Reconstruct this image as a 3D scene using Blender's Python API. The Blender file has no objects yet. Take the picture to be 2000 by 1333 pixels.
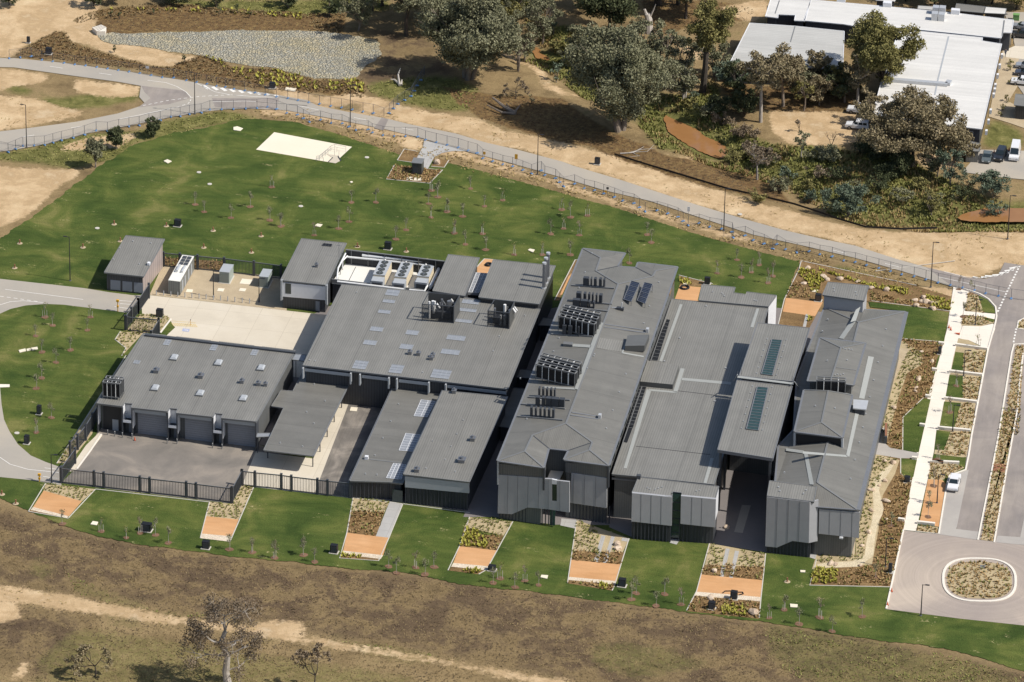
import bpy, math, random
import numpy as np
from mathutils import Vector
random.seed(7); rng = np.random.default_rng(7)
S = bpy.context.scene
COL = S.collection

# ---------------------------------------------------------------- camera
F_PX, PITCH, ROLL, AZ = 9029.4, .38725, .0114157, -.198949
PX0, PY0 = -146.0, -773.5            # principal point offset (pixels of the 2000 px photograph)
CAM = np.array([136.46864, -750.9499, 390.0])
fwd = np.array([math.sin(AZ)*math.cos(PITCH), math.cos(AZ)*math.cos(PITCH), -math.sin(PITCH)])
_r = np.array([math.cos(AZ), -math.sin(AZ), 0.0]); _u = np.cross(_r, fwd)
RT = _r*math.cos(ROLL)+_u*math.sin(ROLL); UP = -_r*math.sin(ROLL)+_u*math.cos(ROLL)
cd = bpy.data.cameras.new('camera'); cam = bpy.data.objects.new('camera', cd); COL.objects.link(cam)
cd.sensor_fit = 'HORIZONTAL'; cd.sensor_width = 36.0; cd.lens = F_PX/2000*36.0
cd.shift_x = -PX0/2000; cd.shift_y = PY0/2000
cd.clip_start = 5; cd.clip_end = 8000
from mathutils import Matrix
M = Matrix.Identity(4)
for i in range(3):
    M[i][0] = RT[i]; M[i][1] = UP[i]; M[i][2] = -fwd[i]; M[i][3] = CAM[i]
cam.matrix_world = M
S.camera = cam

# ---------------------------------------------------------------- light
SUNV = Vector((4.81, -.584, 5.65)).normalized()
el = math.asin(SUNV.z); rot = math.atan2(SUNV.x, SUNV.y)
wd = bpy.data.worlds.new('World'); S.world = wd; wd.use_nodes = True
nt = wd.node_tree; nt.nodes.clear()
sky = nt.nodes.new('ShaderNodeTexSky'); sky.sky_type = 'NISHITA'; sky.sun_disc = False
sky.sun_elevation = el; sky.sun_rotation = rot; sky.air_density = 1.0; sky.dust_density = 1.5
bg = nt.nodes.new('ShaderNodeBackground'); bg.inputs[1].default_value = 0.10
ow = nt.nodes.new('ShaderNodeOutputWorld')
nt.links.new(sky.outputs[0], bg.inputs[0]); nt.links.new(bg.outputs[0], ow.inputs[0])
sd = bpy.data.lights.new('sun', 'SUN'); sd.energy = 4.4; sd.angle = math.radians(.55); sd.color = (1, .955, .88)
so = bpy.data.objects.new('sun', sd); COL.objects.link(so)
so.rotation_euler = SUNV.to_track_quat('Z', 'Y').to_euler(); so.location = (0, 0, 200)
S.view_settings.view_transform = 'Standard'; S.view_settings.look = 'None'
S.view_settings.exposure = 0.12; S.view_settings.gamma = 1.0
S.view_settings.use_curve_mapping = False
S.cycles.max_bounces = 6; S.cycles.diffuse_bounces = 2; S.cycles.transparent_max_bounces = 8

# ---------------------------------------------------------------- geometry of the photograph
def Z(ox, oy, s): return lambda X, Y: (ox+X/s, oy+Y/s)
K3 = 10/3
za=Z(500,450,K3); zb=Z(900,450,K3); zc=Z(1400,450,K3); zd=Z(500,750,K3); ze=Z(900,800,K3); zg=Z(1400,800,K3)
zh=Z(0,850,2.76); zi=Z(0,0,K3); zj=Z(500,0,K3); zk=Z(1000,0,K3); zl=Z(1400,0,K3); zn=Z(0,400,2.02)
zp=Z(150,330,5); zq=Z(500,330,5); zr=Z(850,300,5); zs=Z(1200,400,5); zt=Z(0,560,K3); zu=Z(450,1030,K3)
zv=Z(950,1080,K3); zw=Z(1500,1080,4); zA1=Z(970,820,6.06); zB1=Z(1200,900,7.405); zC1=Z(1480,920,7.405)
zG1=Z(180,720,5.882); zY=Z(640,480,7.405); zX=Z(200,560,7.69); zM=Z(1060,580,6.665); zN=Z(1540,700,6.665)
zE=Z(1840,0,7.405); zF=Z(1820,180,7.405); zH=Z(1800,480,7.405); zS=Z(180,440,7.405); zO=Z(590,240,13.33)

def ray(p): return fwd*F_PX + RT*(p[0]-1000-PX0) - UP*(p[1]-666.5-PY0)
def W(p, z=0.0):
    d = ray(p); t = (z-CAM[2])/d[2]
    return np.array([CAM[0]+d[0]*t, CAM[1]+d[1]*t, z])
def P(w):
    v = np.asarray(w, float)-CAM; q = v@fwd
    return (1000+PX0+F_PX*(v@RT)/q, 666.5+PY0-F_PX*(v@UP)/q)
def Parr(X, Y, Zz):
    V = np.stack([X-CAM[0], Y-CAM[1], Zz-CAM[2]], -1); q = V@fwd
    return 1000+PX0+F_PX*(V@RT)/q, 666.5+PY0-F_PX*(V@UP)/q
def HT(base, topy, z0=0.0):
    """height above z0 of the point seen at image row topy straight above base"""
    B = W(base, z0); lo, hi = 0., 60.
    for _ in range(40):
        m = (lo+hi)/2
        if P(B+np.array([0, 0, m]))[1] > topy: lo = m
        else: hi = m
    return m
def plane(a, b, c):
    n = np.cross(b-a, c-a); n /= np.linalg.norm(n); return (np.array(a), n)
def HIT(p, pl, up=0.0):
    a, n = pl; d = ray(p); t = ((a-CAM)@n)/(d@n); r = CAM+d*t
    return r+np.array([0, 0, up])
# creek: terrain drops along this line, everything else is level
CREEK = [W(p)[:2] for p in [(985,60),(1050,105),(1110,125),(1165,160),(1240,205),(1310,235),(1370,262),(1420,300),(1500,345),(1600,385),(1700,405),(1800,420),(1900,418),(2060,420)]]
def dline(X, Y, pl):
    best = np.full(np.shape(X), 1e9)
    for a, b in zip(pl[:-1], pl[1:]):
        ab = b-a; L = ab@ab
        t = np.clip(((X-a[0])*ab[0]+(Y-a[1])*ab[1])/L, 0, 1)
        best = np.minimum(best, np.hypot(X-a[0]-t*ab[0], Y-a[1]-t*ab[1]))
    return best
def TZ(X, Y):
    d = dline(np.asarray(X, float), np.asarray(Y, float), CREEK)
    return -1.9*np.exp(-(d/6.5)**4)
def G(p):
    """point of the terrain seen at pixel p"""
    z = 0.0
    for _ in range(12): w = W(p, z); z = float(TZ(w[0], w[1]))*.5+z*.5
    w = W(p, z); w[2] = float(TZ(w[0], w[1])); return w

# ---------------------------------------------------------------- colour and materials
def lin(c): c = c/255.; return c/12.92 if c <= .04045 else ((c+.055)/1.055)**2.4
KA = 0.86
def RGB(r, g, b): return (lin(r)*KA, lin(g)*KA, lin(b)*KA, 1)
MATS = {}
def newmat(name):
    m = bpy.data.materials.new(name); m.use_nodes = True; MATS[name] = m
    n = m.node_tree; return m, n, n.nodes['Principled BSDF']
def plain(name, c, rough=.6, metal=0., var=0., vs=2.0, bump=0., spec=.35):
    m, n, b = newmat(name)
    b.inputs['Roughness'].default_value = rough; b.inputs['Metallic'].default_value = metal
    b.inputs['Specular IOR Level'].default_value = spec
    g = n.nodes.new('ShaderNodeNewGeometry')
    t = n.nodes.new('ShaderNodeTexNoise'); t.inputs['Scale'].default_value = vs; t.inputs['Detail'].default_value = 4
    n.links.new(g.outputs['Position'], t.inputs['Vector'])
    r = n.nodes.new('ShaderNodeValToRGB'); r.color_ramp.elements[0].position = .3; r.color_ramp.elements[1].position = .7
    v = max(var, .03)
    r.color_ramp.elements[0].color = tuple(x*(1-v) for x in c[:3])+(1,); r.color_ramp.elements[1].color = tuple(min(1, x*(1+v)) for x in c[:3])+(1,)
    n.links.new(t.outputs['Fac'], r.inputs['Fac']); n.links.new(r.outputs['Color'], b.inputs['Base Color'])
    if bump:
        bu = n.nodes.new('ShaderNodeBump'); bu.inputs['Strength'].default_value = bump; bu.inputs['Distance'].default_value = .1
        n.links.new(t.outputs['Fac'], bu.inputs['Height']); n.links.new(bu.outputs[0], b.inputs['Normal'])
    return m
def tex(n, kind, scale, detail=5, rough=.55, dist=0., vec=None):
    t = n.nodes.new('ShaderNodeTex'+kind)
    if 'Scale' in t.inputs: t.inputs['Scale'].default_value = scale
    if kind == 'Noise':
        t.inputs['Detail'].default_value = detail; t.inputs['Roughness'].default_value = rough; t.inputs['Distortion'].default_value = dist
    if vec is not None: n.links.new(vec, t.inputs['Vector'])
    return t
def ramp(n, fac, stops):
    r = n.nodes.new('ShaderNodeValToRGB'); e = r.color_ramp.elements
    while len(e) < len(stops): e.new(.5)
    for k, (p, c) in enumerate(stops): e[k].position = p; e[k].color = c if len(c) == 4 else tuple(c)+(1,)
    n.links.new(fac, r.inputs['Fac']); return r.outputs['Color']
def mix(n, fac, a, b, mode='MIX'):
    m = n.nodes.new('ShaderNodeMix'); m.data_type = 'RGBA'; m.blend_type = mode
    for s, v in ((0, fac), (6, a), (7, b)):
        if hasattr(v, 'is_output'): n.links.new(v, m.inputs[s])
        else: m.inputs[s].default_value = v
    return m.outputs[2]
def mth(n, op, a, b=0., c=None, clamp=False):
    m = n.nodes.new('ShaderNodeMath'); m.operation = op; m.use_clamp = clamp
    for i, v in enumerate((a, b) if c is None else (a, b, c)):
        if hasattr(v, 'is_output'): n.links.new(v, m.inputs[i])
        else: m.inputs[i].default_value = v
    return m.outputs[0]
def pos(n, sc=(1, 1, 1), rotz=0.):
    g = n.nodes.new('ShaderNodeNewGeometry'); mp = n.nodes.new('ShaderNodeMapping')
    mp.inputs['Scale'].default_value = sc; mp.inputs['Rotation'].default_value = (0, 0, rotz)
    n.links.new(g.outputs['Position'], mp.inputs['Vector']); return mp.outputs[0]
def speckle(name, cols, fine=2.0, coarse=.12, rough=.95, bump=.3, streak=None, cracks=None, amt=.5):
    """ground-like surface: coarse patches times fine grain"""
    m, n, b = newmat(name); p = pos(n)
    a = tex(n, 'Noise', coarse, 6, .6, .6, p); c = ramp(n, a.outputs['Fac'], [(.32+.36*i/(len(cols)-1), k) for i, k in enumerate(cols)])
    f = tex(n, 'Noise', fine, 5, .75, 0, p)
    g = ramp(n, f.outputs['Fac'], [(.3, (1-amt,)*3), (.5, (1, 1, 1)), (.72, (1+amt*.8,)*3)])
    out = mix(n, 1.0, c, g, 'MULTIPLY')
    if streak:
        t2 = tex(n, 'Noise', 1, 4, .6, .5, pos(n, streak[0], streak[1]))
        out = mix(n, 1.0, out, ramp(n, t2.outputs['Fac'], [(.35, (1-streak[2],)*3), (.65, (1+streak[2],)*3)]), 'MULTIPLY')
    if cracks:
        w = n.nodes.new('ShaderNodeTexBrick'); w.inputs['Scale'].default_value = 1; w.offset = 0
        w.inputs['Mortar Size'].default_value = cracks[1]; w.inputs['Brick Width'].default_value = cracks[0]; w.inputs['Row Height'].default_value = cracks[0]
        w.inputs['Color1'].default_value = (1, 1, 1, 1); w.inputs['Color2'].default_value = (.96, .96, .96, 1); w.inputs['Mortar'].default_value = (.72, .7, .68, 1)
        n.links.new(p, w.inputs['Vector']); out = mix(n, 1.0, out, w.outputs['Color'], 'MULTIPLY')
    n.links.new(out, b.inputs['Base Color']); b.inputs['Roughness'].default_value = rough; b.inputs['Specular IOR Level'].default_value = .15
    if bump:
        bu = n.nodes.new('ShaderNodeBump'); bu.inputs['Strength'].default_value = bump; bu.inputs['Distance'].default_value = .15
        n.links.new(f.outputs['Fac'], bu.inputs['Height']); n.links.new(bu.outputs[0], b.inputs['Normal'])
    return m
def ribbed(name, c, pitch=.4, depth=.35, rough=.45, metal=.0, lap=8.0, var=.06):
    """profiled metal sheet: ribs run along UV v, spaced in u (metres)"""
    m, n, b = newmat(name)
    uv = n.nodes.new('ShaderNodeUVMap'); sp = n.nodes.new('ShaderNodeSeparateXYZ'); n.links.new(uv.outputs[0], sp.inputs[0])
    fr = mth(n, 'FRACT', mth(n, 'DIVIDE', sp.outputs[0], pitch)); tri = mth(n, 'ABSOLUTE', mth(n, 'SUBTRACT', fr, .5))
    ribm = mth(n, 'GREATER_THAN', tri, .34)
    lp = mth(n, 'LESS_THAN', mth(n, 'FRACT', mth(n, 'DIVIDE', sp.outputs[0], lap)), .09/lap)
    ns = tex(n, 'Noise', .25, 5, .65, .3, pos(n)); fn = tex(n, 'Noise', 6, 3, .6, 0, pos(n))
    base = ramp(n, ns.outputs['Fac'], [(.35, tuple(x*(1-var) for x in c[:3])), (.65, tuple(x*(1+var) for x in c[:3]))])
    base = mix(n, 1.0, base, ramp(n, fn.outputs['Fac'], [(.35, (.95,)*3), (.65, (1.05,)*3)]), 'MULTIPLY')
    st = tex(n, 'Noise', 1, 3, .6, 0, None); cm = n.nodes.new('ShaderNodeCombineXYZ')
    n.links.new(mth(n, 'MULTIPLY', sp.outputs[0], .9), cm.inputs[0]); n.links.new(mth(n, 'MULTIPLY', sp.outputs[1], .05), cm.inputs[1]); n.links.new(cm.outputs[0], st.inputs['Vector'])
    base = mix(n, 1.0, base, ramp(n, st.outputs['Fac'], [(.35, (.95,)*3), (.65, (1.05,)*3)]), 'MULTIPLY')
    wn = n.nodes.new('ShaderNodeTexWhiteNoise'); wn.noise_dimensions = '1D'; n.links.new(mth(n, 'FLOOR', mth(n, 'DIVIDE', sp.outputs[0], 2.4)), wn.inputs['W'])
    base = mix(n, 1.0, base, ramp(n, wn.outputs['Value'], [(0., (.955,)*3), (1., (1.045,)*3)]), 'MULTIPLY')
    base = mix(n, mth(n, 'MULTIPLY', ribm, depth), base, (c[0]*.35, c[1]*.36, c[2]*.38, 1))
    base = mix(n, mth(n, 'MULTIPLY', lp, .45), base, (c[0]*.3, c[1]*.3, c[2]*.3, 1))
    n.links.new(base, b.inputs['Base Color']); b.inputs['Roughness'].default_value = rough; b.inputs['Metallic'].default_value = metal
    b.inputs['Specular IOR Level'].default_value = .3
    bu = n.nodes.new('ShaderNodeBump'); bu.inputs['Strength'].default_value = .25; bu.inputs['Distance'].default_value = .03
    n.links.new(tri, bu.inputs['Height']); n.links.new(bu.outputs[0], b.inputs['Normal'])
    return m

# ---------------------------------------------------------------- mesh helpers
ORG = {}
class MB:
    def __init__(s): s.v = []; s.f = []; s.uv = []; s.q = []
    def face(s, pts, d=None):
        """pts: world points; d: direction of the ribs for the uv map"""
        k = len(s.v); s.v += [tuple(map(float, p)) for p in pts]; s.f.append(tuple(range(k, k+len(pts))))
        if d is not None:
            d = np.array(d, float); d /= np.linalg.norm(d)
            nn = np.zeros(3); A = [np.asarray(p, float) for p in pts]
            for i in range(len(A)): nn += np.cross(A[i], A[(i+1) % len(A)])
            nn /= (np.linalg.norm(nn)+1e-9); d = d-nn*(d@nn); d /= (np.linalg.norm(d)+1e-9); u = np.cross(d, nn)
            s.uv.append([(float(p@u), float(p@d)) for p in A])
        else: s.uv.append([(0., 0.)]*len(pts))
        return s
    def loft(s, bot, top, caps=True, dcap=None, dside=None):
        n = len(bot)
        for i in range(n):
            j = (i+1) % n; s.face([bot[i], bot[j], top[j], top[i]], dside)
        if caps: s.face(list(top), dcap); s.face(list(bot)[::-1])
        return s
    def prism(s, poly, z0, z1, **k):
        A = ccw(poly); return s.loft([np.array([p[0], p[1], z0]) for p in A], [np.array([p[0], p[1], z1]) for p in A], **k)
    def box(s, c, size, rz=0., dside=None):
        x, y, z = size[0]/2, size[1]/2, size[2]/2; co, si = math.cos(rz), math.sin(rz)
        f = lambda a, b, e: np.array([c[0]+a*co-b*si, c[1]+a*si+b*co, c[2]+e])
        b = [f(-x, -y, -z), f(x, -y, -z), f(x, y, -z), f(-x, y, -z)]; t = [f(-x, -y, z), f(x, -y, z), f(x, y, z), f(-x, y, z)]
        return s.loft(b, t, dside=dside)
    def bar(s, a, b, w, h=None):
        a = np.asarray(a, float); b = np.asarray(b, float); h = h or w; d = b-a; L = np.linalg.norm(d)
        if L < 1e-6: return s
        d /= L; r = np.cross(d, [0, 0, 1.]); r = np.array([1., 0, 0]) if np.linalg.norm(r) < 1e-3 else r/np.linalg.norm(r); u = np.cross(r, d)
        q = [r*w/2+u*h/2, -r*w/2+u*h/2, -r*w/2-u*h/2, r*w/2-u*h/2]
        return s.loft([a+k for k in q], [b+k for k in q])
    def tube(s, pts, rad, n=6):
        pts = [np.asarray(p, float) for p in pts]; rad = rad if hasattr(rad, '__len__') else [rad]*len(pts)
        rings = []
        for i, p in enumerate(pts):
            d = pts[min(i+1, len(pts)-1)]-pts[max(i-1, 0)]; d /= (np.linalg.norm(d)+1e-9)
            r = np.cross(d, [.3, .2, 1.]) if abs(d[2]) < .9 else np.cross(d, [1., .1, 0]); r /= np.linalg.norm(r); u = np.cross(d, r)
            rings.append([p+(r*math.cos(2*math.pi*k/n)+u*math.sin(2*math.pi*k/n))*rad[i] for k in range(n)])
        for A, B in zip(rings[:-1], rings[1:]):
            for k in range(n): s.face([A[k], A[(k+1) % n], B[(k+1) % n], B[k]])
        s.face(rings[0][::-1]); s.face(rings[-1]); return s
    def cyl(s, c, r, h, n=12, r2=None):
        r2 = r if r2 is None else r2
        g = lambda R, z: [np.array([c[0]+R*math.cos(2*math.pi*k/n), c[1]+R*math.sin(2*math.pi*k/n), z]) for k in range(n)]
        return s.loft(g(r, c[2]), g(r2, c[2]+h))
    def build(s, name, mat, parent=None, loc=None, smooth=False):
        o0 = np.array(ORG[parent.name]) if parent is not None else (np.array(loc, float) if loc is not None else np.zeros(3))
        V = np.array(s.v, np.float32)
        me = bpy.data.meshes.new(name); me.from_pydata((V-o0).tolist(), [], s.f)
        if any(any(a != (0., 0.) for a in u) for u in s.uv):
            uvl = me.uv_layers.new(name='UVMap'); flat = [c for u in s.uv for c in u]
            uvl.data.foreach_set('uv', np.array(flat, np.float32).ravel())
        mats = mat if isinstance(mat, (list, tuple)) else [mat]
        for m in mats: me.materials.append(MATS[m] if isinstance(m, str) else m)
        if smooth: me.polygons.foreach_set('use_smooth', [True]*len(me.polygons))
        ob = bpy.data.objects.new(name, me); COL.objects.link(ob)
        if parent is not None: ob.parent = parent
        elif loc is not None: ob.location = loc
        ORG[ob.name] = [float(x) for x in o0]
        return ob
def ccw(poly):
    a = sum(poly[i][0]*poly[(i+1) % len(poly)][1]-poly[(i+1) % len(poly)][0]*poly[i][1] for i in range(len(poly)))
    return list(poly) if a > 0 else list(poly)[::-1]
def thing(name, label, cat, loc, group=None):
    o = bpy.data.objects.new(name, None); COL.objects.link(o); o.location = tuple(map(float, loc)); o.empty_display_size = .5
    ORG[o.name] = [float(x) for x in loc]; o['label'] = label; o['category'] = cat
    if group: o['group'] = group
    return o
def tag(o, label, cat, group=None):
    o['label'] = label; o['category'] = cat
    if group: o['group'] = group
    return o
def struct(o, kind='structure'): o['kind'] = kind; return o
def clone(root, loc, rz=0., label=None, scale=None):
    def cp(o, par):
        c = o.copy(); COL.objects.link(c)
        if par is not None: c.parent = par
        for ch in KIDS.get(o.name, []): cp(ch, c)
        return c
    r = cp(root, None); r.location = tuple(map(float, loc)); r.rotation_euler = (0, 0, rz); ORG[r.name] = [float(x) for x in loc]
    if label: r['label'] = label
    if scale is not None: r.scale = scale if hasattr(scale, '__len__') else (scale,)*3
    return r
KIDS = {}
def regkids(root):
    def rec(o):
        KIDS[o.name] = list(o.children)
        for c in o.children: rec(c)
    bpy.context.view_layer.update(); rec(root); return root
ORD = ['first','second','third','fourth','fifth','sixth','seventh','eighth','ninth','tenth','eleventh','twelfth','thirteenth','fourteenth','fifteenth','sixteenth','seventeenth','eighteenth','nineteenth','twentieth']
for a, t in ((20, 'twenty'), (30, 'thirty'), (40, 'forty'), (50, 'fifty'), (60, 'sixty'), (70, 'seventy'), (80, 'eighty')):
    if a > 20: ORD.append({'thirty':'thirtieth','forty':'fortieth','fifty':'fiftieth','sixty':'sixtieth','seventy':'seventieth','eighty':'eightieth'}[t])
    for k in range(9): ORD.append(t+'-'+ORD[k])

def smoothpoly(p, it=2, closed=False):
    p = [np.array(q, float) for q in p]
    for _ in range(it):
        n = len(p); out = []
        if not closed: out.append(p[0])
        for i in range(n if closed else n-1):
            a, b = p[i], p[(i+1) % n]; out += [a*.75+b*.25, a*.25+b*.75]
        if not closed: out.append(p[-1])
        p = out
    return [tuple(q) for q in p]
def ragged(wp, step, amp):
    out = []; n = len(wp); ph = random.random()*100
    for i in range(n):
        a = np.array(wp[i][:2]); b = np.array(wp[(i+1) % n][:2]); L = np.linalg.norm(b-a); k = max(1, int(L/step)); nn = np.array([-(b-a)[1], (b-a)[0]])/(L+1e-9)
        for j in range(k):
            q = a+(b-a)*j/k; s = (q[0]+q[1]*1.7)
            off = amp*(.55*math.sin(s*.31+ph)+.45*math.sin(s*.83+ph*2)+random.uniform(-.6, .6))
            out.append(q+nn*off)
    return out
ZS = {}
def sheet(name, polys, z, mat, rag=None, kind='structure'):
    """flat sheet(s) drawn on the level ground at the pixel outlines given"""
    b = MB()
    for poly in polys:
        w = [W(p, z) for p in poly]
        if rag: w = ragged(w, *rag)
        w = ccw([(float(q[0]), float(q[1])) for q in w]); b.face([np.array([q[0], q[1], z]) for q in w])
    o = b.build(name, mat); struct(o, kind); return o
def ribbon(b, pts, w, z0, z1, closed=False):
    """raised strip (kerb, edging) along world points"""
    pts = [np.array(p[:2], float) for p in pts]; n = len(pts); L = []; R = []
    for i in range(n):
        a = pts[(i-1) % n] if (closed or i > 0) else pts[i]; c = pts[(i+1) % n] if (closed or i < n-1) else pts[i]
        d = c-a; d /= (np.linalg.norm(d)+1e-9); nn = np.array([-d[1], d[0]]); L.append(pts[i]+nn*w/2); R.append(pts[i]-nn*w/2)
    for i in range(n if closed else n-1):
        j = (i+1) % n; q = [R[i], R[j], L[j], L[i]]
        b.loft([np.array([*x, z0]) for x in q], [np.array([*x, z1]) for x in q])
    return b
def inpoly(X, Y, poly):
    r = np.zeros(np.shape(X), bool); n = len(poly)
    for i in range(n):
        x1, y1 = poly[i]; x2, y2 = poly[(i+1) % n]
        if y1 == y2: continue
        c = ((Y > min(y1, y2)) & (Y <= max(y1, y2))) & (X < (Y-y1)*(x2-x1)/(y2-y1)+x1); r ^= c
    return r
# ================================================================ ground
def vnoise(X, Y, s, seed=0):
    r = np.random.default_rng(seed); T = r.random((64, 64)); x = X*s; y = Y*s
    xi = np.floor(x).astype(int); yi = np.floor(y).astype(int); fx = x-xi; fy = y-yi; fx = fx*fx*(3-2*fx); fy = fy*fy*(3-2*fy)
    g = lambda a, b: T[a % 64, b % 64]
    return (g(xi, yi)*(1-fx)+g(xi+1, yi)*fx)*(1-fy)+(g(xi, yi+1)*(1-fx)+g(xi+1, yi+1)*fx)*fy
def fbm(X, Y, s, seed=0, o=4):
    t = 0; a = 1; n = 0
    for k in range(o): t = t+a*vnoise(X, Y, s*2**k, seed+k); n += a; a *= .55
    return t/n
DIRT = [[(-60,-30),(150,-20),(200,12),(165,45),(130,55),(108,62),(95,70),(60,80),(35,100),(28,113),(-60,112)],
  [zi(-100,440),zi(330,480),zi(300,540),zi(100,560),zi(0,600),zi(-100,560)], [zi(470,520),zi(900,560),zi(920,620),zi(700,640),zi(500,600)],
  [zi(-100,610),zi(250,640),zi(420,700),zi(560,740),zi(300,800),zi(-100,870)],
  [zi(-200,1050),zi(180,1105),zi(560,1100),zi(400,1200),zi(220,1360),(30,432),(-60,470),(-60,300)],
  [zi(380,960),zi(520,915),zi(700,880),zi(900,860),zi(880,890),zi(780,965),zi(600,960),zi(420,990)],
  [zi(440,150),zi(640,120),zi(600,170),zi(650,210),zi(640,240),zi(700,280),zi(1000,310),zi(1150,360),zi(1300,360),zi(1290,385),zi(1200,400),zi(1100,437),zi(980,425),zi(760,360),zi(560,300),zi(470,270),zi(430,210),zi(360,200)],
  [zj(700,640),zj(820,640),zj(870,680),zj(1000,700),zj(1200,740),zj(1430,770),zj(1600,850),zj(2000,940),(1200,306),(1290,338),(1380,366),(1500,402),(1640,440),(1760,455),(1900,450),(2060,455),(2060,520),(1960,520),(1930,535),(1900,548),(1850,538),(1808,522),(1754,507),(1670,480),(1600,466),(1532,450),(1360,400),(1210,351),(1120,324),(1010,292),(950,279),(890,261),(800,243),(758,232),(700,222)],
  [(505,214),(620,214),(700,222),(760,243),(830,268),(915,296),(1000,322),(1049,341),(1100,352),(1150,372),(1250,402),(1350,432),(1420,452),(1480,470),(1500,484),(1400,458),(1300,428),(1200,398),(1130,376),(1060,352),(1000,338),(930,318),(880,305),(830,298),(800,290),(720,262),(650,245),(560,225),(510,222)],
  [(-30,1140),(60,1150),(150,1165),(200,1178),(330,1201),(480,1222),(600,1242),(700,1260),(860,1286),(980,1306),(1120,1332),(1170,1345),(1080,1345),(900,1305),(760,1283),(620,1262),(500,1243),(400,1230),(280,1214),(150,1194),(80,1184),(-30,1166)],
  [(-30,1165),(30,1180),(50,1210),(-30,1225)], [(40,1285),(60,1290),(50,1330),(20,1330)], [(150,1232),(168,1228),(172,1240),(155,1243)],
  [(500,1215),(580,1210),(610,1235),(520,1238)],
  [zl(330,720),zl(560,735),zl(800,725),zl(1000,740),zl(1150,800),zl(1050,870),zl(820,950),zl(620,950),zl(470,940),zl(380,860)], [zl(1300,1000),zl(1500,1010),zl(1600,1100),zl(1450,1100),zl(1330,1080)],
  [zk(1650,0),zk(1680,60),zk(1580,150),zk(1500,140),zk(1340,50)], [zk(1050,230),zk(1280,330),zk(1200,400),zk(1050,300)],
  [zj(1590,345),zj(1680,350),zj(1750,400),zj(1870,450),zj(1920,530),zj(2000,590),zk(160,490),zk(230,550),zk(380,610),zk(470,625),zk(460,640),zk(330,620),zk(200,560),zk(150,470),zk(60,420)],
  [zk(840,900),zk(950,980),zk(1200,1035),zk(1190,1050),zk(980,1005),zk(850,930)],
  [zc(1100,350),(1860,565),(1855,610),(1800,575),(1720,555),(1730,548)], [(505,165),(560,170),(620,190),(700,180),(720,200),(620,215)]]
GREEN = [[zj(1780,0),zj(1850,260),zj(2000,340),zk(0,330),zk(120,360),zk(300,470),zk(460,620),zk(700,640),zk(820,720),zk(830,800),zk(900,900),zk(960,970),zk(1200,1030),zk(1360,1050),zk(1560,1100),zk(1750,1180),zk(2000,1300),zl(700,1320),(1640,425),(1700,440),(1830,450),(2060,450),(2060,395),(1960,395),(1900,375),zl(1350,1100),zl(1150,1000),zl(900,990),zl(620,960),zl(350,940),zl(160,860),zl(0,700),zk(1350,560),zk(1300,520),zk(1200,620),zk(1000,620),zk(880,560),zk(600,300),zk(420,180),zk(280,170),zk(100,180),zk(60,0)],
  [zi(1060,0),zi(2000,0),zj(860,0),zj(870,70),zj(600,70),zi(2000,110),zi(1500,80),zi(1100,30)], [zj(720,560),zj(850,520),zj(1100,500),zj(1300,510),zj(1450,560),zj(1420,720),zj(1280,730),zj(950,670),zj(760,620)],
  [zi(220,640),zi(400,640),zi(700,600),zi(920,580),zi(930,650),zi(700,700),zi(480,720),zi(300,700)], [zi(-60,520),zi(60,540),zi(220,580),zi(200,620),zi(-60,570)],
  [zi(230,960),zi(520,880),zi(900,850),zi(1050,800),zi(1450,720),(520,232),(430,240),(330,268),(260,280),(240,310),(140,330),(80,320),(-20,310),(-20,300)],
  [(120,1100),(150,1130),(300,1190),(420,1200),(620,1245),(760,1260),(900,1290),(800,1300),(600,1250),(420,1215),(260,1195),(150,1160)],
  [(1490,1215),(1700,1250),(1900,1290),(2040,1340),(1600,1345),(1500,1290)], [(150,1225),(420,1260),(800,1320),(830,1345),(100,1345),(60,1290)],
  [(1640,520),(1760,555),(1850,575),(1850,600),(1700,560),(1600,530)], [zl(1780,770),zl(2000,870),zl(2000,960),zl(1730,960),zl(1740,860)],
  [(1150,1250),(1300,1260),(1400,1300),(1250,1330),(1150,1300)],[(60,1090),(110,1105),(100,1135),(50,1125)]]
MULCH = [[zi(360,205),zi(440,215),zi(470,280),zi(560,310),zi(800,380),zi(980,430),zi(1100,437),zi(1300,360),zi(1420,375),zi(1500,440),zi(1800,450),zi(2000,500),zj(380,520),zj(700,520),zj(720,560),zj(700,640),zj(400,600),zi(2000,610),zi(1500,555),zi(1220,520),zi(900,455),zi(500,400),zi(100,375),zi(120,330)],
  [zi(640,120),zi(800,90),zi(1100,80),zi(1700,110),zi(2000,130),zj(360,120),zj(350,200),zi(1600,200),zi(1100,212),zi(760,220),zi(650,210),zi(690,170),zi(610,160)],
  [zi(440,145),zi(620,70),zi(800,40),zi(1100,20),zi(1500,60),zi(2000,90),zj(600,90),zj(560,220),zj(340,200),zj(360,120),zi(2000,120),zi(1100,80),zi(640,120),zi(500,155)],
  [zk(300,920),zk(700,880),zk(860,940),zk(1000,1020),zk(1350,1060),zk(1560,1110),zk(1700,1190),zk(1830,1330),zk(1350,1240),zk(950,1120),zk(620,1020),zk(500,960)],
  [zj(1200,560),zj(1500,620),zj(2000,640),zk(400,700),zk(700,880),zk(300,930),zk(0,850),zj(1900,900),zj(1600,820),zj(1430,760)],
  [zk(830,0),zk(1300,0),zk(1600,60),zk(1500,160),zk(1300,80),zk(1000,240),zk(900,200)], [zl(0,520),zl(260,560),zl(900,560),zl(1000,640),zl(860,720),zl(560,740),zl(300,720),zl(120,680)]]
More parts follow.
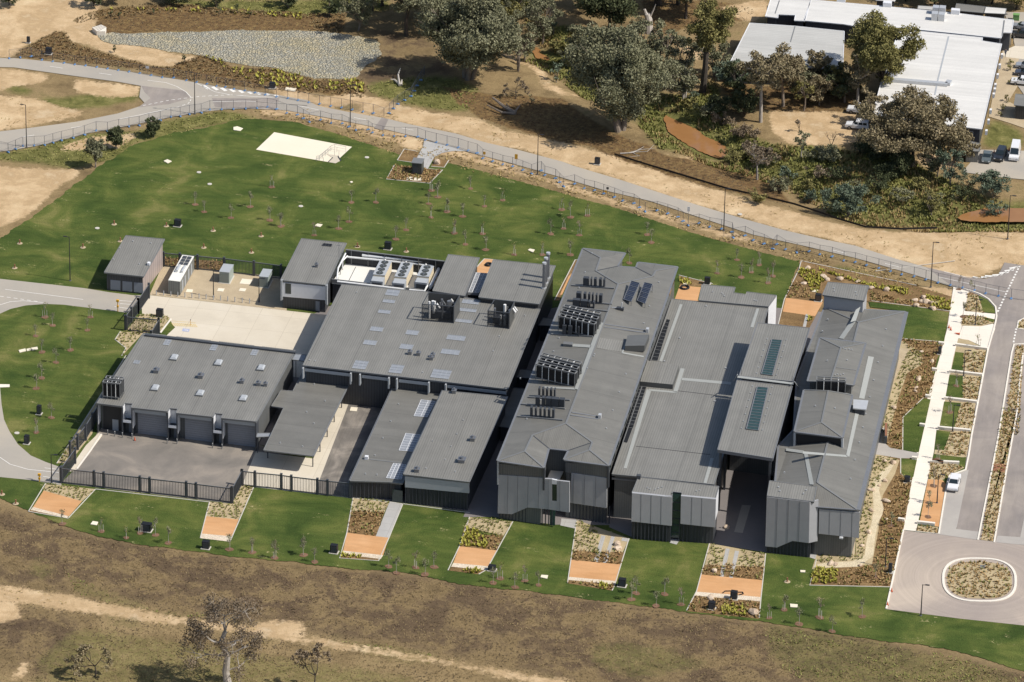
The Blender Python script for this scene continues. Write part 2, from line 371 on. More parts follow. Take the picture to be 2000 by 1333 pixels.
DARK = [[(-20,985),(190,1045),(450,1085),(640,1105),(900,1135),(1200,1175),(1500,1215),(1700,1245),(2020,1318),(2020,1345),(1200,1345),(980,1298),(700,1250),(480,1210),(200,1165),(-20,1140)],
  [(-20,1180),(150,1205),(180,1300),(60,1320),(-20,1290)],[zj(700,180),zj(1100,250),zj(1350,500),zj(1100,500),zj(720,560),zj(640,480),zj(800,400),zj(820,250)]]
def build_ground():
    # grid covering everything the photograph shows plus a margin
    xs = np.arange(-170, 141, .55); ys = np.arange(-185, 216, .75)
    X, Y = np.meshgrid(xs, ys, indexing='xy'); Zg = TZ(X, Y)
    Zg = Zg+(fbm(X, Y, .35, 5)-.5)*.12-.09
    px, py = Parr(X, Y, Zg)
    jx = (fbm(X, Y, .16, 11)-.5)*20+(fbm(X, Y, .7, 12)-.5)*16; jy = (fbm(X, Y, .16, 21)-.5)*12+(fbm(X, Y, .7, 22)-.5)*10
    def wt(polys, blur):
        m = np.zeros(X.shape, bool)
        for p in polys: m |= inpoly(px+jx*.7, py+jy*.7, p)
        m = m.astype(np.float32)
        for _ in range(blur):
            m = (m+np.roll(m, 1, 0)+np.roll(m, -1, 0)+np.roll(m, 1, 1)+np.roll(m, -1, 1))/5
        return m
    ws = [wt(DIRT, 6), wt(GREEN, 8), wt(MULCH, 3), wt(DARK, 8)]
    low = py > 1095; ws[1] = np.where(low, ws[1]*.50, ws[1]); ws[0] = np.where(low, ws[0]*.86, ws[0])
    h, w = X.shape; idx = np.arange(h*w).reshape(h, w)
    quads = np.stack([idx[:-1, :-1], idx[:-1, 1:], idx[1:, 1:], idx[1:, :-1]], -1).reshape(-1, 4)
    V = np.stack([X, Y, Zg], -1).reshape(-1, 3)
    # skirt reaching the horizon
    k = h*w; far = 3500.
    cor = [(xs[0], ys[0]), (xs[-1], ys[0]), (xs[-1], ys[-1]), (xs[0], ys[-1])]
    V = np.vstack([V, [(-far, -far, -.09), (far, -far, -.09), (far, far, -.09), (-far, far, -.09)]])
    ci = [idx[0, 0], idx[0, -1], idx[-1, -1], idx[-1, 0]]
    sk = np.array([[k+i, k+(i+1) % 4, ci[(i+1) % 4], ci[i]] for i in range(4)])
    Q = np.vstack([quads, sk]).astype(np.int32)
    me = bpy.data.meshes.new('ground'); me.vertices.add(len(V)); me.vertices.foreach_set('co', V.astype(np.float32).ravel())
    me.loops.add(len(Q)*4); me.loops.foreach_set('vertex_index', Q.ravel()); me.polygons.add(len(Q))
    me.polygons.foreach_set('loop_start', np.arange(0, len(Q)*4, 4, dtype=np.int32)); me.polygons.foreach_set('loop_total', np.full(len(Q), 4, np.int32))
    me.update(); me.validate()
    at = me.attributes.new('kindmix', 'FLOAT_COLOR', 'POINT')
    c = np.zeros((len(V), 4), np.float32)
    for i, q in enumerate(ws): c[:k, i] = q.ravel()
    at.data.foreach_set('color', c.ravel())
    me.polygons.foreach_set('use_smooth', [True]*len(me.polygons))
    m, n, b = newmat('ground')
    p = pos(n); a = n.nodes.new('ShaderNodeAttribute'); a.attribute_name = 'kindmix'
    sp = n.nodes.new('ShaderNodeSeparateColor'); n.links.new(a.outputs['Color'], sp.inputs[0])
    n1 = tex(n, 'Noise', .9, 8, .72, .2, p).outputs['Fac']; n2 = tex(n, 'Noise', .13, 8, .72, .25, p).outputs['Fac']
    n3 = tex(n, 'Noise', 4.5, 6, .85, 0, p).outputs['Fac']; n4 = tex(n, 'Noise', .35, 6, .7, .5, p).outputs['Fac']
    def sel(w, noise, amt, sh=.10):
        v = mth(n, 'ADD', w, mth(n, 'MULTIPLY', mth(n, 'SUBTRACT', noise, .5), amt))
        return mth(n, 'DIVIDE', mth(n, 'SUBTRACT', v, .5-sh), 2*sh, clamp=True)
    dry = ramp(n, n2, [(.3, RGB(108,92,68)), (.42, RGB(132,113,82)), (.55, RGB(152,131,96)), (.7, RGB(124,112,76))])
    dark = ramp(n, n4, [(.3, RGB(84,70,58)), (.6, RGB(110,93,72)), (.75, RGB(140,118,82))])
    green = ramp(n, n4, [(.3, RGB(84,84,48)), (.5, RGB(112,110,64)), (.68, RGB(142,134,86))])
    mul = ramp(n, n1, [(.3, RGB(84,66,48)), (.5, RGB(118,95,66)), (.7, RGB(150,128,84))])
    dirt = ramp(n, n2, [(.3, RGB(222,198,160)), (.45, RGB(208,180,142)), (.56, RGB(188,160,122)), (.66, RGB(206,182,148)), (.75, RGB(190,172,142))])
    c0 = mix(n, mth(n, 'MULTIPLY', sel(n2, n4, .5, .06), mth(n, 'GREATER_THAN', sp.outputs[2], -1)), dry, dry)
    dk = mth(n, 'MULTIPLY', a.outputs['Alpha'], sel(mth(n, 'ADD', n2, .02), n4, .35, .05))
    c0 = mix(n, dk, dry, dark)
    c1 = mix(n, sel(sp.outputs[1], n1, 1.0, .3), c0, green)
    c2 = mix(n, sel(sp.outputs[2], n1, .8, .15), c1, mul)
    # crumbs of low weeds in the bare dirt
    c3 = mix(n, sel(sp.outputs[0], n1, 1.5, .14), c2, dirt)
    g = ramp(n, n3, [(.3, (.66,)*3), (.5, (1.03,)*3), (.7, (1.5,)*3)]); c3 = mix(n, mth(n, 'SUBTRACT', 1., mth(n, 'MULTIPLY', sel(sp.outputs[0], n1, 1.5, .14), .55)), c3, mix(n, 1., c3, g, 'MULTIPLY'))
    n.links.new(c3, b.inputs['Base Color']); b.inputs['Roughness'].default_value = 1; b.inputs['Specular IOR Level'].default_value = .05
    bu = n.nodes.new('ShaderNodeBump'); bu.inputs['Strength'].default_value = .5; bu.inputs['Distance'].default_value = .25
    n.links.new(n3, bu.inputs['Height']); n.links.new(bu.outputs[0], b.inputs['Normal'])
    me.materials.append(m); o = bpy.data.objects.new('ground', me); COL.objects.link(o); struct(o)
build_ground()

# ---------------------------------------------------------------- ground materials
speckle('lawn', [RGB(58,75,32)[:3], RGB(70,86,38)[:3], RGB(82,95,44)[:3], RGB(98,106,52)[:3], RGB(120,119,68)[:3]], 5, .11, bump=.5, streak=((.10, .9, 1), -.1, .10), amt=.6)
def lawn_marks():
    m = MATS['lawn']; n = m.node_tree; b = n.nodes['Principled BSDF']; src = b.inputs['Base Color'].links[0].from_socket
    t = tex(n, 'Noise', .28, 6, .8, .3, pos(n, (.6, 1.6, 1))).outputs['Fac']
    k = mth(n, 'DIVIDE', mth(n, 'SUBTRACT', t, .60), .04, clamp=True)
    t2 = tex(n, 'Noise', 2.0, 5, .85, 0, pos(n)).outputs['Fac']; k = mth(n, 'MULTIPLY', k, mth(n, 'GREATER_THAN', t2, .53)); k = mth(n, 'MAXIMUM', k, mth(n, 'MULTIPLY', mth(n, 'GREATER_THAN', t2, .70), .8))
    n.links.new(mix(n, mth(n, 'MULTIPLY', k, .75), src, RGB(196,182,134)), b.inputs['Base Color'])
lawn_marks()
speckle('asphalt_old', [RGB(168,162,153)[:3], RGB(178,170,158)[:3], RGB(186,176,160)[:3]], 5, .06, bump=.05, amt=.08)
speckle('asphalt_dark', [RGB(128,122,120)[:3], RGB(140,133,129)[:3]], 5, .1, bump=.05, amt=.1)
speckle('asphalt_mid', [RGB(140,133,129)[:3], RGB(156,147,140)[:3], RGB(170,160,150)[:3]], 5, .09, bump=.05, amt=.1, streak=((.7, .12, 1), .1, .07))
speckle('asphalt_turn', [RGB(165,153,145)[:3], RGB(176,163,152)[:3], RGB(196,181,165)[:3]], 5, .05, bump=.05, amt=.06)
speckle('asphalt_yard', [RGB(122,117,111)[:3], RGB(138,131,123)[:3], RGB(160,150,138)[:3]], 5, .13, bump=.05, amt=.1)
speckle('asphalt_court', [RGB(108,103,98)[:3], RGB(124,118,111)[:3], RGB(158,149,138)[:3]], 5, .16, bump=.05, amt=.12, streak=((1.3, .07, 1), .0, .12))
speckle('concrete_white', [RGB(238,228,212)[:3], RGB(246,237,222)[:3]], 4, .12, bump=.03, amt=.05, cracks=(3.0, .02))
speckle('concrete_yard', [RGB(208,197,178)[:3], RGB(219,208,188)[:3], RGB(224,214,196)[:3]], 4, .08, bump=.03, amt=.05, cracks=(6.0, .03))
speckle('concrete_grey', [RGB(178,176,172)[:3], RGB(190,187,182)[:3]], 4, .2, bump=.03, amt=.07, cracks=(2.4, .03))
speckle('paving_grey', [RGB(172,166,160)[:3], RGB(184,178,170)[:3]], 6, .2, bump=.05, amt=.10)
speckle('slab_cream', [RGB(238,226,202)[:3], RGB(243,233,212)[:3]], 3, .08, bump=.02, amt=.03)
speckle('orange_gravel', [RGB(204,154,106)[:3], RGB(216,168,122)[:3]], 7, .15, bump=.1, amt=.10, streak=((.15, .9, 1), 0, .06))
speckle('tan_gravel', [RGB(184,166,138)[:3], RGB(198,180,150)[:3]], 7, .3, bump=.4, amt=.22)
speckle('beige_mulch', [RGB(178,160,126)[:3], RGB(196,178,142)[:3]], 5, .3, bump=.4, amt=.2)
speckle('brown_mulch', [RGB(112,90,62)[:3], RGB(134,108,74)[:3], RGB(150,124,88)[:3]], 3.0, .3, bump=.5, amt=.45)
speckle('white_stones', [RGB(214,196,172)[:3], RGB(232,218,196)[:3]], 4.5, .4, bump=.6, amt=.5)
speckle('pebbles', [RGB(206,190,158)[:3], RGB(222,208,178)[:3]], 4, .4, bump=.6, amt=.35)
speckle('mulch_ring', [RGB(116,88,70)[:3], RGB(142,112,90)[:3]], 6, .5, bump=.5, amt=.35)
def turnmarks():
    m = MATS['asphalt_turn']; n = m.node_tree; b = n.nodes['Principled BSDF']; src = b.inputs['Base Color'].links[0].from_socket; c = W(zg(1710,1112))
    vm = n.nodes.new('ShaderNodeVectorMath'); vm.operation = 'DISTANCE'; g = n.nodes.new('ShaderNodeNewGeometry'); n.links.new(g.outputs['Position'], vm.inputs[0]); vm.inputs[1].default_value = tuple(c); cx = n.nodes.new('ShaderNodeCombineXYZ'); n.links.new(vm.outputs['Value'], cx.inputs[0])
    t = tex(n, 'Noise', 1.3, 5, .7, 0, cx.outputs[0]).outputs['Fac']; n.links.new(mix(n, 1., src, ramp(n, t, [(.35, (.9,)*3), (.6, (1.06,)*3)]), 'MULTIPLY'), b.inputs['Base Color'])
turnmarks()
plain('kerb', RGB(238,230,216), .8, var=.04); plain('edging', RGB(206,200,188), .8, var=.05); plain('paint', RGB(240,236,228), .7, var=.04)
plain('yellow_paint', RGB(226,200,140), .8, var=.1); plain('blue_paint', RGB(176,182,206), .8, var=.05)
m, n, b = newmat('rock_bed')
vv = n.nodes.new('ShaderNodeTexVoronoi'); vv.inputs['Scale'].default_value = 1.6; n.links.new(pos(n), vv.inputs['Vector'])
ve = n.nodes.new('ShaderNodeTexVoronoi'); ve.feature = 'DISTANCE_TO_EDGE'; ve.inputs['Scale'].default_value = 1.6; n.links.new(pos(n), ve.inputs['Vector'])
hs = n.nodes.new('ShaderNodeSeparateColor'); n.links.new(vv.outputs['Color'], hs.inputs[0])
rc = ramp(n, hs.outputs[0], [(.0, RGB(160,158,146)), (.45, RGB(182,176,156)), (.7, RGB(196,185,158)), (1., RGB(174,172,160))])
big = tex(n, 'Noise', .1, 5, .6, .4, pos(n)).outputs['Fac']
rc = mix(n, mth(n, 'DIVIDE', mth(n, 'SUBTRACT', big, .45), .2, clamp=True), rc, mix(n, 1, rc, (1.06, 1.0, .84, 1), 'MULTIPLY'))
rc = mix(n, ramp(n, ve.outputs['Distance'], [(.02, (.42,)*3), (.1, (0,)*3)]), rc, RGB(104,98,82))
fn = tex(n, 'Noise', 3., 5, .8, 0, pos(n)).outputs['Fac']; rc = mix(n, 1., rc, ramp(n, fn, [(.3, (.72,)*3), (.7, (1.25,)*3)]), 'MULTIPLY')
n.links.new(rc, b.inputs['Base Color']); b.inputs['Roughness'].default_value = .95
bu = n.nodes.new('ShaderNodeBump'); bu.inputs['Distance'].default_value = .5; bu.inputs['Strength'].default_value = .7
n.links.new(ramp(n, ve.outputs['Distance'], [(.0, (0,)*3), (.2, (1,)*3)]), bu.inputs['Height']); n.links.new(bu.outputs[0], b.inputs['Normal'])
m, n, b = newmat('water')
n.links.new(ramp(n, tex(n, 'Noise', .3, 3, .6, .2, pos(n)).outputs['Fac'], [(.3, RGB(156,112,70)), (.7, RGB(166,122,78))]), b.inputs['Base Color'])
b.inputs['Roughness'].default_value = .1; bu = n.nodes.new('ShaderNodeBump'); bu.inputs['Strength'].default_value = .15; bu.inputs['Distance'].default_value = .05
n.links.new(tex(n, 'Noise', 2.2, 3, .6, 0, pos(n)).outputs['Fac'], bu.inputs['Height']); n.links.new(bu.outputs[0], b.inputs['Normal'])

# ---------------------------------------------------------------- lawn
LN = [(-60,500),(0,466),(90,405),(165,347),(205,318),(262,283),(330,262),(372,254),(430,244),(470,232),(520,234),(580,240),(660,262),(720,282),(780,302),(800,306),(870,318),(925,330),(1000,352),(1100,378),(1200,405),(1300,438),(1400,468),(1480,492),(1560,512)]
LS = [(2060,1330),(2000,1310),(1930,1290),(1850,1268),(1780,1258),(1700,1248),(1630,1238),(1500,1216),(1340,1196),(1200,1176),(1050,1158),(900,1140),(780,1118),(640,1106),(450,1086),(300,1068),(190,1047),(120,1024),(60,1000),(0,974),(-60,955)]
sheet('lawn', [LN+[(1520,640),(1700,700),(1900,640),(1960,700),(1900,1000),(2060,1180)]+LS], .0, 'lawn', rag=(.5, .28))
sheet('slope_lawn_shoulder', [[(1530,515),(1562,508),(1560,514),(1540,560)]], .006, 'lawn')
sheet('rock_bed', [smoothpoly([zi(640,215),zi(780,218),zi(1000,215),zi(1300,205),zi(1600,198),zi(2000,202),zj(350,205),zj(560,215),zj(700,245),zj(800,262),zj(815,330),zj(800,370),zj(720,430),zj(690,470),zj(640,510),zj(540,515),zj(400,515),zj(330,500),zj(230,480),zj(120,440),zj(0,430),zi(1400,395),zi(1300,355),zi(1150,352),zi(1000,308),zi(800,290),zi(700,280),zi(650,250)], 1, True)], -.03, 'rock_bed', rag=(.6, .4))
for q in ([zk(985,745),zk(1040,735),zk(1110,775),zk(1190,830),zk(1260,890),zk(1350,925),zk(1415,965),zk(1400,1010),zk(1350,1035),zk(1280,1005),zk(1190,970),zk(1080,905),zk(1000,840)], [zl(1560,1410),zl(1660,1375),zl(1800,1350),zl(2100,1310),zl(2100,1440),zl(1800,1450),zl(1600,1440)], [zj(1780,300),zj(1850,310),zk(180,350),zk(240,370),zk(250,395),zk(170,385),zj(1800,340)]):
    zw_ = -1.78 if q[0][0] < 1450 else -1.25; w = ccw([tuple(x) for x in ragged([W(p, zw_) for p in smoothpoly(q, 1, True)], .6, .25)]); struct(MB().face([np.array([x, y, zw_]) for x, y in w]).build('creek_water', 'water'))
# ---------------------------------------------------------------- roads and yards
UPN = [(620,207),(680,219),(758,232.5),(800,243),(890,261),(950,279),(1010,292.5),(1100,316.5),(1120,324),(1210,351),(1290,377),(1360,400),(1450,427),(1532,450),(1610,468),(1670,480),(1754,507),(1808,522)]
LON = [(1862,561),(1805,543),(1760,529.5),(1670,504),(1568,480),(1472,459),(1400,436),(1270,393),(1180,372),(1090,345),(1000,319.5),(914,297),(815,268),(749,252),(680,238),(605,224),(560,216),(500,212),(440,214),(393,219),(330,230),(250,246),(165,262),(90,282),(20,294),(-60,304)]
road1 = [(-60,113),(28,114),(125,123),(270,143),(375,160),(440,172),(520,182),(600,196)]+UPN+LON+[(-60,264),(0,257),(60,250),(150,238),(230,222),(285,204),(272,190),(275,168),(230,160),(140,148),(27,132),(-60,130)]
sheet('asphalt_road', [road1], .015, 'asphalt_old')
sheet('road_patch', [[zi(920,560),zi(1200,590),zi(1240,640),zi(1100,680),zi(900,700),zi(980,640),zi(940,600)], [zi(1380,640),zi(1820,640),zi(1800,715),zi(1400,700)], [zj(820,765),zj(862,778),zj(830,850),zj(768,835)]], .024, 'asphalt_mid')
sheet('intersection_asphalt', [[(1808,522),(1842,530),(1890,543),(1925,545),(1950,537),(1962,513),(1993,518),(2060,522),(2060,1240),(2000,1222),(1870,1208),(1730,1190),(1760,1037),(1806,1042),(1868,1038),(1880,945),(1895,840),(1920,720),(1937,655),(1944,625),(1943,603),(1928,585),(1900,572),(1865,562),(1805,543)]], .012, 'asphalt_mid')
sheet('turning_area', [[zg(1215,788),zg(1440,815),zg(1705,852),zg(1830,868),zg(2200,905),(2060,1236),(2000,1222),(1870,1208),(1732,1190)]], .022, 'asphalt_turn')
sheet('parking_bay_paving', [[zg(1640,392),zg(1522,432),zg(1497,490),zg(1446,812),zg(1705,850),zg(1712,797),zg(1560,778)], [zg(1828,822),zg(1975,832),zg(2010,660),zg(2200,660),zg(2200,900),zg(1815,865)]], .027, 'paving_grey')
# west access roads
sheet('access_road', [[(-60,541),(0,545),(163,563),(212,571),(260,577),(292,577),(247,611),(185,603),(124,595.5),(90,594),(50,597),(20,604),(-60,640)],
   [(-60,720),(-20,735),(0,755),(3,790),(8,820),(18,842),(35,868),(60,890),(90,903),(116,912),(120,948),(60,938),(0,932),(-60,920)]], .012, 'asphalt_old')
sheet('concrete_yard', [[(292,577),(640,616),(660,640),(600,740),(320,700),(324,657),(342,640),(330,622),(278,620),(277,600)]], .012, 'concrete_yard')
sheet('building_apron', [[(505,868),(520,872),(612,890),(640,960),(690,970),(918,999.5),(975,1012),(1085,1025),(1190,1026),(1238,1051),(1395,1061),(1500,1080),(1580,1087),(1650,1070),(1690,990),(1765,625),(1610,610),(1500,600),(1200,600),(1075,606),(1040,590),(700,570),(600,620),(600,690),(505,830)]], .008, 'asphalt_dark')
sheet('gravel_yard', [[(317,519),(560,542),(560,607),(292,576.5)]], .018, 'tan_gravel')
sheet('asphalt_yard', [[(196,836),(505,868),(560,890),(475,950),(452,984),(119,944),(150,914)]], .012, 'asphalt_yard')
sheet('concrete_apron', [[(500,882),(612,896),(684,745),(750,745),(760,790),(640,968),(473,949),(480,930)], [(193,846),(200,851),(148,920),(132,922),(168,870)]], .02, 'concrete_yard')
sheet('courtyard_asphalt', [[zd(610,112),zd(795,132),zd(900,140),(700,973),(614,964)]], .028, 'asphalt_court')
sheet('helicopter_slab', [[zi(1785,862),zj(625,957),zj(510,1063),zj(0,975)]], .02, 'slab_cream')
sheet('plant_driveway', [[zj(1095,915),zj(1180,932),zj(1380,985),zj(1280,985),zj(1210,997),zj(1160,1025),zj(1110,1118),zj(1080,1120),zj(1090,1050),zj(1040,1040),zj(1085,960)]], .016, 'concrete_grey')
# paths in front of the main entrance
WP = [zc(1540,370),zc(1640,400),zc(1615,520),zc(1600,610),zc(1575,700),zc(1540,830),zg(1475,0),zg(1310,735),zg(1297,790),zg(1215,785),zg(1350,0),zc(1445,850),zc(1500,640)]
sheet('concrete_path', [WP], .022, 'concrete_white')
sheet('plaza', [[zc(1600,622),zc(1720,625),zc(1800,608),zc(1812,640),zc(1765,775),zc(1650,720),zc(1572,703)], [zc(1605,525),zc(1815,545),zc(1808,580),zc(1740,565),zc(1600,550)],
   [zn(-30,708),zn(38,709),zn(38,720),zn(-30,722)]], .026, 'concrete_white')
sheet('entry_paving', [[zg(1055,118),zg(1090,118),zg(1100,225),zg(1130,250),zg(1315,285),zg(1310,318),zg(1190,318),zg(1030,292),zg(1010,290)]], .03, 'paving_grey')
# ---------------------------------------------------------------- beds: outlines in pixels
S1=[zh(245,262),zh(515,292),zh(370,447),zh(155,410)]
sheet('beige_bed', [[zh(245,262),zh(515,292),zh(442,357),zh(235,300)], [zh(1130,360),zh(1250,372),zh(1300,265),zh(1370,275),zh(1285,457),zh(1112,440)],
  [zd(632,745),zd(870,768),zd(835,837),zd(622,827)], [zd(1390,868),zd(1672,898),zd(1612,988),zd(1355,935)],
  [ze(755,720),ze(1095,840),ze(1055,930),ze(730,922)], [ze(1620,870),ze(1985,940),ze(1978,1025),ze(1590,1012)],
  [zg(1190,330),zg(1160,420),zg(1080,560),zg(1050,800),zg(1010,1010),zg(620,1040),zg(655,925),zg(905,950),zg(908,830),zg(935,665),zg(1030,290)],
  [zc(1185,710),zc(1330,790),zc(1345,870),zc(1240,930),zc(1180,1100),zc(1110,1360),zc(1070,1300),zc(1180,800)],
  [zX(270,675),zX(620,690),zX(300,1035),zX(355,925),zX(190,798)], [zX(560,420),zX(900,410),zX(1015,470),zX(860,690),zX(520,700),zX(370,650)],
  [zt(820,450),zt(500,950),zt(370,1150),zt(450,1150),zt(600,960),zt(640,800)]], .024, 'beige_mulch')
R_BED = [zc(1190,705),zc(1480,728),zc(1430,850),zc(1390,1085),zc(1340,1110),zc(1212,1220),zg(1210,265),zg(1310,285),zg(1305,325),zg(1200,318),zg(1200,420),zg(1245,455),zg(1270,455),zg(1215,790),zg(1130,1155),zg(605,1145),zg(655,975),zg(900,945),zg(1030,290),zg(1000,200)]
sheet('brown_bed', [[zd(622,825),zd(836,836),zd(782,992),zd(592,970)], [zd(1480,985),zd(1612,985),zd(1567,1085),zd(1325,1060),zd(1355,935)],
  [ze(730,918),ze(1062,928),ze(1043,1010),ze(718,980)], [ze(705,1105),ze(1003,1138),ze(985,1180),ze(695,1132)], [ze(1590,1008),ze(1978,1022),ze(1962,1112),ze(1565,1076)],
  [zv(1362,270),zv(1785,315),zv(1775,430),zv(1305,380)], R_BED, [zd(555,1105),zd(812,1140),zd(798,1152),zd(545,1135)], [zd(1272,1190),zd(1500,1210),zd(1450,1240),zd(1255,1215)],
  [zh(165,403),zh(362,440),zh(366,449),zh(152,412)], [zc(550,200),(1740,545),(1860,580),(1853,608),zc(990,465),zc(700,460),zc(600,640),zc(405,612),zc(440,450),zc(535,255)],
  [zj(900,1078),zj(1012,1085),zj(1130,1102),zj(1215,1108),zj(1130,1195),zj(850,1168)], [zj(965,972),zj(1062,990),zj(1035,1060),zj(920,1045)], [zj(1165,1030),zj(1255,1045),zj(1225,1092),zj(1140,1085)],
  [zb(745,195),zb(765,195),zb(640,458),zb(605,458)], [zs(630,695),zs(960,775),zs(850,800),zs(640,790)], [zs(620,915),zs(830,935),zs(825,945),zs(600,925)],
  [zp(840,868),zp(1430,905),zp(1440,1000),zp(840,950)]], .018, 'brown_mulch')
sheet('orange_gravel', [[zh(235,300),zh(442,357),zh(372,438),zh(178,388)], [zh(1112,438),zh(1286,456),zh(1252,546),zh(1086,531)], [zd(592,970),zd(865,1002),zd(828,1116),zd(568,1086)],
  [zd(1325,1058),zd(1567,1085),zd(1512,1188),zd(1285,1166)], [ze(720,980),ze(1045,1010),ze(1015,1118),ze(706,1090)], [ze(1565,1075),ze(1962,1112),ze(1955,1222),ze(1533,1186)],
  [zs(638,790),zs(845,805),zs(812,940),zs(590,925)], [zc(450,440),zc(690,470),zc(640,560),zc(430,530)], [zb(702,300),zb(722,280),zb(660,420),zb(645,420)], [zg(1375,455),zg(1470,460),zg(1505,500),zg(1445,765),zg(1320,735)]], .034, 'orange_gravel')
sheet('white_stone_band', [[zh(178,388),zh(370,437),zh(362,447),zh(165,404)], [zh(1086,531),zh(1253,546),zh(1240,575),zh(1080,556)], [zd(568,1084),zd(828,1116),zd(812,1141),zd(556,1108)],
  [zd(1285,1165),zd(1512,1188),zd(1498,1214),zd(1270,1190)], [ze(706,1088),ze(1015,1116),ze(1003,1140),ze(700,1110)], [ze(1533,1185),ze(1956,1221),ze(1953,1250),ze(1525,1212)]], .030, 'white_stones')
PEB = [zg(1170,330),zg(1120,420),zg(1050,500),zg(1075,600),zg(1090,660),zg(1040,760),zg(1010,1020),zg(660,1035),zg(650,1000),zg(960,985),zg(975,840),zg(1020,700),zg(1020,560),zg(1000,480),zg(1100,380)]
sheet('pebble_creek', [smoothpoly(PEB, 1, True)], .032, 'pebbles')
sheet('tan_path', [[zc(1185,765),zc(1248,775),zc(1200,900),zc(1135,1010),zc(1100,1090),zc(1085,1090)], [zg(840,835),zg(905,840),zg(898,950),zg(830,940)]], .036, 'tan_gravel')
sheet('stepping_path', [[ze(915,820),ze(942,824),ze(893,993),ze(866,990)], [ze(980,825),ze(1003,830),ze(950,1000),ze(925,997)], [ze(1725,905),ze(1752,908),ze(1710,1090),ze(1686,1087)], [ze(1785,920),ze(1812,923),ze(1770,1097),ze(1748,1094)],
  [zd(870,766),zd(957,780),zd(866,1002),zd(780,992)], [ze(655,710),ze(760,720),ze(742,775),ze(648,755)], [ze(1365,840),ze(1425,850),ze(1405,880),ze(1360,868)], [zg(605,915),zg(662,915),zg(640,975),zg(595,960)],
  [ze(1050,835),ze(1100,842),ze(1092,862),ze(1045,855)], [zc(580,545),zc(597,548),zc(580,630),zc(560,628)], [zd(1395,850),zd(1440,855),zd(1600,470),zd(1560,470)]], .038, 'concrete_grey')
# cells between the path and the drive
sheet('beige_bed_strip', [[zc(1640,400),zc(1700,425),zc(1740,540),zc(1612,522)], [zc(1605,555),zc(1745,565),zc(1812,600),zc(1720,625),zc(1590,620)], [zc(1572,705),zc(1640,715),zc(1755,778),zc(1690,1100),zg(1655,150),zg(1625,310),zg(1600,312),zg(1415,290),zg(1475,0),zc(1540,830)],
  [zg(1395,348),zg(1560,358),zg(1612,378),zg(1500,435),zg(1470,460),zg(1375,455)], [zg(1310,757),zg(1440,765),zg(1436,808),zg(1300,790)], [zc(1890,1180),zc(1970,1180),zg(1950,0),zg(1805,860),zg(1720,850),zg(1865,0)],
  [zc(1945,755),zc(2000,755),zc(1972,1160),zc(1893,1160)], [zH(1400,1110),zH(1520,1060),zH(1520,1215),zH(1385,1195)]], .030, 'beige_mulch')
sheet('path_lawn', [[zc(990,465),zc(1300,500),zc(1512,535),zc(1480,726),zc(1190,704),zc(1240,530),zc(1000,500)], [zc(1705,425),zc(1760,450),zc(1805,500),zc(1812,540),zc(1735,535)], [zc(1740,565),zc(1808,580),zc(1800,600),zc(1745,585)], [zc(1553,792),zc(1610,798),zc(1602,918),zc(1528,905)], [zc(1515,940),zc(1602,950),zc(1602,1092),zc(1490,1082)],
  [zc(1480,1115),zc(1590,1125),zc(1545,1290),zc(1450,1278)], [zg(1430,133),zg(1522,145),zg(1480,265),zg(1415,262)],
  [zc(1345,1092),zc(1392,1102),zg(1315,280),zg(1212,265),zg(1212,42)], [zg(1200,320),zg(1303,330),zg(1280,440),zg(1245,455),zg(1198,420)]], .040, 'lawn')
OV = [(zg(1710+236*math.copysign(abs(math.cos(t))**.7, math.cos(t)), 1112+139*math.copysign(abs(math.sin(t))**.8, math.sin(t))+(8*math.cos(t)))) for t in [2*math.pi*k/40 for k in range(40)]]
OVi = [(zg(1710+212*math.copysign(abs(math.cos(t))**.7, math.cos(t)), 1112+120*math.copysign(abs(math.sin(t))**.8, math.sin(t))+(8*math.cos(t)))) for t in [2*math.pi*k/40 for k in range(40)]]
sheet('island_bed', [OVi], .05, 'beige_mulch')
# ---------------------------------------------------------------- kerbs, edgings, markings
b = MB(); ribbon(b, [W(p) for p in OV], .42, 0, .15, True); struct(b.build('island_kerb', 'kerb'))
b = MB()
for pl in ([zc(1640,390),zc(1710,415),zc(1770,450),zc(1815,500),zc(1822,560),zc(1815,600),zc(1790,690),zc(1765,780),zc(1660,1333),zg(1640,300),zg(1620,395),zg(1515,432),zg(1497,495),zg(1445,812),zg(1215,787),zg(1135,1155),(1731,1190)],
           [zc(1540,365),zc(1590,375),zc(1640,392)],
           [zc(2010,742),zc(1935,745),zc(1920,800),zc(1835,1333),zg(1790,400),zg(1700,852)], [zc(1995,800),zc(1970,1000),zg(1958,0),zg(1885,400),zg(1806,868)],
           [zH(1520,1040),zH(1400,1100),zH(1380,1200),zH(1520,1225)], [(198,849),(176,882),(150,917)], [zX(1030,490),zX(870,700)]):
    ribbon(b, [W(p) for p in pl], .28, 0, .13)
struct(b.build('kerbs', 'kerb'))
b = MB()
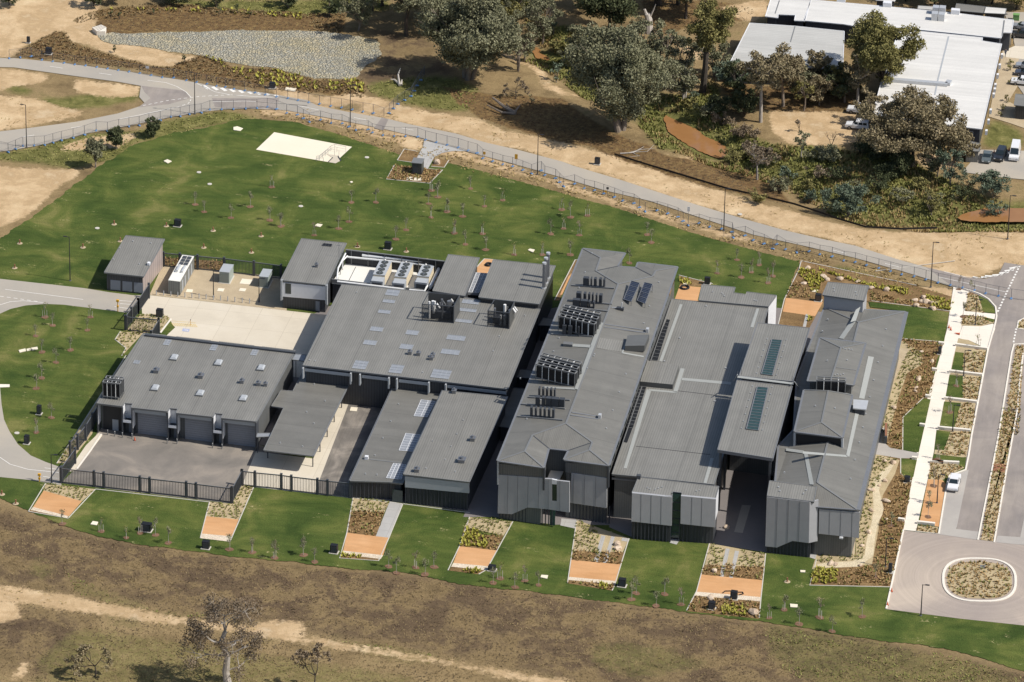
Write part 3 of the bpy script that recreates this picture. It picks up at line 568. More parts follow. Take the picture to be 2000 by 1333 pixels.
for pl in ([zh(245,262),zh(155,410)],[zh(515,292),zh(370,447)],[zh(152,412),zh(368,450)],[zh(1130,360),zh(1080,556)],[zh(1370,275),zh(1240,575)],[zd(632,745),zd(592,970),zd(545,1135),zd(798,1153),zd(866,1002),zd(957,780)],
           [zd(1390,868),zd(1325,1058),zd(1250,1215)],[zd(1672,898),zd(1500,1212),zd(1450,1240)],[ze(755,720),ze(695,1132)],[ze(1095,840),ze(1003,1140),ze(985,1180)],[ze(1620,870),ze(1535,1185),ze(1470,1310)],[ze(1985,940),ze(1955,1222),(1483,1207)],
           [zg(650,975),zg(605,1145),zg(1135,1157)],[zc(550,200),zc(535,255),zc(440,450),zc(400,612)],[zc(1550,150+50),(1710,530)],[zc(1000,460),(1855,608)],[zc(1190,705),zc(1480,728)],
           [zj(900,1078),zj(850,1168),zj(1130,1195),zj(1215,1108),zj(1125,1100)],[zj(965,972),zj(920,1045),zj(1010,1058)],[zj(1255,1045),zj(1225,1092),zj(1140,1085)],[zj(965,972),zj(1062,990)],
           [zc(1345,1092),zc(1212,1218),zg(1210,265)],[zg(1197,318),zg(1197,420),zg(1245,457)],[zX(270,675),zX(190,798),zX(355,925),zX(290,1040)],[zt(820,450),zt(370,1152)],[zb(765,193),zb(745,193),zb(610,455)],[zs(630,690),zs(960,775)],
           [zh(515,292),zh(1130,362)],[zh(1370,278),(689,973)],[(689,973),(758,981),(789,985),(918,1002)],[zc(550,200),zc(1300,360)]):
    ribbon(b, [W(p) for p in pl], .16, 0, .06)
struct(b.build('bed_edging', 'edging'))
b = MB()
def stripe(p, q, w=.14, z=.034): ribbon(b, [W(p), W(q)], w, z, z+.003)
for pl in ([zi(325,434),zi(408,446)],[zi(645,478),zi(727,490)],[zi(960,525),zi(1080,540),zi(1150,565),zi(1210,600),zi(1243,635)],[zi(780,777),zi(1168,697)],[zi(462,835),zi(540,823)],[zi(145,893),zi(222,882)],
           [zi(1385,665),zi(1600,660),zi(2000,690),zj(0,665),zj(150,675),zj(300,695),zj(408,718)],[zj(637,767),zj(717,783)],[zj(948,835),zj(1025,850)],[zi(1280,545),zi(1400,600),zi(1500,620),zi(1640,630),zi(1780,635)],
           [zc(1480,270),zc(1620,305),zc(1720,312),zc(1820,300),zc(1900,270),zc(1972,232)],[zH(245,455),zH(1225,675)],[zc(1095,218),zc(1185,240)],[zc(755,130),zc(840,152)],[zn(20,335),zn(328,375)],
           [zn(0,396),zn(40,384),zn(90,380),zn(170,387)],[zn(0,998),zn(40,1025),zn(110,1045),zn(232,1058)],[zt(290,1182),zt(380,1192)],[zt(280,1238),zt(380,1252)],[zt(770,92),zt(860,98)],[zt(780,112),zt(850,118)],[zt(745,132),zt(840,145)]):
    for p, q in zip(pl[:-1], pl[1:]): stripe(p, q)
def dashes(pl, n, w=.16, duty=.55):
    pts = [W(p)[:2] for p in pl]; seg = [np.linalg.norm(b_-a_) for a_, b_ in zip(pts[:-1], pts[1:])]; T = sum(seg)
    def at(s):
        for a_, b_, L in zip(pts[:-1], pts[1:], seg):
            if s <= L: return a_+(b_-a_)*s/L
            s -= L
        return pts[-1]
    for k in range(n):
        s0 = T*k/n; ribbon(b, [at(s0), at(s0+T/n*duty)], w, .034, .037)
dashes([zi(930,690),zi(1100,655),zi(1300,630),zi(1500,620),zi(1600,625)], 17); dashes([zi(1243,650),zi(1230,675),zi(1170,695)], 3); dashes([zc(1972,232),zc(1890,400),zc(1825,540)], 17, .35)
dashes([zn(0,362),zn(60,370),zn(160,385)], 6); dashes([zc(1950,640),zc(1930,740)], 5, .3)
for x in range(9):
    p, q = zi(1325+58*x, 560+7.6*x), zi(1360+58*x-(x*2), 582+6.0*x); ribbon(b, [W(p), W(q)], .75, .034, .037)
for k, (x, y, x2, y2) in enumerate([(1272,333,1385,312),(1200,370,1330,352),(1125,402,1255,388),(1025,430,1165,420),(915,440,1060,445),(860,455,940,465),(740,455,810,468)]):
    ribbon(b, [W(zH(x, y)), W(zH(x2, y2))], .55, .034, .037)
struct(b.build('road_markings', 'paint'))
b = MB()
for k in range(13):
    x = 1040+k*29; ribbon(b, [W(zX(x, 545+k*1.5)), W(zX(x+35, 595+k*1.5))], .16, .034, .037)
ribbon(b, [W(zX(1050,520)), W(zX(1400,545))], .14, .034, .037)
struct(b.build('bay_hatching', 'yellow_paint'))
sheet('bay_symbol', [[zX(1210,628),zX(1315,640),zX(1298,682),zX(1195,670)]], .034, 'blue_paint')
b = MB(); c = W(zX(1255,655), .04)
b.bar(c+[-.35,.1,.002], c+[.25,.1,.002], .12, .004); b.bar(c+[-.1,-.25,.002], c+[.5,-.25,.002], .12, .004); b.bar(c+[.3,.1,.002], c+[.35,-.25,.002], .12, .004); struct(b.build('bay_symbol_figure', 'paint'))
# ================================================================ building materials
ROOFC = RGB(137,135,129)
ribbed('roof_sheet', ROOFC, .42, .34); ribbed('roof_sheet_fine', RGB(125,123,117), .30, .24)
ribbed('roof_sheet_olive', RGB(140,141,130), .42, .42)
ribbed('roof_white', RGB(226,223,217), .7, .10, var=.02, lap=30); ribbed('roof_pale', RGB(198,196,190), .9, .12, var=.03, lap=20)
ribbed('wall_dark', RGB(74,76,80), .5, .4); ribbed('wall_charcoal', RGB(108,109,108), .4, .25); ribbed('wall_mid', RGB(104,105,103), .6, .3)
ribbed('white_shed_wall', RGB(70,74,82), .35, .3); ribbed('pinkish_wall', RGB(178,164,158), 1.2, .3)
plain('trim', RGB(126,127,127), .45, var=.04); plain('trim_dark', RGB(74,77,82), .5, var=.05); plain('gutter', RGB(122,124,128), .4, var=.06)
plain('panel_grey', RGB(170,171,174), .7, var=.035, vs=.8); plain('joint', RGB(70,72,75), .8); plain('white_panel', RGB(232,233,236), .55, var=.03)
plain('pale_panel', RGB(176,180,184), .6, var=.03); plain('batten', RGB(66,68,74), .6, var=.1); plain('black', RGB(34,35,38), .55, var=.1)
plain('dark_glass', (.02, .035, .035, 1), .12, spec=.6); plain('green_glass', (.03, .06, .058, 1), .12, spec=.6, var=.15, vs=1.5)
plain('translucent_sheet', RGB(150,154,160), .3, var=.06); plain('roller_door', RGB(150,152,158), .5, var=.04); plain('door', RGB(140,146,156), .5)
plain('walkway', RGB(166,168,164), .6, var=.08, vs=6); plain('metal_light', RGB(206,208,210), .35, .3, var=.05); plain('pipe_white', RGB(238,238,236), .5, var=.03)
plain('membrane', RGB(240,237,228), .7, var=.03); plain('cream', RGB(226,212,184), .6, var=.04); plain('solar', (.035, .045, .075, 1), .15, spec=.6, var=.2, vs=3)
plain('mesh_black', RGB(38,40,44), .5, var=.35, vs=3); plain('rust_timber', RGB(150,105,80), .7, var=.1); plain('fan', RGB(70,74,70), .5); plain('orange_paint', RGB(232,160,60), .5)
plain('steel', RGB(150,152,156), .35, .6, var=.06)
NS = np.array([0, 1., 0]); EW = np.array([1., 0, 0])
def offset(poly, d):
    """inset a counter-clockwise polygon by d"""
    P_ = [np.array(p[:2], float) for p in ccw([tuple(q[:2]) for q in poly])]; n = len(P_); out = []
    for i in range(n):
        a, b, c = P_[i-1], P_[i], P_[(i+1) % n]; e1 = (b-a)/np.linalg.norm(b-a); e2 = (c-b)/np.linalg.norm(c-b)
        n1 = np.array([-e1[1], e1[0]]); n2 = np.array([-e2[1], e2[0]]); m_ = n1+n2; m_ = m_/max(1e-6, np.linalg.norm(m_)); k = d/max(.35, m_@n1); out.append(b+m_*k)
    return out
def zat(pl, x, y): a, n_ = pl; return a[2]-((x-a[0])*n_[0]+(y-a[1])*n_[1])/n_[2]
def fitplane(pts):
    A = np.array([[p[0], p[1], 1] for p in pts]); z = np.array([p[2] for p in pts]); s, *_ = np.linalg.lstsq(A, z, rcond=None)
    n_ = np.array([-s[0], -s[1], 1.]); n_ /= np.linalg.norm(n_); p0 = np.array([pts[0][0], pts[0][1], s[0]*pts[0][0]+s[1]*pts[0][1]+s[2]]); return (p0, n_)
def roofslab(T, pts, mat='roof_sheet', th=.22, d=None, name='roof', trim='trim', over=.0):
    """planar roof: one ribbed sheet, a fascia all round and a barge capping"""
    pl = fitplane(pts); c2 = ccw([tuple(p[:2]) for p in pts]); top = [np.array([x, y, zat(pl, x, y)]) for x, y in c2]
    d = d if d is not None else top[1]-top[0]
    b = MB(); b.face(top, d); r = b.build(name, mat, T)
    f = MB(); bot = [p-[0, 0, th] for p in top]; n_ = len(top)
    for i in range(n_):
        j = (i+1) % n_; f.face([bot[i], bot[j], top[j]-[0, 0, .003], top[i]-[0, 0, .003]])
    f.face(bot[::-1])
    for i in range(n_):
        j = (i+1) % n_; e = top[j]-top[i]; L = np.linalg.norm(e)
        if L > 1.2:
            e /= L; f.bar(top[i]+e*.02+[0, 0, .02], top[j]-e*.02+[0, 0, .02], .14, .07)
    g = f.build('fascia', trim, T); return pl, c2
def wallring(T, poly, z0, topf, mat, name='wall'):
    b = MB(); n_ = len(poly); poly = [np.array(p[:2], float) for p in ccw([tuple(q[:2]) for q in poly])]
    for i in range(n_):
        j = (i+1) % n_; p, q = poly[i], poly[j]; z1, z2 = topf(*p), topf(*q)
        b.face([np.array([*p, z0]), np.array([*q, z0]), np.array([*q, z2]), np.array([*p, z1])], [0, 0, 1.])
    return b.build(name, mat, T)
def block(name, label, pts, cat='building', z0=0., inset=.35, mat='roof_sheet', wall='wall_dark', th=.25, d=NS, group=None, trim='trim'):
    """a building under one flat or sloping roof, given by the roof corners (pixel, height)"""
    w = [W(p, z) for p, z in pts]; c = np.mean(w, 0); T = thing(name, label, cat, (c[0], c[1], z0), group)
    pl, c2 = roofslab(T, w, mat, th, d, trim=trim); pin = offset(c2, inset)
    if wall: wallring(T, pin, z0, lambda x, y: zat(pl, x, y)-th+.002, wall)
    return T, pl, pin
def vplane(a, b): return plane(np.array(a, float), np.array(b, float), np.array(a, float)+[0, 0, 1.])
def shift(pl, s):
    """move a vertical plane by s metres towards the camera"""
    a, n_ = pl; nn = n_ if n_@(CAM-a) > 0 else -n_; return (a+nn*s, nn)
def onface(b, pl, pxs, d=(0, 0, 1.), th=0.):
    pts = [HIT(p, pl) for p in pxs]; a, n_ = pl; nn = n_ if n_@(CAM-a) > 0 else -n_
    if th: b.loft([p-nn*th for p in pts], pts, dcap=d)
    else: b.face(pts, d)
    return pts
def lay(b, pl, pxs, up=.02, d=NS, th=0.):
    pts = [HIT(p, pl)+pl[1]*up for p in pxs]
    if th: b.loft([p-pl[1]*th for p in pts], pts, dcap=d)
    else: b.face(pts, d)
    return pts
def strip_on(b, pl, pxs, w, up=.03, h=.04):
    q = [HIT(p, pl)+pl[1]*up for p in pxs]
    for s, e in zip(q[:-1], q[1:]): b.bar(s, e, w, h)
def battens(b, p, q, z0, z1, step=.62, w=.16, dep=.16):
    p = np.array(p[:2], float); q = np.array(q[:2], float); L = np.linalg.norm(q-p); n_ = max(2, int(L/step)); e = (q-p)/L; rz = math.atan2(e[1], e[0])
    for k in range(n_+1):
        c = p+(q-p)*k/n_; b.box([c[0], c[1], (z0+z1)/2], (w, dep, z1-z0), rz)
# --- small roof fittings -------------------------------------------------------
def sheetlight(T, pl, c, w, dl, nx=3, ny=2):
    """translucent roof sheet with white laps, centred on pixel c"""
    o = HIT(c, pl); n_ = pl[1]; ex = EW-n_*(EW@n_); ex /= np.linalg.norm(ex); ey = np.cross(n_, ex)
    b = MB(); q = [o+ex*a*w/2+ey*k*dl/2+n_*.035 for a, k in ((-1, -1), (1, -1), (1, 1), (-1, 1))]; b.face(q); s = b.build('skylight', 'translucent_sheet', T)
    f = MB()
    for i in range(nx+1): t = -w/2+w*i/nx; f.bar(o+ex*t-ey*dl/2+n_*.06, o+ex*t+ey*dl/2+n_*.06, .035, .05)
    for i in range(ny+1): t = -dl/2+dl*i/ny; f.bar(o+ey*t-ex*w/2+n_*.07, o+ey*t+ex*w/2+n_*.07, .035 if i else .11, .05)
    f.build('frame', 'pale_panel', s)
def quadlight(T, pl, pxs, nx, ny, mat='translucent_sheet', fm='white_panel', up=.05, bw=.07):
    q = [HIT(p, pl)+pl[1]*up for p in pxs]; b = MB(); b.face(q); s = b.build('skylight', mat, T); f = MB(); A, B_, C_, D_ = q; u = pl[1]*.03
    for i in range(nx+1): t = i/nx; f.bar(A+(B_-A)*t+u, D_+(C_-D_)*t+u, bw, .05)
    for i in range(ny+1): t = i/ny; f.bar(A+(D_-A)*t+u, B_+(C_-B_)*t+u, bw, .06)
    f.build('frame', fm, s)
def domelight(T, pl, c, w=1.35, dl=1.9):
    o = HIT(c, pl); b = MB(); b.box(o+[0, 0, .12], (w, dl, .34)); cu = b.build('skylight', 'trim', T); g = MB()
    z = o[2]+.295; r0 = [np.array([o[0]+a*w*.46, o[1]+k*dl*.46, z]) for a, k in ((-1, -1), (1, -1), (1, 1), (-1, 1))]; r1 = [np.array([o[0]+a*w*.3, o[1]+k*dl*.34, z+.28]) for a, k in ((-1, -1), (1, -1), (1, 1), (-1, 1))]
    g.loft(r0, r1); g.build('dome', 'pale_panel', cu)
def ventbox(T, pl, c, w=.9):
    o = HIT(c, pl); b = MB(); b.box(o+[0, 0, .25], (w, w, .6)); b.box(o+[0, 0, .62], (w*1.25, w*1.25, .1)); v = b.build('roof_vent', 'steel', T); k = MB(); k.cyl(o+[0, 0, .672], w*.28, .35, 8); k.build('cowl', 'steel', v)
def dots(T, pl, pxs, mat='metal_light', s=.16):
    for p in pxs: o = HIT(p, pl); MB().box(o+[0, 0, .12], (s, s, .25)).build('flue_cap', mat, T)
def zx(pl, p): return HIT(p, pl)

# ================================================================ buildings of the depot (west half)
# small plant shed
T, pl, pin = block('plant_shed', 'small flat-roofed plant shed with three pale roller doors at the west gate', [((246.2,460.5),5.9),((321.8,467.7),5.9),((280.6,540.6),3.9),((203.6,532.5),3.9)], wall='wall_dark', mat='roof_sheet')
fp = shift(vplane(W((204,565.5)), W((281,575))), .0); q0, q1 = pin[0], pin[1]
fr = sorted(pin, key=lambda p: P([p[0], p[1], 0])[1])[-2:]; fr.sort(key=lambda p: p[0]); fpl = shift(vplane([*fr[0], 0], [*fr[1], 0]), .04)
for a, c in ((265,408),(438,578),(604,735)):
    b = MB(); onface(b, fpl, [zS(a, 792+(a-265)*.11), zS(c, 806+(c-408)*.11), zS(c, 945+(c-408)*.11), zS(a, 932+(a-265)*.11)], th=.06); b.build('roller_door', 'door', T)
er = sorted(pin, key=lambda p: P([p[0], p[1], 0])[0])[-2:]; b = MB(); er.sort(key=lambda p: p[1])
e0, e1 = np.array(er[0]), np.array(er[1]); out = np.array([.03, 0]); b.face([[*(e0+out), .05], [*(e1+out), .05], [*(e1+out), 5.3], [*(e0+out), 3.4]], [0, 0, 1.]); b.build('side_cladding', 'pinkish_wall', T)
b = MB(); fe0 = W((203.6,532.5), 3.62)+[0, -.12, 0]; fe1 = W((280.6,540.6), 3.62)+[0, -.12, 0]; b.bar(fe0, fe1, .18, .16); b.build('gutter', 'gutter', T)
b = MB(); b.box(zx(pl, zS(820,575))+[0, 0, .25], (.5, .7, .5)); b.build('roof_unit', 'white_panel', T); dots(T, pl, [zS(400,345),zS(310,505),zS(680,570),zS(590,240),zS(850,270)])
# switch room
T, pl, pin = block('switch_room', 'flat-roofed block with a white panelled front above the concrete yard', [((589,466.5),6.6),((677,475.5),6.6),((638,557.4),5.9),((548,547.5),5.9)], wall='wall_dark')
fr = sorted(pin, key=lambda p: P([p[0], p[1], 0])[1])[-2:]; fr.sort(key=lambda p: p[0]); f0 = vplane([*fr[0], 0], [*fr[1], 0]); fpl = shift(f0, .33)
b = MB(); onface(b, fpl, [za(172,341), za(450,368), za(450,456), za(172,432)], th=.35); b.build('white_front', 'white_panel', T)
b = MB(); onface(b, shift(fpl, .02), [za(190,345), za(228,349), za(228,416), za(190,412)]); b.build('window', 'dark_glass', T)
b = MB(); onface(b, shift(fpl, .25), [za(160,328), za(172,329), za(172,455), za(160,460)], th=.6); onface(b, shift(fpl, .25), [za(450,360), za(463,361), za(463,490), za(450,476)], th=.6); b.build('fin_wall', 'pale_panel', T)
b = MB(); onface(b, shift(f0, .04), [za(388,462), za(414,465), za(414,528), za(388,524)], th=.05); b.build('door', 'door', T)
quadlight(T, pl, [za(440,88), za(496,94), za(490,108), za(430,102)], 3, 1, 'black', 'trim_dark'); b = MB(); o = zx(pl, za(540,175)); b.bar(o, o+[0, 0, 3.2], .06); b.bar(o+[-.5, 0, 2.4], o+[.5, 0, 2.4], .05); b.build('aerial', 'steel', T); ventbox(T, pl, za(395,240), .5)
# chiller yard deck
deck = [(p, 4.4) for p in (zY(258,262), zY(1690,432), zY(1420,690), zY(60,530))]
w = [W(p, z) for p, z in deck]; c = np.mean(w, 0); T = thing('chiller_deck', 'white roof deck with dark louvred back screen holding the chillers', 'roof deck', (c[0], c[1], 0))
poly = ccw([tuple(p[:2]) for p in w]); b = MB(); b.prism(poly, 4.1, 4.4); b.build('deck_floor', 'membrane', T); wallring(T, offset(poly, .1), 0, lambda x, y: 4.1, 'wall_dark')
bk0, bk1 = W(zY(258,262), 4.4), W(zY(1690,432), 4.4); b = MB(); b.loft([bk0, bk1, bk1+[0, .2, 0], bk0+[0, .2, 0]], [p+[0, 0, 2.9] for p in (bk0, bk1, bk1+[0, .2, 0], bk0+[0, .2, 0])]); b.build('louvre_screen', 'wall_dark', T)
b = MB()
for k in range(6): p = bk0+(bk1-bk0)*(.06+.17*k); b.bar(p+[0, -.12, 0], p+[0, -.12, 2.95], .12)
b.bar(bk0+[0, 0, 2.95], bk1+[0, 0, 2.95], .3, .12); b.build('screen_post', 'trim', T)
b = MB(); p0, p1 = W(zY(405,310), 4.42), W(zY(300,520), 4.42); b.bar(p0, p1, .1, .02); b.build('deck_joint', 'joint', T)
b = MB(); a0, a1 = W(zY(60,530), 4.4), W(zY(1420,690), 4.4); b.bar(a0+[0, 0, .35], a1+[0, 0, .35], .25, .7); b.build('parapet', 'trim', T)
def pipes(name, label, runs, mat='pipe_white', cat='pipe'):
    T = thing(name, label, cat, runs[0][0][0]); 
    for pts, r in runs:
        b = MB(); b.tube(pts, r, 8); b.build('pipe', mat, T)
    b = MB(); pts, r = runs[0]
    for k in range(4): q = np.array(pts[0])+(np.array(pts[-1])-np.array(pts[0]))*(k+.5)/4; b.bar(q-[0, 0, r], q-[0, 0, 2.2], .1)
    b.build('bracket', 'trim_dark', T); return T
D = 4.4
pipes('chilled_water_pipes', 'thick white pipes running along the back screen of the chiller deck', [([W(zY(500,140), D+2.2), W(zY(1660,262), D+2.2)], .30), ([W(zY(285,165), D+1.7), W(zY(800,215), D+1.7), W(zY(1520,290), D+1.7)], .2), ([W(zY(285,125), D+1.9), W(zY(470,150), D+1.9)], .16)]
  +[([W(zY(x, y), D+1.8), W(zY(x, y-55), D+2.0)], .17) for x, y in ((830,232),(1132,265),(1420,300),(1535,285))])
pipes('white_pipe_frame', 'white pipes bending down the left end of the chiller deck', [([W(zY(270,90), D+2.2), W(zY(150,330), D+2.0), W(zY(130,500), D+.4)], .16), ([W(zY(285,150), D+1.9), W(zY(215,220), D+1.9), W(zY(215,330), D+.4)], .14)])
pipes('front_pipe_run', 'long white pipe along the front edge of the chiller deck', [([W(zY(140,520), D+.95), W(zY(1100,632), D+.95)], .2), ([W(zY(1180,640), D+.95), W(zY(1400,662), D+.95), W(zY(1440,580), D+1.2)], .2)])
pipes('sloping_white_pipe', 'fat white pipe at the right end of the chiller deck', [([W(zY(1615,320), D+1.2), W(zY(1485,600), D+1.2)], .34)])
def chiller(c0, label, nf, long_):
    """c0: pixel of the top front right corner"""
    z = D+2.35; o = W(c0, z); x1, y0 = o[0], o[1]; w_ = 2.25; T = thing('chiller', label, 'chiller', (x1-w_/2, y0, D), 'chillers on the white deck')
    b = MB(); b.box([x1-w_/2, y0+long_/2+.9, D+1.25], (w_, long_, 2.1)); b.build('body', 'cream', T)
    b = MB(); b.box([x1-w_/2, y0+long_/2+.9, z-.02], (w_+.06, long_+.06, .1)); b.build('top_panel', 'pale_panel', T)
    b = MB(); b.loft([np.array([x1-w_, y0-.9, D+.1]), np.array([x1, y0-.9, D+.1]), np.array([x1, y0+.88, D+.1]), np.array([x1-w_, y0+.88, D+.1])], [np.array([x1-w_, y0-.9, D+1.9]), np.array([x1, y0-.9, D+1.9]), np.array([x1, y0+.88, D+1.98]), np.array([x1-w_, y0+.88, D+1.98])]); b.build('control_box', 'pale_panel', T)
    b = MB(); b.box([x1-w_/2, y0-.93, D+.95], (w_*.82, .05, 1.2)); b.build('grille', 'trim_dark', T)
    for k in range(nf):
        cy = y0+.9+long_*(k+.5)/nf; b = MB(); b.cyl([x1-w_/2, cy, z+.03], .66, .1, 18); f = b.build('fan', 'fan', T); g = MB()
        for a in range(2): an = a*math.pi/2+k; g.bar([x1-w_/2-.6*math.cos(an), cy-.6*math.sin(an), z+.15], [x1-w_/2+.6*math.cos(an), cy+.6*math.sin(an), z+.15], .12, .03)
        g.cyl([x1-w_/2, cy, z+.14], .17, .06, 8); g.build('fan_guard', 'steel', f)
    b = MB(); b.box([x1-w_-.16, y0, D+.9], (.14, 1.3, 1.5)); b.build('side_panel', 'metal_light', T)
chiller(zY(812,462), 'leftmost chiller with four fans nearest the bare white deck', 4, 6.1); chiller(zY(1125,492), 'middle chiller with four fans on the white deck', 4, 6.1); chiller(zY(1450,482), 'rightmost and shortest chiller with three fans', 3, 4.6)
# narrow roof and generator roof
T, pl, pin = block('narrow_block', 'narrow flat-roofed block right of the chillers', [((876,497.5),7.6),((936.5,504),7.6),((908,578.5),7.6),((845,568.5),7.6)])
T, pl, pin = block('generator_block', 'wide flat-roofed block carrying three tall exhaust stacks', [((963.5,507.6),8.2),((1085,519.6),8.2),((1053.5,594.6),8.2),((935,581),8.2)], wall='wall_dark')
b = MB(); e = sorted(pin, key=lambda p: p[0]); 
for k, (x, y, ty) in enumerate(((1874,378,210),(1885,345,178),(1899,312,145))):
    o = zx(pl, za(x, y)); h_ = HT(za(x, y), za(x, ty)[1], o[2]); T2 = thing('exhaust_stack', ('front', 'middle', 'rearmost')[k]+' of the three steel exhaust stacks on the generator roof', 'exhaust stack', o, 'three exhaust stacks')
    b = MB(); b.cyl(o, .33, h_-.35, 10); b.build('pipe', 'steel', T2); b = MB(); b.cyl(o+[0, 0, h_-.35], .40, .35, 10); b.cyl(o, .5, .2, 10); b.build('collar', 'metal_light', T2)
b = MB(); p0, p1 = W(za(1605,300), 8.3), W(za(1870,235), 10); b.bar(p0, p1, .03); 
# glass link and planter court
w = [W(p, 5.6) for p in (za(1410,275), za(1512,283), za(1450,408), za(1362,402))]; c = np.mean(w, 0); T = thing('glazed_link', 'pale translucent link roof between two flat-roofed blocks', 'link roof', (c[0], c[1], 0)); pl = fitplane(w); b = MB(); b.face(w if w[0][0] < w[1][0] else w); s = b.build('roof_panel', 'translucent_sheet', T)
f = MB(); A, B_, C_, D_ = [q+[0, 0, .04] for q in w]
for i in range(5): f.bar(A+(B_-A)*i/4, D_+(C_-D_)*i/4, .09, .06)
for i in range(8): f.bar(A+(D_-A)*i/7, B_+(C_-B_)*i/7, .07, .06)
f.build('frame', 'white_panel', s); wallring(T, offset([tuple(q[:2]) for q in w], .2), 0, lambda x, y: 5.4, 'wall_dark')
b = MB(); b.bar(D_-[0, 0, .3], C_-[0, 0, .3], .2, .5); b.build('gutter', 'pale_panel', T)
w = [W(p, 3.0) for p in (za(1485,184), za(1560,190), za(1510,290), za(1400,280), za(1455,215))]; c = np.mean(w, 0); T = thing('planter_court', 'raised terrace of orange gravel beside the narrow block', 'terrace', (c[0], c[1], 0)); b = MB(); b.prism([tuple(q[:2]) for q in w], 0, 3.0); b.build('retaining_wall', 'edging', T); b = MB(); b.prism(offset([tuple(q[:2]) for q in w], .25), 3.001, 3.05); b.build('gravel_bed', 'orange_gravel', T)
b = MB(); o = W(za(1515,228), 3.05); ring = [o+[.55*math.cos(t), .55*math.sin(t), .2] for t in np.linspace(0, 2*math.pi, 15)]; b.tube(ring, .2, 6); tag(b.build('hose_coil', 'black', loc=o), 'black coiled hose lying on the raised orange terrace', 'hose')
# workshop
T, pl, pin = block('workshop', 'largest flat grey roof of the depot, dotted with skylights', [((668,556),7.1),((838,571),7.1),((1055,604.5),7.1),((992,760.5),7.1),((591.5,714),7.1)], wall='wall_dark', inset=.5)
WS = pl
for x, y, ww, dd, nx, ny in ((890,408,2.4,2.3,2,2),(866,464,2.2,1.2,3,1),(836,532,2.2,1.3,3,1),(786,645,2.3,1.6,3,1),(743,733,2.3,1.7,3,1),(680,878,2.4,3.1,3,3),(1018,668,2.2,1.7,2,1),(980,760,2.3,1.8,2,1),(915,905,2.3,3.1,2,3),(1303,702,3.3,1.8,4,1),(1266,794,3.3,1.8,4,1),(1205,938,3.3,3.2,4,3),(1380,522,3.1,1.2,4,1),(1352,592,3.1,1.2,4,1),(1398,468,3.1,1.6,4,1)):
    sheetlight(T, pl, za(x, y), ww, dd, nx, ny)
for x, y in ((1003,808),(1058,815),(1152,826),(1142,843)): ventbox(T, pl, za(x, y), .65)
dots(T, pl, [za(655,410),za(1628,605),za(1750,560),za(1585,695),za(1545,790),za(1085,930),za(350,850),za(385,855)])
b = MB(); a0, a1 = W((591.5,714), 6.95)+[0, -.2, 0], W((992,760.5), 6.95)+[0, -.2, 0]; b.bar(a0, a1, .22, .2); b.build('gutter', 'gutter', T)
_a, _e = W((591.5,714), 7.1), W((992,760.5), 7.1); fl = shift(vplane(_a, _e), -.3)
for x, y in ((622,915),(682,930),(870,945),(922,960),(1130,965),(1240,985),(312,895)):
    b = MB(); o = HIT(za(x, y), fl); b.box([o[0], o[1]-.3, 5.75], (.25, 1.2, 2.1)); b.build('fin_wall', 'pale_panel', T)
for (x0, x1) in ((318,615),(690,862),(930,1122),(1245,1630)):
    b = MB(); y0 = 885+(x0-318)*.116; y1 = 885+(x1-318)*.116; onface(b, shift(fl, .25), [za(x0, y0+14), za(x1, y1+14), za(x1, y1+34), za(x0, y0+34)], th=.1); b.build('beam', 'pale_panel', T)
# screened plant on the workshop roof
def plantbox(name, label, tops, h, z0, inner=9, seed=1):
    w = [W(p, z0+h) for p in tops]; c = np.mean(w, 0); T = thing(name, label, 'plant enclosure', (c[0], c[1], z0), 'screened plant boxes on the workshop roof')
    FL, FR, BR, BL = [np.array([q[0], q[1], z0]) for q in w]; H_ = np.array([0, 0, h]); b = MB()
    for a, e in ((FR, BR), (BL, BR)): nn = np.cross(e-a, [0, 0, 1.]); nn /= np.linalg.norm(nn); b.loft([a, e, e+nn*.1, a+nn*.1], [a+H_, e+H_, e+nn*.1+H_, a+nn*.1+H_])
    b.build('side_screen', 'wall_charcoal', T); b = MB()
    n1 = 34
    for k in range(n1+1): p = FL+(FR-FL)*k/n1; b.bar(p+[0, 0, .25], p+H_, .05)
    for k in range(13): zz = [0, 0, .3+(h-.35)*k/12]; b.bar(FL+zz, FR+zz, .05)
    b.build('mesh_screen', 'mesh_black', T); b = MB()
    for p in (FL, FR, BL, BR): b.bar(p, p+H_, .14)
    for a, e in ((FL, FR), (FR, BR), (BL, BR), (FL, BL)): b.bar(a+H_, e+H_, .14, .14)
    b.build('frame', 'trim_dark', T); r = random.Random(seed)
    for k in range(inner):
        u, v = r.uniform(.1, .9), r.uniform(.15, .85); o = FL+(FR-FL)*u+(BL-FL)*v; b = MB(); R_ = r.uniform(.15, .3)
        if k % 3 == 2: b.tube([o+[0, 0, h*.3], o+[0, 0, h*.75], o+[.5, .1, h*.85], o+[1.0, .2, h*.6]], R_*.8, 8)
        else: b.cyl(o+[0, 0, .1], R_, h*r.uniform(.55, 1.0), 9)
        b.build('duct', 'steel' if k % 2 else 'pipe_white', T)
    b = MB(); b.box(((FL+BR)/2)+[0, 0, h*.22], ((FR-FL)[0]*.7, 2.0, h*.35)); b.build('fan_housing', 'trim_dark', T)
plantbox('plant_enclosure', 'large mesh-fronted plant box full of pipes near the narrow block', [za(1082,482), za(1287,497), za(1325,425), za(1125,407)], 3.4, 7.12, 12, 3)
plantbox('plant_enclosure', 'smaller mesh-fronted plant box nearer the exhaust stacks', [za(1510,525), za(1648,540), za(1682,466), za(1552,452)], 3.2, 7.12, 10, 5)
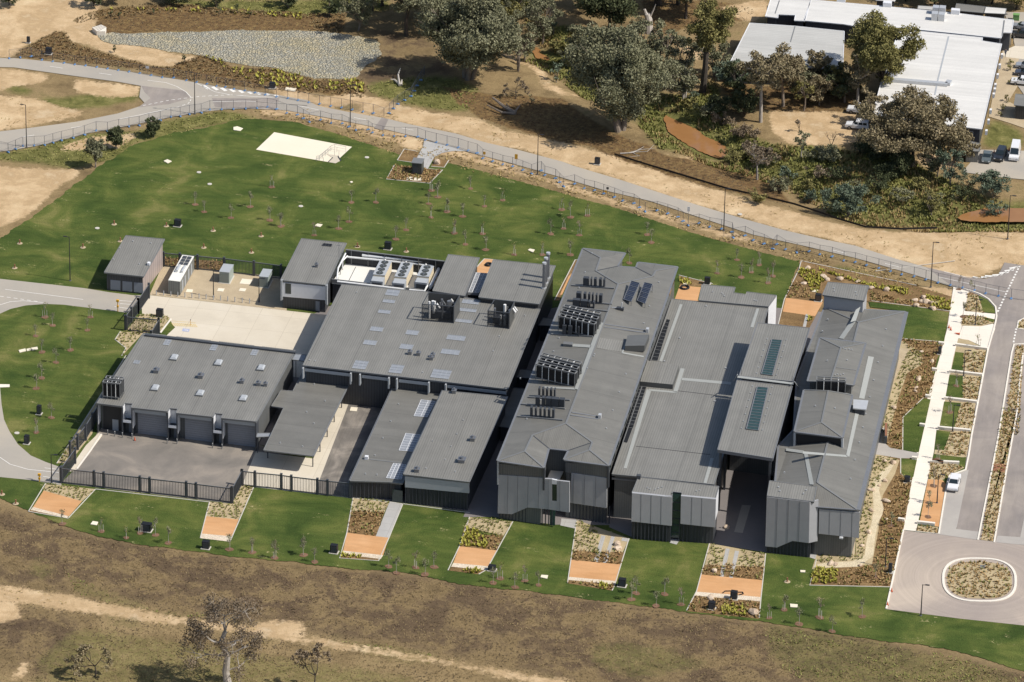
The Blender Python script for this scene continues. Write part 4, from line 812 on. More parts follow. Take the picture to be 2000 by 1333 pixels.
# garage hall
NOT = [zG1(52,400), zG1(345,435), zG1(375,400), zG1(465,406), zG1(447,450), zG1(862,495), zG1(893,458), zG1(982,466), zG1(962,512), zG1(1380,556), zG1(1412,516), zG1(1503,524), zG1(1480,570), zG1(1887,612)]
w = [W((279.7,651.5), 5.9), W((576.7,685.6), 5.9)]+[W(p, 5.9) for p in NOT[::-1]]
c = np.mean(w, 0); T = thing('garage_hall', 'flat-roofed vehicle hall with three grey roller doors onto the fenced asphalt yard', 'garage', (c[0], c[1], 0)); pl, c2 = roofslab(T, w, 'roof_sheet', .3, NS)
GF0, GF1 = W((188.8,788), 5.9), W((500.5,824), 5.9); GF0[2] = GF1[2] = 0; dirg = (GF1-GF0)/np.linalg.norm(GF1-GF0); nin = np.array([-dirg[1], dirg[0], 0])
B0, B1 = W((279.7,651.5), 0), W((576.7,685.6), 0); bw_ = [W((279.7,651.5), 5.9), W((576.7,685.6), 5.9)]
body = [GF0+dirg*.3+nin*1.75, GF1-dirg*.3+nin*1.75, bw_[1]+[-.4, -.4, 0], bw_[0]+[.4, -.4, 0]]; wallring(T, [tuple(q[:2]) for q in body], 0, lambda x, y: 5.61, 'wall_charcoal')
gp = (GF0+nin*1.75, -nin); g1 = shift(gp, .05)
def gx(x): return HIT(zG1(x, 600+(x-52)*.115), (GF0, nin))
b = MB()
for x0, x1 in ((100,338),):
    a = gx(x0); e = gx(x1); b.loft([a+nin*1.6+[0,0,-a[2]], e+nin*1.6+[0,0,-e[2]], e+nin*1.7+[0,0,-e[2]], a+nin*1.7+[0,0,-a[2]]], [np.array([*(a+nin*1.6)[:2], 5.5]), np.array([*(e+nin*1.6)[:2], 5.5]), np.array([*(e+nin*1.7)[:2], 5.5]), np.array([*(a+nin*1.7)[:2], 5.5])])
b.build('west_cladding', 'wall_dark', T)
for x0, x1 in ((470,845),(985,1368),(1503,1868)):
    a, e = gx(x0), gx(x1); a[2] = e[2] = 0; b = MB(); b.loft([p+[0, 0, 4.75] for p in (a+nin*.4, e+nin*.4, e+nin*.6, a+nin*.6)], [p+[0, 0, 5.59] for p in (a+nin*.4, e+nin*.4, e+nin*.6, a+nin*.6)]); b.build('lintel', 'pale_panel', T)
for x0, x1 in ((505,842),(1048,1370),(1540,1868)):
    a, e = gx(x0-8), gx(x1); a[2] = e[2] = 0; b = MB(); q = [a+nin*1.5, e+nin*1.5]; b.loft([q[0], q[1], q[1]+nin*.2, q[0]+nin*.2], [p+[0, 0, 4.5] for p in (q[0], q[1], q[1]+nin*.2, q[0]+nin*.2)]); dr = b.build('roller_door', 'roller_door', T)
    s = MB()
    for k in range(1, 11): s.bar(q[0]-nin*.02+[0, 0, .43*k], q[1]-nin*.02+[0, 0, .43*k], .02, .03)
    s.build('door_slat', 'gutter', dr)
    k = gx((x0+x1)/2-30); b = MB(); b.box([k[0], k[1]-.1+1.3, 5.2], (.4, .4, .25)); b.build('flood_lamp', 'black', T)
for x in (62,345,458,868,975,1385,1492,1880):
    a = gx(x); a[2] = 0; b = MB(); b.box(a+nin*.85+[0, 0, 2.8], (.2, 1.7, 5.6), math.atan2(dirg[1], dirg[0])); b.build('portal_wall', 'trim_dark' if x not in (458, 975, 1492, 62) else 'trim_dark', T)
    if x in (62,458,975,1492): b = MB(); b.box(a+nin*.85+dirg*.13+[0, 0, 3.6], (.05, 1.5, 3.9), math.atan2(dirg[1], dirg[0])); b.build('reveal', 'white_panel', T)
for x0, x1 in ((350,452),(868,972),(1388,1490)):
    a, e = gx(x0), gx(x1); a[2] = e[2] = 0; a2 = a+dirg*.12; e2 = e-dirg*.12; b = MB()
    for zz in (): pass
    b.loft([a2+nin*1.5+[0,0,2.6], e2+nin*1.5+[0,0,2.6], e2+nin*1.72+[0,0,2.6], a2+nin*1.72+[0,0,2.6]], [a2+nin*1.5+[0,0,5.75], e2+nin*1.5+[0,0,5.75], e2+nin*1.72+[0,0,5.75], a2+nin*1.72+[0,0,5.75]])
    b.box((a2+nin*.8)+[0, 0, 4.2], (.06, 1.5, 3.1), math.atan2(dirg[1], dirg[0])); b.build('light_well', 'white_panel', T)
    b = MB(); m_ = (a2+e2)/2+nin*.8; b.box(m_+[0, 0, 2.75], (np.linalg.norm(e2-a2), 1.55, .2), math.atan2(dirg[1], dirg[0])); wl = b.build('door_canopy', 'trim_dark', T)
    b = MB(); b.box(m_-nin*.75+[0, 0, 2.95], (np.linalg.norm(e2-a2)+.1, .1, .5), math.atan2(dirg[1], dirg[0])); b.build('canopy_edge', 'white_panel', wl)
    b = MB(); b.box(m_+nin*.82+dirg*.35+[0, 0, 1.1], (.95, .08, 2.2), math.atan2(dirg[1], dirg[0])); b.build('door', 'door', T)
a = gx(238); a[2] = 0; b = MB(); b.box(a+nin*1.57+[0, 0, 1.1], (1.1, .06, 2.2), math.atan2(dirg[1], dirg[0])); b.build('door', 'pale_panel', T)
for x, y in ((687,607),(862,628),(1030,648),(612,727),(790,748),(960,768)): domelight(T, pl, zn(x, y))
for x, y, s in ((617,662,.9),(792,683,.9),(955,704,.7),(1020,713,.7),(1048,716,.6)): ventbox(T, pl, zn(x, y), s)
for x, y in ((660,544),(843,565),(1004,584),(540,622)): sheetlight(T, pl, zn(x, y), 1.1, 2.2 if x != 540 else 1.2, 2, 3)
b = MB()
for x0, x1 in ((600,655),(697,832),(865,1003),(1035,1165)):
    q = [W(zn(x0, 508+(x0-600)*.117), 4.3), W(zn(x1, 508+(x1-600)*.117), 4.3)]; q += [q[1]+[-1.0, -2.4, 0], q[0]+[-1.0, -2.4, 0]]; b.prism([tuple(p[:2]) for p in q], 4.1, 4.3, dcap=NS)
b.build('rear_canopy', 'roof_sheet', T)
b = MB(); a0, a1 = W((283,655), 6.05), W((577,689.5), 6.05); b.bar(a0, a1, .5, .35); b.build('box_gutter', 'trim_dark', T)
# pale flat pieces between blocks
for k, (q, z_, lb) in enumerate((([zn(1165,590),zn(1208,593),zn(1200,618),zn(1152,612)], 4.6, 'small pale link roof between the garage hall and the workshop'), ([zG1(1895,745),(534,846.5),(531,853),zG1(1888,790)], 3.2, 'small ribbed awning at the right end of the garage hall'))):
    w = [W(p, z_) for p in q]; c = np.mean(w, 0); T = thing('link_awning', lb, 'awning', (c[0], c[1], 0)); roofslab(T, w, 'translucent_sheet', .12); b = MB()
    for p in offset([tuple(x[:2]) for x in w], .15): b.bar([*p, 0], [*p, z_-.12], .1)
    b.build('post', 'trim_dark', T)
# L-shaped canopy
cpx = [(591,727.5),(685,742.5),(611,891),(515,879.5),(554,797.4),(530,793.5),(549.5,762.6),(572,764.5)]
w = [W(p, 3.6) for p in cpx]; c = np.mean(w, 0); T = thing('parking_canopy', 'long open-sided carport roof on slim posts beside the concrete apron', 'canopy', (c[0], c[1], 0)); pl, c2 = roofslab(T, w, 'roof_sheet_fine', .22, W((515,879.5), 0)-W((611,891), 0))
for p in ((611,912),(625,883),(639,854),(652.7,825),(667,797)):
    o = W(p); b = MB(); b.bar(o, o+[0, 0, 3.38], .16); b.build('post', 'trim_dark', T)
for p in ((523,895),(540,862),(560,828),(575,800)):
    o = W(p); b = MB(); b.bar(o, o+[0, 0, 3.38], .16); b.build('post', 'trim_dark', T)
dots(T, pl, [zd(450,115),zd(378,262),zd(158,388),zd(303,412),zn(1240,710),zn(1210,820)])
b = MB(); b.bar(W((611,891), 3.45)+[.05, -.1, 0], W((515,879.5), 3.45)+[0, -.1, 0], .18, .2); b.bar(W((611,891), 3.45)+[.12, 0, 0], W((685,742.5), 3.45)+[.12, 0, 0], .16, .2); b.build('gutter', 'gutter', T)
# offices D1 and D2
T, pl, pin = block('office_wing', 'low flat-roofed wing with large translucent skylights and ribbed dark walls', [((770,752.4),4.4),((866,763),4.4),((786.5,945),3.5),((758,942),3.5),((683.6,939.6),3.5)], wall='wall_dark', mat='roof_sheet_fine', d=EW)
for q in ([(1075,106),(1168,118),(1115,219),(1028,212)], [(975,325),(1072,335),(1022,443),(930,436)], [(895,520),(978,528),(945,625),(848,615)]): quadlight(T, pl, [zd(*p) for p in q], 2 if q[0][0] != 895 else 4, 7)
fr = sorted(pin, key=lambda p: P([p[0], p[1], 0])[1])[-3:]; fr.sort(key=lambda p: p[0]); b = MB(); battens(b, np.array(fr[0])+[0, -.1], np.array(fr[1])+[0, -.1], 0, 3.2); b.build('batten_wall', 'batten', T)
b = MB(); b.bar(W((683.6,939.6), 3.3)+[0, -.1, 0], W((758,942.5), 3.3)+[0, -.1, 0], .2, .22); b.bar(W((683.6,939.6), 3.35)+[-.12, 0, 0], W((770,752.4), 4.25)+[-.12, 0, 0], .2, .2); b.build('gutter', 'gutter', T)
b = MB(); b.box(zx(pl, zd(720,490))+[0, 0, .3], (.6, .6, .6)); b.build('roof_unit', 'white_panel', T); dots(T, pl, [zd(928,135),zd(878,247),zd(826,356),zd(775,470),zd(713,590),zd(788,596)]); b = MB(); strip_on(b, pl, [zd(735,492), zd(985,520)], .25); b.build('expansion_flashing', 'trim', T)
b = MB(); a = W((766,981)); e = W((786,983)); b.loft([a, e, e+[0, .1, 0], a+[0, .1, 0]], [q+[0, 0, 2.4] for q in (a, e, e+[0, .1, 0], a+[0, .1, 0])]); b.build('glass_door', 'dark_glass', T)
T, pl, pin = block('records_wing', 'taller flat-roofed wing with a white band over ribbed dark walls', [((864.5,763.5),6.3),((992,775.5),6.3),((917,942),5.7),((788,927),5.7)], wall='wall_dark')
fr = sorted(pin, key=lambda p: P([p[0], p[1], 0])[1])[-2:]; fr.sort(key=lambda p: p[0]); f0 = vplane([*fr[0], 0], [*fr[1], 0])
b = MB(); onface(b, shift(f0, .3), [zd(970,603), zd(1388,648), zd(1388,713), zd(970,674)], th=.3); b.build('white_band', 'pale_panel', T); b = MB(); battens(b, np.array(fr[0])+[0, -.1], np.array(fr[1])+[0, -.1], 0, 3.5); b.build('batten_wall', 'batten', T)
for x, y, s in ((1290,60,.7),(1410,370,.8),(1048,572,.8),(1340,508,1.1)): ventbox(T, pl, zd(x, y), s)
dots(T, pl, [zd(1350,240),zd(1232,497),zd(1297,575),zd(1107,555),zd(1270,412),zd(1308,330),zd(1150,375)], s=.14)
b = MB(); b.bar(W((788,927), 5.5)+[0, -.1, 0], W((917,942), 5.5)+[0, -.1, 0], .2, .2); b.bar(W((864.5,763.5), 6.2)+[-.1, 0, 0], W((788,927), 5.6)+[-.1, 0, 0], .14, .3); b.build('gutter', 'trim_dark', T)
# low dark link roofs in the gap west of the long block
for k, (q, z_, lb) in enumerate((([za(1870,570),za(1960,575),za(1930,625),za(1840,620)], 3.4, 'low dark link roof at the back of the narrow gap'), ([za(1715,905),za(1825,915),za(1800,965),za(1690,960)], 3.4, 'middle dark link roof in the narrow gap'), ([za(1665,1025),za(1775,1035),zd(1660,290),zd(1580,280),zd(1650,60)], 3.0, 'longest dark link roof near the front of the narrow gap'))):
    w = [W(p, z_) for p in q]; c = np.mean(w, 0); T = thing('link_roof', lb, 'link roof', (c[0], c[1], 0)); roofslab(T, w, 'roof_sheet_fine', .2, EW, trim='trim_dark'); wallring(T, offset(ccw([tuple(x[:2]) for x in w]), .3), 0, lambda x, y: z_-.2, 'wall_dark')
# ================================================================ long two-storey block (hipped ribbed roof)
def hiproof(T, V, faces, fascia, th=.28, mat='roof_sheet_fine', trim='trim'):
    """V: name -> (pixel, z); faces: (list of names, rib direction)"""
    W3 = {k: W(p, z) for k, (p, z) in V.items()}; b = MB(); pls = []
    for names, d in faces:
        pts = [W3[k] for k in names]; nn = np.cross(pts[1]-pts[0], pts[2]-pts[0])
        if nn[2] < 0: pts = pts[::-1]
        b.face(pts, d); pls.append(fitplane(pts))
    b.build('roof', mat, T); f = MB()
    for a, c in zip(fascia, fascia[1:]+fascia[:1]):
        p, q = W3[a], W3[c]; f.face([p-[0, 0, th], q-[0, 0, th], q-[0, 0, .003], p-[0, 0, .003]]); e = (q-p)/np.linalg.norm(q-p); f.bar(p+e*.05-[0, 0, .02], q-e*.05-[0, 0, .02], .34, .12)
    f.build('gutter', 'gutter', T)
    s = MB(); s.face([W3[k]-[0, 0, th] for k in fascia][::-1]); s.build('soffit', 'trim_dark', T)
    return W3, pls
E0 = 11.3
V = dict(a=((1138.5,485.5),E0), b=((1221.6,494.5),E0), c=((1206.5,520.5),E0), d=((1242,523),E0), e=((1246,512.5),E0), f=((1323.6,521.5),E0), g=((1189.5,910),E0), h=((1101,898.4),E0), i=((1110,880.5),E0), j=((1072,876.5),E0), k=((1062.4,914),E0), l=((971,900.5),E0),
  R=((1207.5,555.6),12.75), S=((1105.5,827.5),12.75), wn=((1164,529.5),11.95), wt=((1173,504),11.95), en=((1275,540),11.8), et=((1281,529.5),11.8), ws=((1040,850.5),12.05), wb=((1025,882),12.05), es=((1157,864.6),12.0), eb=((1151.5,879.4),12.0))
FC = [(('l','ws','S','R','wn','a'),EW) , (('f','en','R','S','es','g'),EW), (('a','wt','b'),NS), (('a','wn','wt'),EW), (('b','wt','wn','c'),EW), (('R','wn','c','d','en'),NS), (('d','e','et','en'),EW), (('e','f','et'),NS), (('f','et','en'),EW),
  (('S','ws','j','i','es'),NS), (('l','wb','ws'),EW), (('l','k','wb'),NS), (('k','j','ws','wb'),EW), (('h','i','es','eb'),EW), (('h','eb','g'),NS), (('g','eb','es'),EW)]
c = np.mean([W(v[0], E0) for v in V.values()], 0); T = thing('long_block', 'long two-storey block with hipped grey roof, solar collectors and racks of condensers', 'building', (c[0], c[1], 0))
ring = list('abcdefghijkl'); W3, pls = hiproof(T, V, FC, ring)
AW, AE = pls[0], pls[1]
pin = offset(ccw([tuple(W3[k][:2]) for k in ring]), .45); wallring(T, pin, 0, lambda x, y: E0-.27, 'wall_charcoal')
fW = shift(vplane(W3['l'], W3['k']), -.18); fE = shift(vplane(W3['h'], W3['g']), -.18)
b = MB(); onface(b, fW, [zA1(28,520), zA1(545,578), zA1(545,690), zA1(28,652)], th=.25); b.build('louvre_band', 'wall_charcoal', T)
b = MB(); onface(b, shift(fE, .0), [zA1(815,505), zA1(1305,548), zA1(1305,690), zA1(815,625)], th=.25); b.build('louvre_band', 'wall_charcoal', T)
b = MB(); onface(b, shift(fW, .12), [zA1(22,655), zA1(548,692), zA1(560,700), zA1(655,706), zA1(655,962), zA1(712,966), zA1(712,722), zA1(862,738), zA1(860,1100), zA1(610,1062), zA1(365,1040), zA1(182,1120), zA1(12,1110)], th=.35); pw = b.build('facade_panels', 'panel_grey', T)
b = MB(); onface(b, shift(fW, .12), [zA1(655,706), zA1(712,718), zA1(712,768), zA1(655,764)], th=.3); b.build('white_inset', 'white_panel', T)
b = MB(); onface(b, shift(fW, .02), [zA1(650,764), zA1(716,768), zA1(716,968), zA1(650,963)]); b.build('window', 'dark_glass', T)
b = MB(); s = shift(fW, .125)
for x0, y0, x1, y1 in ((134,660,128,1115),(251,668,246,1095),(374,678,366,1042),(500,688,493,1050),(612,702,612,1062),(750,724,746,1082)): b.bar(HIT(zA1(x0,y0), s), HIT(zA1(x1,y1), s), .05, .02)
b.build('panel_joints', 'joint', T)
b = MB(); onface(b, shift(fE, .12), [zA1(885,632), zA1(1302,692), zA1(1302,1048), zA1(868,985)], th=.35); b.build('facade_panels', 'panel_grey', T)
b = MB(); s = shift(fE, .125)
for x0, y0, x1, y1 in ((915,640,905,990),(1043,658,1038,1005),(1173,676,1168,1025)): b.bar(HIT(zA1(x0,y0), s), HIT(zA1(x1,y1), s), .05, .02)
b.build('panel_joints', 'joint', T)
b = MB(); onface(b, shift(fW, .3), [zA1(545,575), zA1(570,578), zA1(566,840), zA1(545,838)], th=.5); b.build('corner_fin', 'trim_dark', T)
b = MB(); onface(b, shift(fE, .3), [zA1(1306,545), zA1(1330,548), zA1(1326,810), zA1(1306,812)], th=.5); b.build('corner_fin', 'trim_dark', T)
b = MB(); onface(b, shift(fW, .3), [zA1(5,500), zA1(22,502), zA1(18,770), zA1(5,770)], th=.5); b.build('corner_fin', 'pale_panel', T)
b = MB(); q = [W((975,1013.5)), W((1078,1026.5))]; battens(b, q[0], q[1], 0, 3.6, .55); b.build('batten_wall', 'batten', T)
b = MB(); q = [W((1112,1013.5)), W((1189,1025))]; battens(b, q[0]+[0, .3, 0], q[1]+[0, .3, 0], 0, 3.4, .55); b.build('batten_wall', 'batten', T)
b = MB(); q = [W((1080,1026)), W((1085,1026.5))]; b.box((q[0]+q[1])/2+[-.3, -.1, 1.6], (.9, .1, 3.2)); b.build('glass_door', 'green_glass', T)
b = MB(); z_ = 7.0; q = [W(zA1(*p), z_) for p in ((600,692),(745,706),(790,612),(640,600))]; b.prism([tuple(p[:2]) for p in q], z_-.25, z_); b.build('balcony_floor', 'concrete_white', T)
b = MB(); q = [W(zA1(*p), z_-.2) for p in ((600,700),(745,716))]; b.bar(q[0], q[1], .12, .5); b.build('balcony_upstand', 'white_panel', T)
# west and east eaves walls: windows as dark slots on the east side
ew0, ew1 = W3['g'], W3['f']; ep = shift(vplane(ew0, ew1), -.42)
for t0 in np.arange(.03, .97, .055):
    a = ew0+(ew1-ew0)*t0; e = ew0+(ew1-ew0)*(t0+.03); n_ = ep[1] if ep[1][0] > 0 else -ep[1]; b = MB(); off = n_*(-.4+.03)
    b.face([np.array([*(a+off)[:2], 8.6]), np.array([*(e+off)[:2], 8.6]), np.array([*(e+off)[:2], 10.6]), np.array([*(a+off)[:2], 10.6])]); b.build('window', 'dark_glass', T)
# roof fittings
b = MB()
for p, q in (('l','wb'),('wb','ws'),('ws','S'),('S','es'),('es','eb'),('eb','g'),('S','R'),('R','wn'),('wn','wt'),('wt','a'),('R','en'),('en','et'),('et','f'),('k','wb'),('h','eb')): b.bar(W3[p]+[0, 0, .04], W3[q]+[0, 0, .04], .34, .07)
b.build('ridge_cap', 'trim', T)
b = MB()
for p, q in (('ws','j'),('es','i'),('wn','c'),('en','d')): b.bar(W3[p]+[0, 0, .03], W3[q]+[0, 0, .03], .2, .05)
b.build('valley', 'trim_dark' , T)
b = MB(); lay(b, AW, [zM(735,335), zM(790,345), zM(455,1215), zM(412,1205)], .10, EW, .05); lay(b, AW, [zM(0,1170), zM(425,1190), zM(420,1215), zM(0,1190)], .10, EW, .05); lay(b, AW, [zb(733,742), zb(850,750), zb(845,768), zb(728,760)], .10, EW, .05); b.build('walkway', 'walkway', T)
b = MB(); strip_on(b, AE, [zb(938,614), zb(1200,652)], .28, .06, .08); strip_on(b, AE, [zb(932,632), zb(1200,670)], .28, .06, .08); strip_on(b, AE, [zb(722,1188), zb(895,1215)], .28, .06, .08); strip_on(b, AE, [zb(715,1205), zb(893,1232)], .28, .06, .08); b.build('pipe_tray', 'gutter', T)
for x, y in ((1215,665),(905,1225)):
    o = HIT(zb(x, y), AE); b = MB(); b.box(o+[0, 0, .4], (.5, .8, .8)); b.build('roof_unit', 'metal_light', T)
b = MB(); lay(b, AE, [zM(740,535), zM(1055,580), zM(1020,720), zM(700,668)], .05, NS, .04); b.build('flat_panel', 'roof_sheet', T)
q = [zb(1085,715), zb(1225,730), zb(1195,800), zb(1068,785)]; w = [HIT(p, AE)+[0, 0, .95] for p in q]; zt_ = max(p[2] for p in w); b = MB(); b.prism([tuple(p[:2]) for p in w], zt_-1.2, zt_, dcap=EW); b.build('roof_pod', 'wall_charcoal', T)
b = MB(); strip_on(b, AE, [zb(1050,800), zb(1190,825)], .5, .06); strip_on(b, AE, [zb(1050,800), zb(1085,715)], .3, .06); b.build('flashing', 'walkway', T)
b = MB(); lay(b, AW, [zb(672,740), zb(733,745), zb(728,762), zb(668,757)], .5, EW, .5); b.build('roof_hatch', 'trim', T)
dots(T, AW, [zb(770,378),zb(640,705),zb(605,792),zb(388,968),zb(430,1232),zb(855,155),zb(810,278),zb(520,1110)], s=.18); dots(T, AE, [zb(1192,610),zb(1075,940),zb(1032,1058),zb(990,1178),zb(948,1295),zb(1290,342),zb(1228,497),zb(870,810),zb(866,822),zb(825,905),zb(1245,398)], s=.18)

# crossing gutters that carry the acoustic fins
for q in ([(722,362),(1000,382)],[(700,462),(985,485)],[(685,500),(960,532)],[(440,1090),(712,1110)],[(395,1135),(680,1165)],[(370,1215),(665,1240)],[(590,680),(860,695)]):
    b = MB(); strip_on(b, AW, [zb(*q[0]), zb(*q[1])], .3, .1, .25); b.build('box_gutter', 'trim', T)
# solar collectors
for k, (q, nm) in enumerate((([(1110,330),(1165,345),(1110,465),(1060,450)], 'left'), ([(1195,340),(1248,352),(1200,478),(1148,458)], 'right'))):
    o = HIT(zb(*q[3]), AE); T2 = thing('solar_collector', nm+' of the two tilted dark solar collectors on the long hipped roof', 'solar collector', o, 'two solar collectors'); b = MB()
    base = HIT(zb(*q[3]), AE); pn = (base+[0, 0, .25], np.array([-.30, -.12, 1.])/np.linalg.norm([.30, .12, 1.])); pts = [HIT(zb(*p), pn) for p in q]
    b.loft([p-pn[1]*.12 for p in pts], pts); b.build('panel', 'solar', T2); f = MB()
    for i in range(2): f.bar(pts[i*3 if i == 0 else 1]+[0, 0, .02], pts[3 if i == 0 else 2]+[0, 0, .02], .1, .08)
    f.bar(pts[0]+[0, 0, .02], pts[1]+[0, 0, .02], .1, .08); f.bar(pts[3]+[0, 0, .02], pts[2]+[0, 0, .02], .1, .08)
    for i in range(1, 12): t = i/12; f.bar(pts[0]+(pts[3]-pts[0])*t+[0, 0, .03], pts[1]+(pts[2]-pts[1])*t+[0, 0, .03], .05 if i % 3 else .12, .03)
    f.build('frame', 'gutter', T2)
    for p in pts: g = MB(); zz = zat(AE, p[0], p[1]); g.bar([p[0], p[1], zz], p-[0, 0, .1], .08); g.build('leg', 'gutter', T2)
o = HIT(zb(1038,520), AE); T2 = thing('roof_pump', 'small dark pump with white valves below the solar collectors', 'pump', o); MB().box(o+[0, 0, .3], (1.3, .6, .5)).build('pump_body', 'trim_dark', T2); MB().tube([o+[.2, 0, .5], o+[.3, .1, 1.5]], .12).build('pipe', 'metal_light', T2); MB().tube([o+[-1.6, .1, .3], o+[-.5, 0, .4]], .1).build('pipe', 'metal_light', T2)
def condenser(name, label, f0, f1, h, z, n, group, dep=.95):
    """rack of tall black condenser boxes; f0,f1 ground line of the front face (world)"""
    L = np.linalg.norm((f1-f0)[:2]); e = (f1-f0)/L; e[2] = 0; nn = np.array([-e[1], e[0], 0]); o = (f0+f1)/2; T = thing(name, label, 'condenser rack', (o[0], o[1], z), group)
    f0 = np.array([f0[0], f0[1], z]); f1 = np.array([f1[0], f1[1], z]); b = MB()
    for k in range(n+1):
        p = f0+(f1-f0)*k/n
        for s in (0, dep): b.bar(p+nn*s, p+nn*s+[0, 0, h], .12)
        b.bar(p+[0, 0, h], p+nn*dep+[0, 0, h], .16, .14)
    for s in (0, dep):
        for zz in (.45, h): b.bar(f0+nn*s+[0, 0, zz], f1+nn*s+[0, 0, zz], .16, .16)
    b.build('frame', 'trim', T)
    for k in range(n):
        a = f0+(f1-f0)*(k+.08)/n; c = f0+(f1-f0)*(k+.92)/n; b = MB(); b.loft([a+nn*.08+[0, 0, .5], c+nn*.08+[0, 0, .5], c+nn*(dep-.08)+[0, 0, .5], a+nn*(dep-.08)+[0, 0, .5]], [q+[0, 0, h-.35] for q in (a+nn*.08, c+nn*.08, c+nn*(dep-.08), a+nn*(dep-.08))]); cb = b.build('condenser', 'black', T)
        g = MB()
        for i in range(3): p = a+(c-a)*(i+.5)/3; g.bar(p+[0, 0, .5]+nn*.04, p+[0, 0, h-.4]+nn*.04, .05)
        g.build('coil_ribs', 'mesh_black', cb)
        if k % 2 == 0 or n > 5:
            p = f0+(f1-f0)*(k+1)/n if k < n-1 else a; b = MB(); b.tube([p-nn*.03+[0, 0, .5], p-nn*.03+[0, 0, h-.1], p+nn*.4+[0, 0, h+.12]], .07, 5); b.build('duct', 'pipe_white', T)
    return T
for gi, (rows, gname) in enumerate((([((1090,651.5),(1160,658)),((1094.5,642),(1165,648)),((1099,633.5),(1169,639))], 'back'), ([((1046,747),(1122,754.5)),((1051,738),(1126,745.5)),((1055.5,729.5),(1131,736.5))], 'front'))):
    for ri, (p, q) in enumerate(rows):
        a, e = HIT(p, AW), HIT(q, AW); condenser('condenser_rack', ('front', 'middle', 'rear')[ri]+' rack of black condensers in the '+gname+' group on the long hipped roof', a, e, 3.0, (a[2]+e[2])/2, 6, 'condenser racks on the long roof')
for ri, (p, q) in enumerate(((zG1(125,345), zG1(320,365)), (zG1(155,300), zG1(350,320)))):
    a, e = W(p, 5.9), W(q, 5.9); condenser('condenser_rack', ('front', 'rear')[ri]+' rack of black condensers on the corner of the garage hall roof', a, e, 3.2, 5.93, 4, 'condenser racks on the garage hall')
FINS = [([(795,830),(843,850),(865,880),(898,913),(926,936)], 312, 322, 366, 378, 'backmost'), ([(750,780),(797,812),(827,838),(851,860),(876,884),(898,918)], 408, 425, 466, 482, 'second'), ([(727,772),(778,822),(828,838),(858,868)], 453, 470, 500, 512, 'third'),
  ([(660,685),(697,722),(760,770)], 620, 632, 684, 694, 'fourth'), ([(503,512),(528,538),(553,563),(578,590),(604,613)], 1030, 1040, 1090, 1097, 'fifth'), ([(485,510),(525,545),(552,585),(588,635),(640,672)], 1088, 1105, 1148, 1160, 'sixth'), ([(450,463),(480,490),(510,520),(537,548),(565,577),(593,607)], 1155, 1172, 1218, 1232, 'frontmost')]
for xs_, t0, t1, b0, b1, nm in FINS:
    o = HIT(zb(xs_[0][0], b0), AW); T2 = thing('acoustic_fins', nm+' row of upright dark acoustic fins across the long hipped roof', 'fin row', o, 'rows of acoustic fins'); X0, X1 = xs_[0][0], xs_[-1][1]
    for x0, x1 in xs_:
        f = (x0-X0)/(X1-X0); yb = b0+(b1-b0)*f; ytp = t0+(t1-t0)*f; a, e = HIT(zb(x0, yb), AW), HIT(zb(x1, yb+(x1-x0)*.1), AW); h_ = min(2.6, HT(zb(x0, yb), zb(x0, ytp)[1], a[2])); b = MB(); b.loft([a, e, e+[0, .9, 0], a+[0, .9, 0]], [p+[0, 0, h_] for p in (a, e, e+[0, .9, 0], a+[0, .9, 0])]); b.build('fin', 'trim_dark', T2)

# ================================================================ middle hall
BZ = lambda p, z: W(p, z)
mid = [((1312.5,584.4),6.9), ((1500.5,603),6.9), ((1395,947),8.6), ((1246,931),8.6), ((1195.5,926.5),8.6)]
w = [W(p, z) for p, z in mid]; c = np.mean(w, 0); T = thing('middle_hall', 'broad low ribbed roof between the long hipped block and the raised roofs with glass strips', 'building', (c[0], c[1], 0)); BP, c2 = roofslab(T, w, 'roof_sheet', .3, NS); pin = offset(c2, .4); wallring(T, pin, 0, lambda x, y: zat(BP, x, y)-.3, 'wall_charcoal')
b = MB(); lay(b, BP, [zb(1425,482), zb(1443,485), zb(1310,858), zb(1292,852)], .05, NS, .05); lay(b, BP, [zb(1925,510), zb(1943,512), zb(1905,635), zb(1885,632)], .05, NS, .05); lay(b, BP, [zb(1430,900), zb(1457,903), zb(1408,1060), zb(1382,1055)], .05, NS, .05)
lay(b, BP, [zb(1210,1038), zb(1240,1040), ze(1080,385), ze(1060,383)], .05, NS, .05); lay(b, BP, [ze(1625,318), ze(1648,320), ze(1600,482), ze(1580,480)], .05, NS, .05); lay(b, BP, [zb(1440,962), zb(1760,990), zb(1757,1008), zb(1437,978)], .05, EW, .05); lay(b, BP, [zb(1225,1035), zb(1410,1052), zb(1408,1062), zb(1222,1047)], .05, EW, .05); b.build('walkway', 'walkway', T)
for q in ([zb(1405,1045), zb(1740,1085)], [ze(1140,240), ze(1625,295)]): b = MB(); strip_on(b, BP, q, .12, .02, .03); b.build('sheet_lap', 'joint', T)
for q in ([(1340,582),(1362,586),(1280,852),(1228,846)], [(1165,1018),(1207,1022),(1120,1290),(1078,1285)], ):
    b = MB(); lay(b, BP, [zb(*p) for p in q], .04, NS); s = b.build('louvre_light', 'black', T); g = MB(); A_, B_, C_, D_ = [HIT(zb(*p), BP)+[0, 0, .07] for p in q]
    for i in range(13): g.bar(A_+(D_-A_)*i/12, B_+(C_-B_)*i/12, .08, .06)
    g.build('louvre_bar', 'trim', s)
q = [ze(1085,110), ze(1122,112), ze(1083,218), ze(1050,212)]; b = MB(); lay(b, BP, q, .04, NS); b.build('louvre_light', 'black', T)
for x, y in ((1725,903),(1655,1118),(1425,705),(1325,858),(1598,497)): dots(T, BP, [zb(x, y)], s=.22)
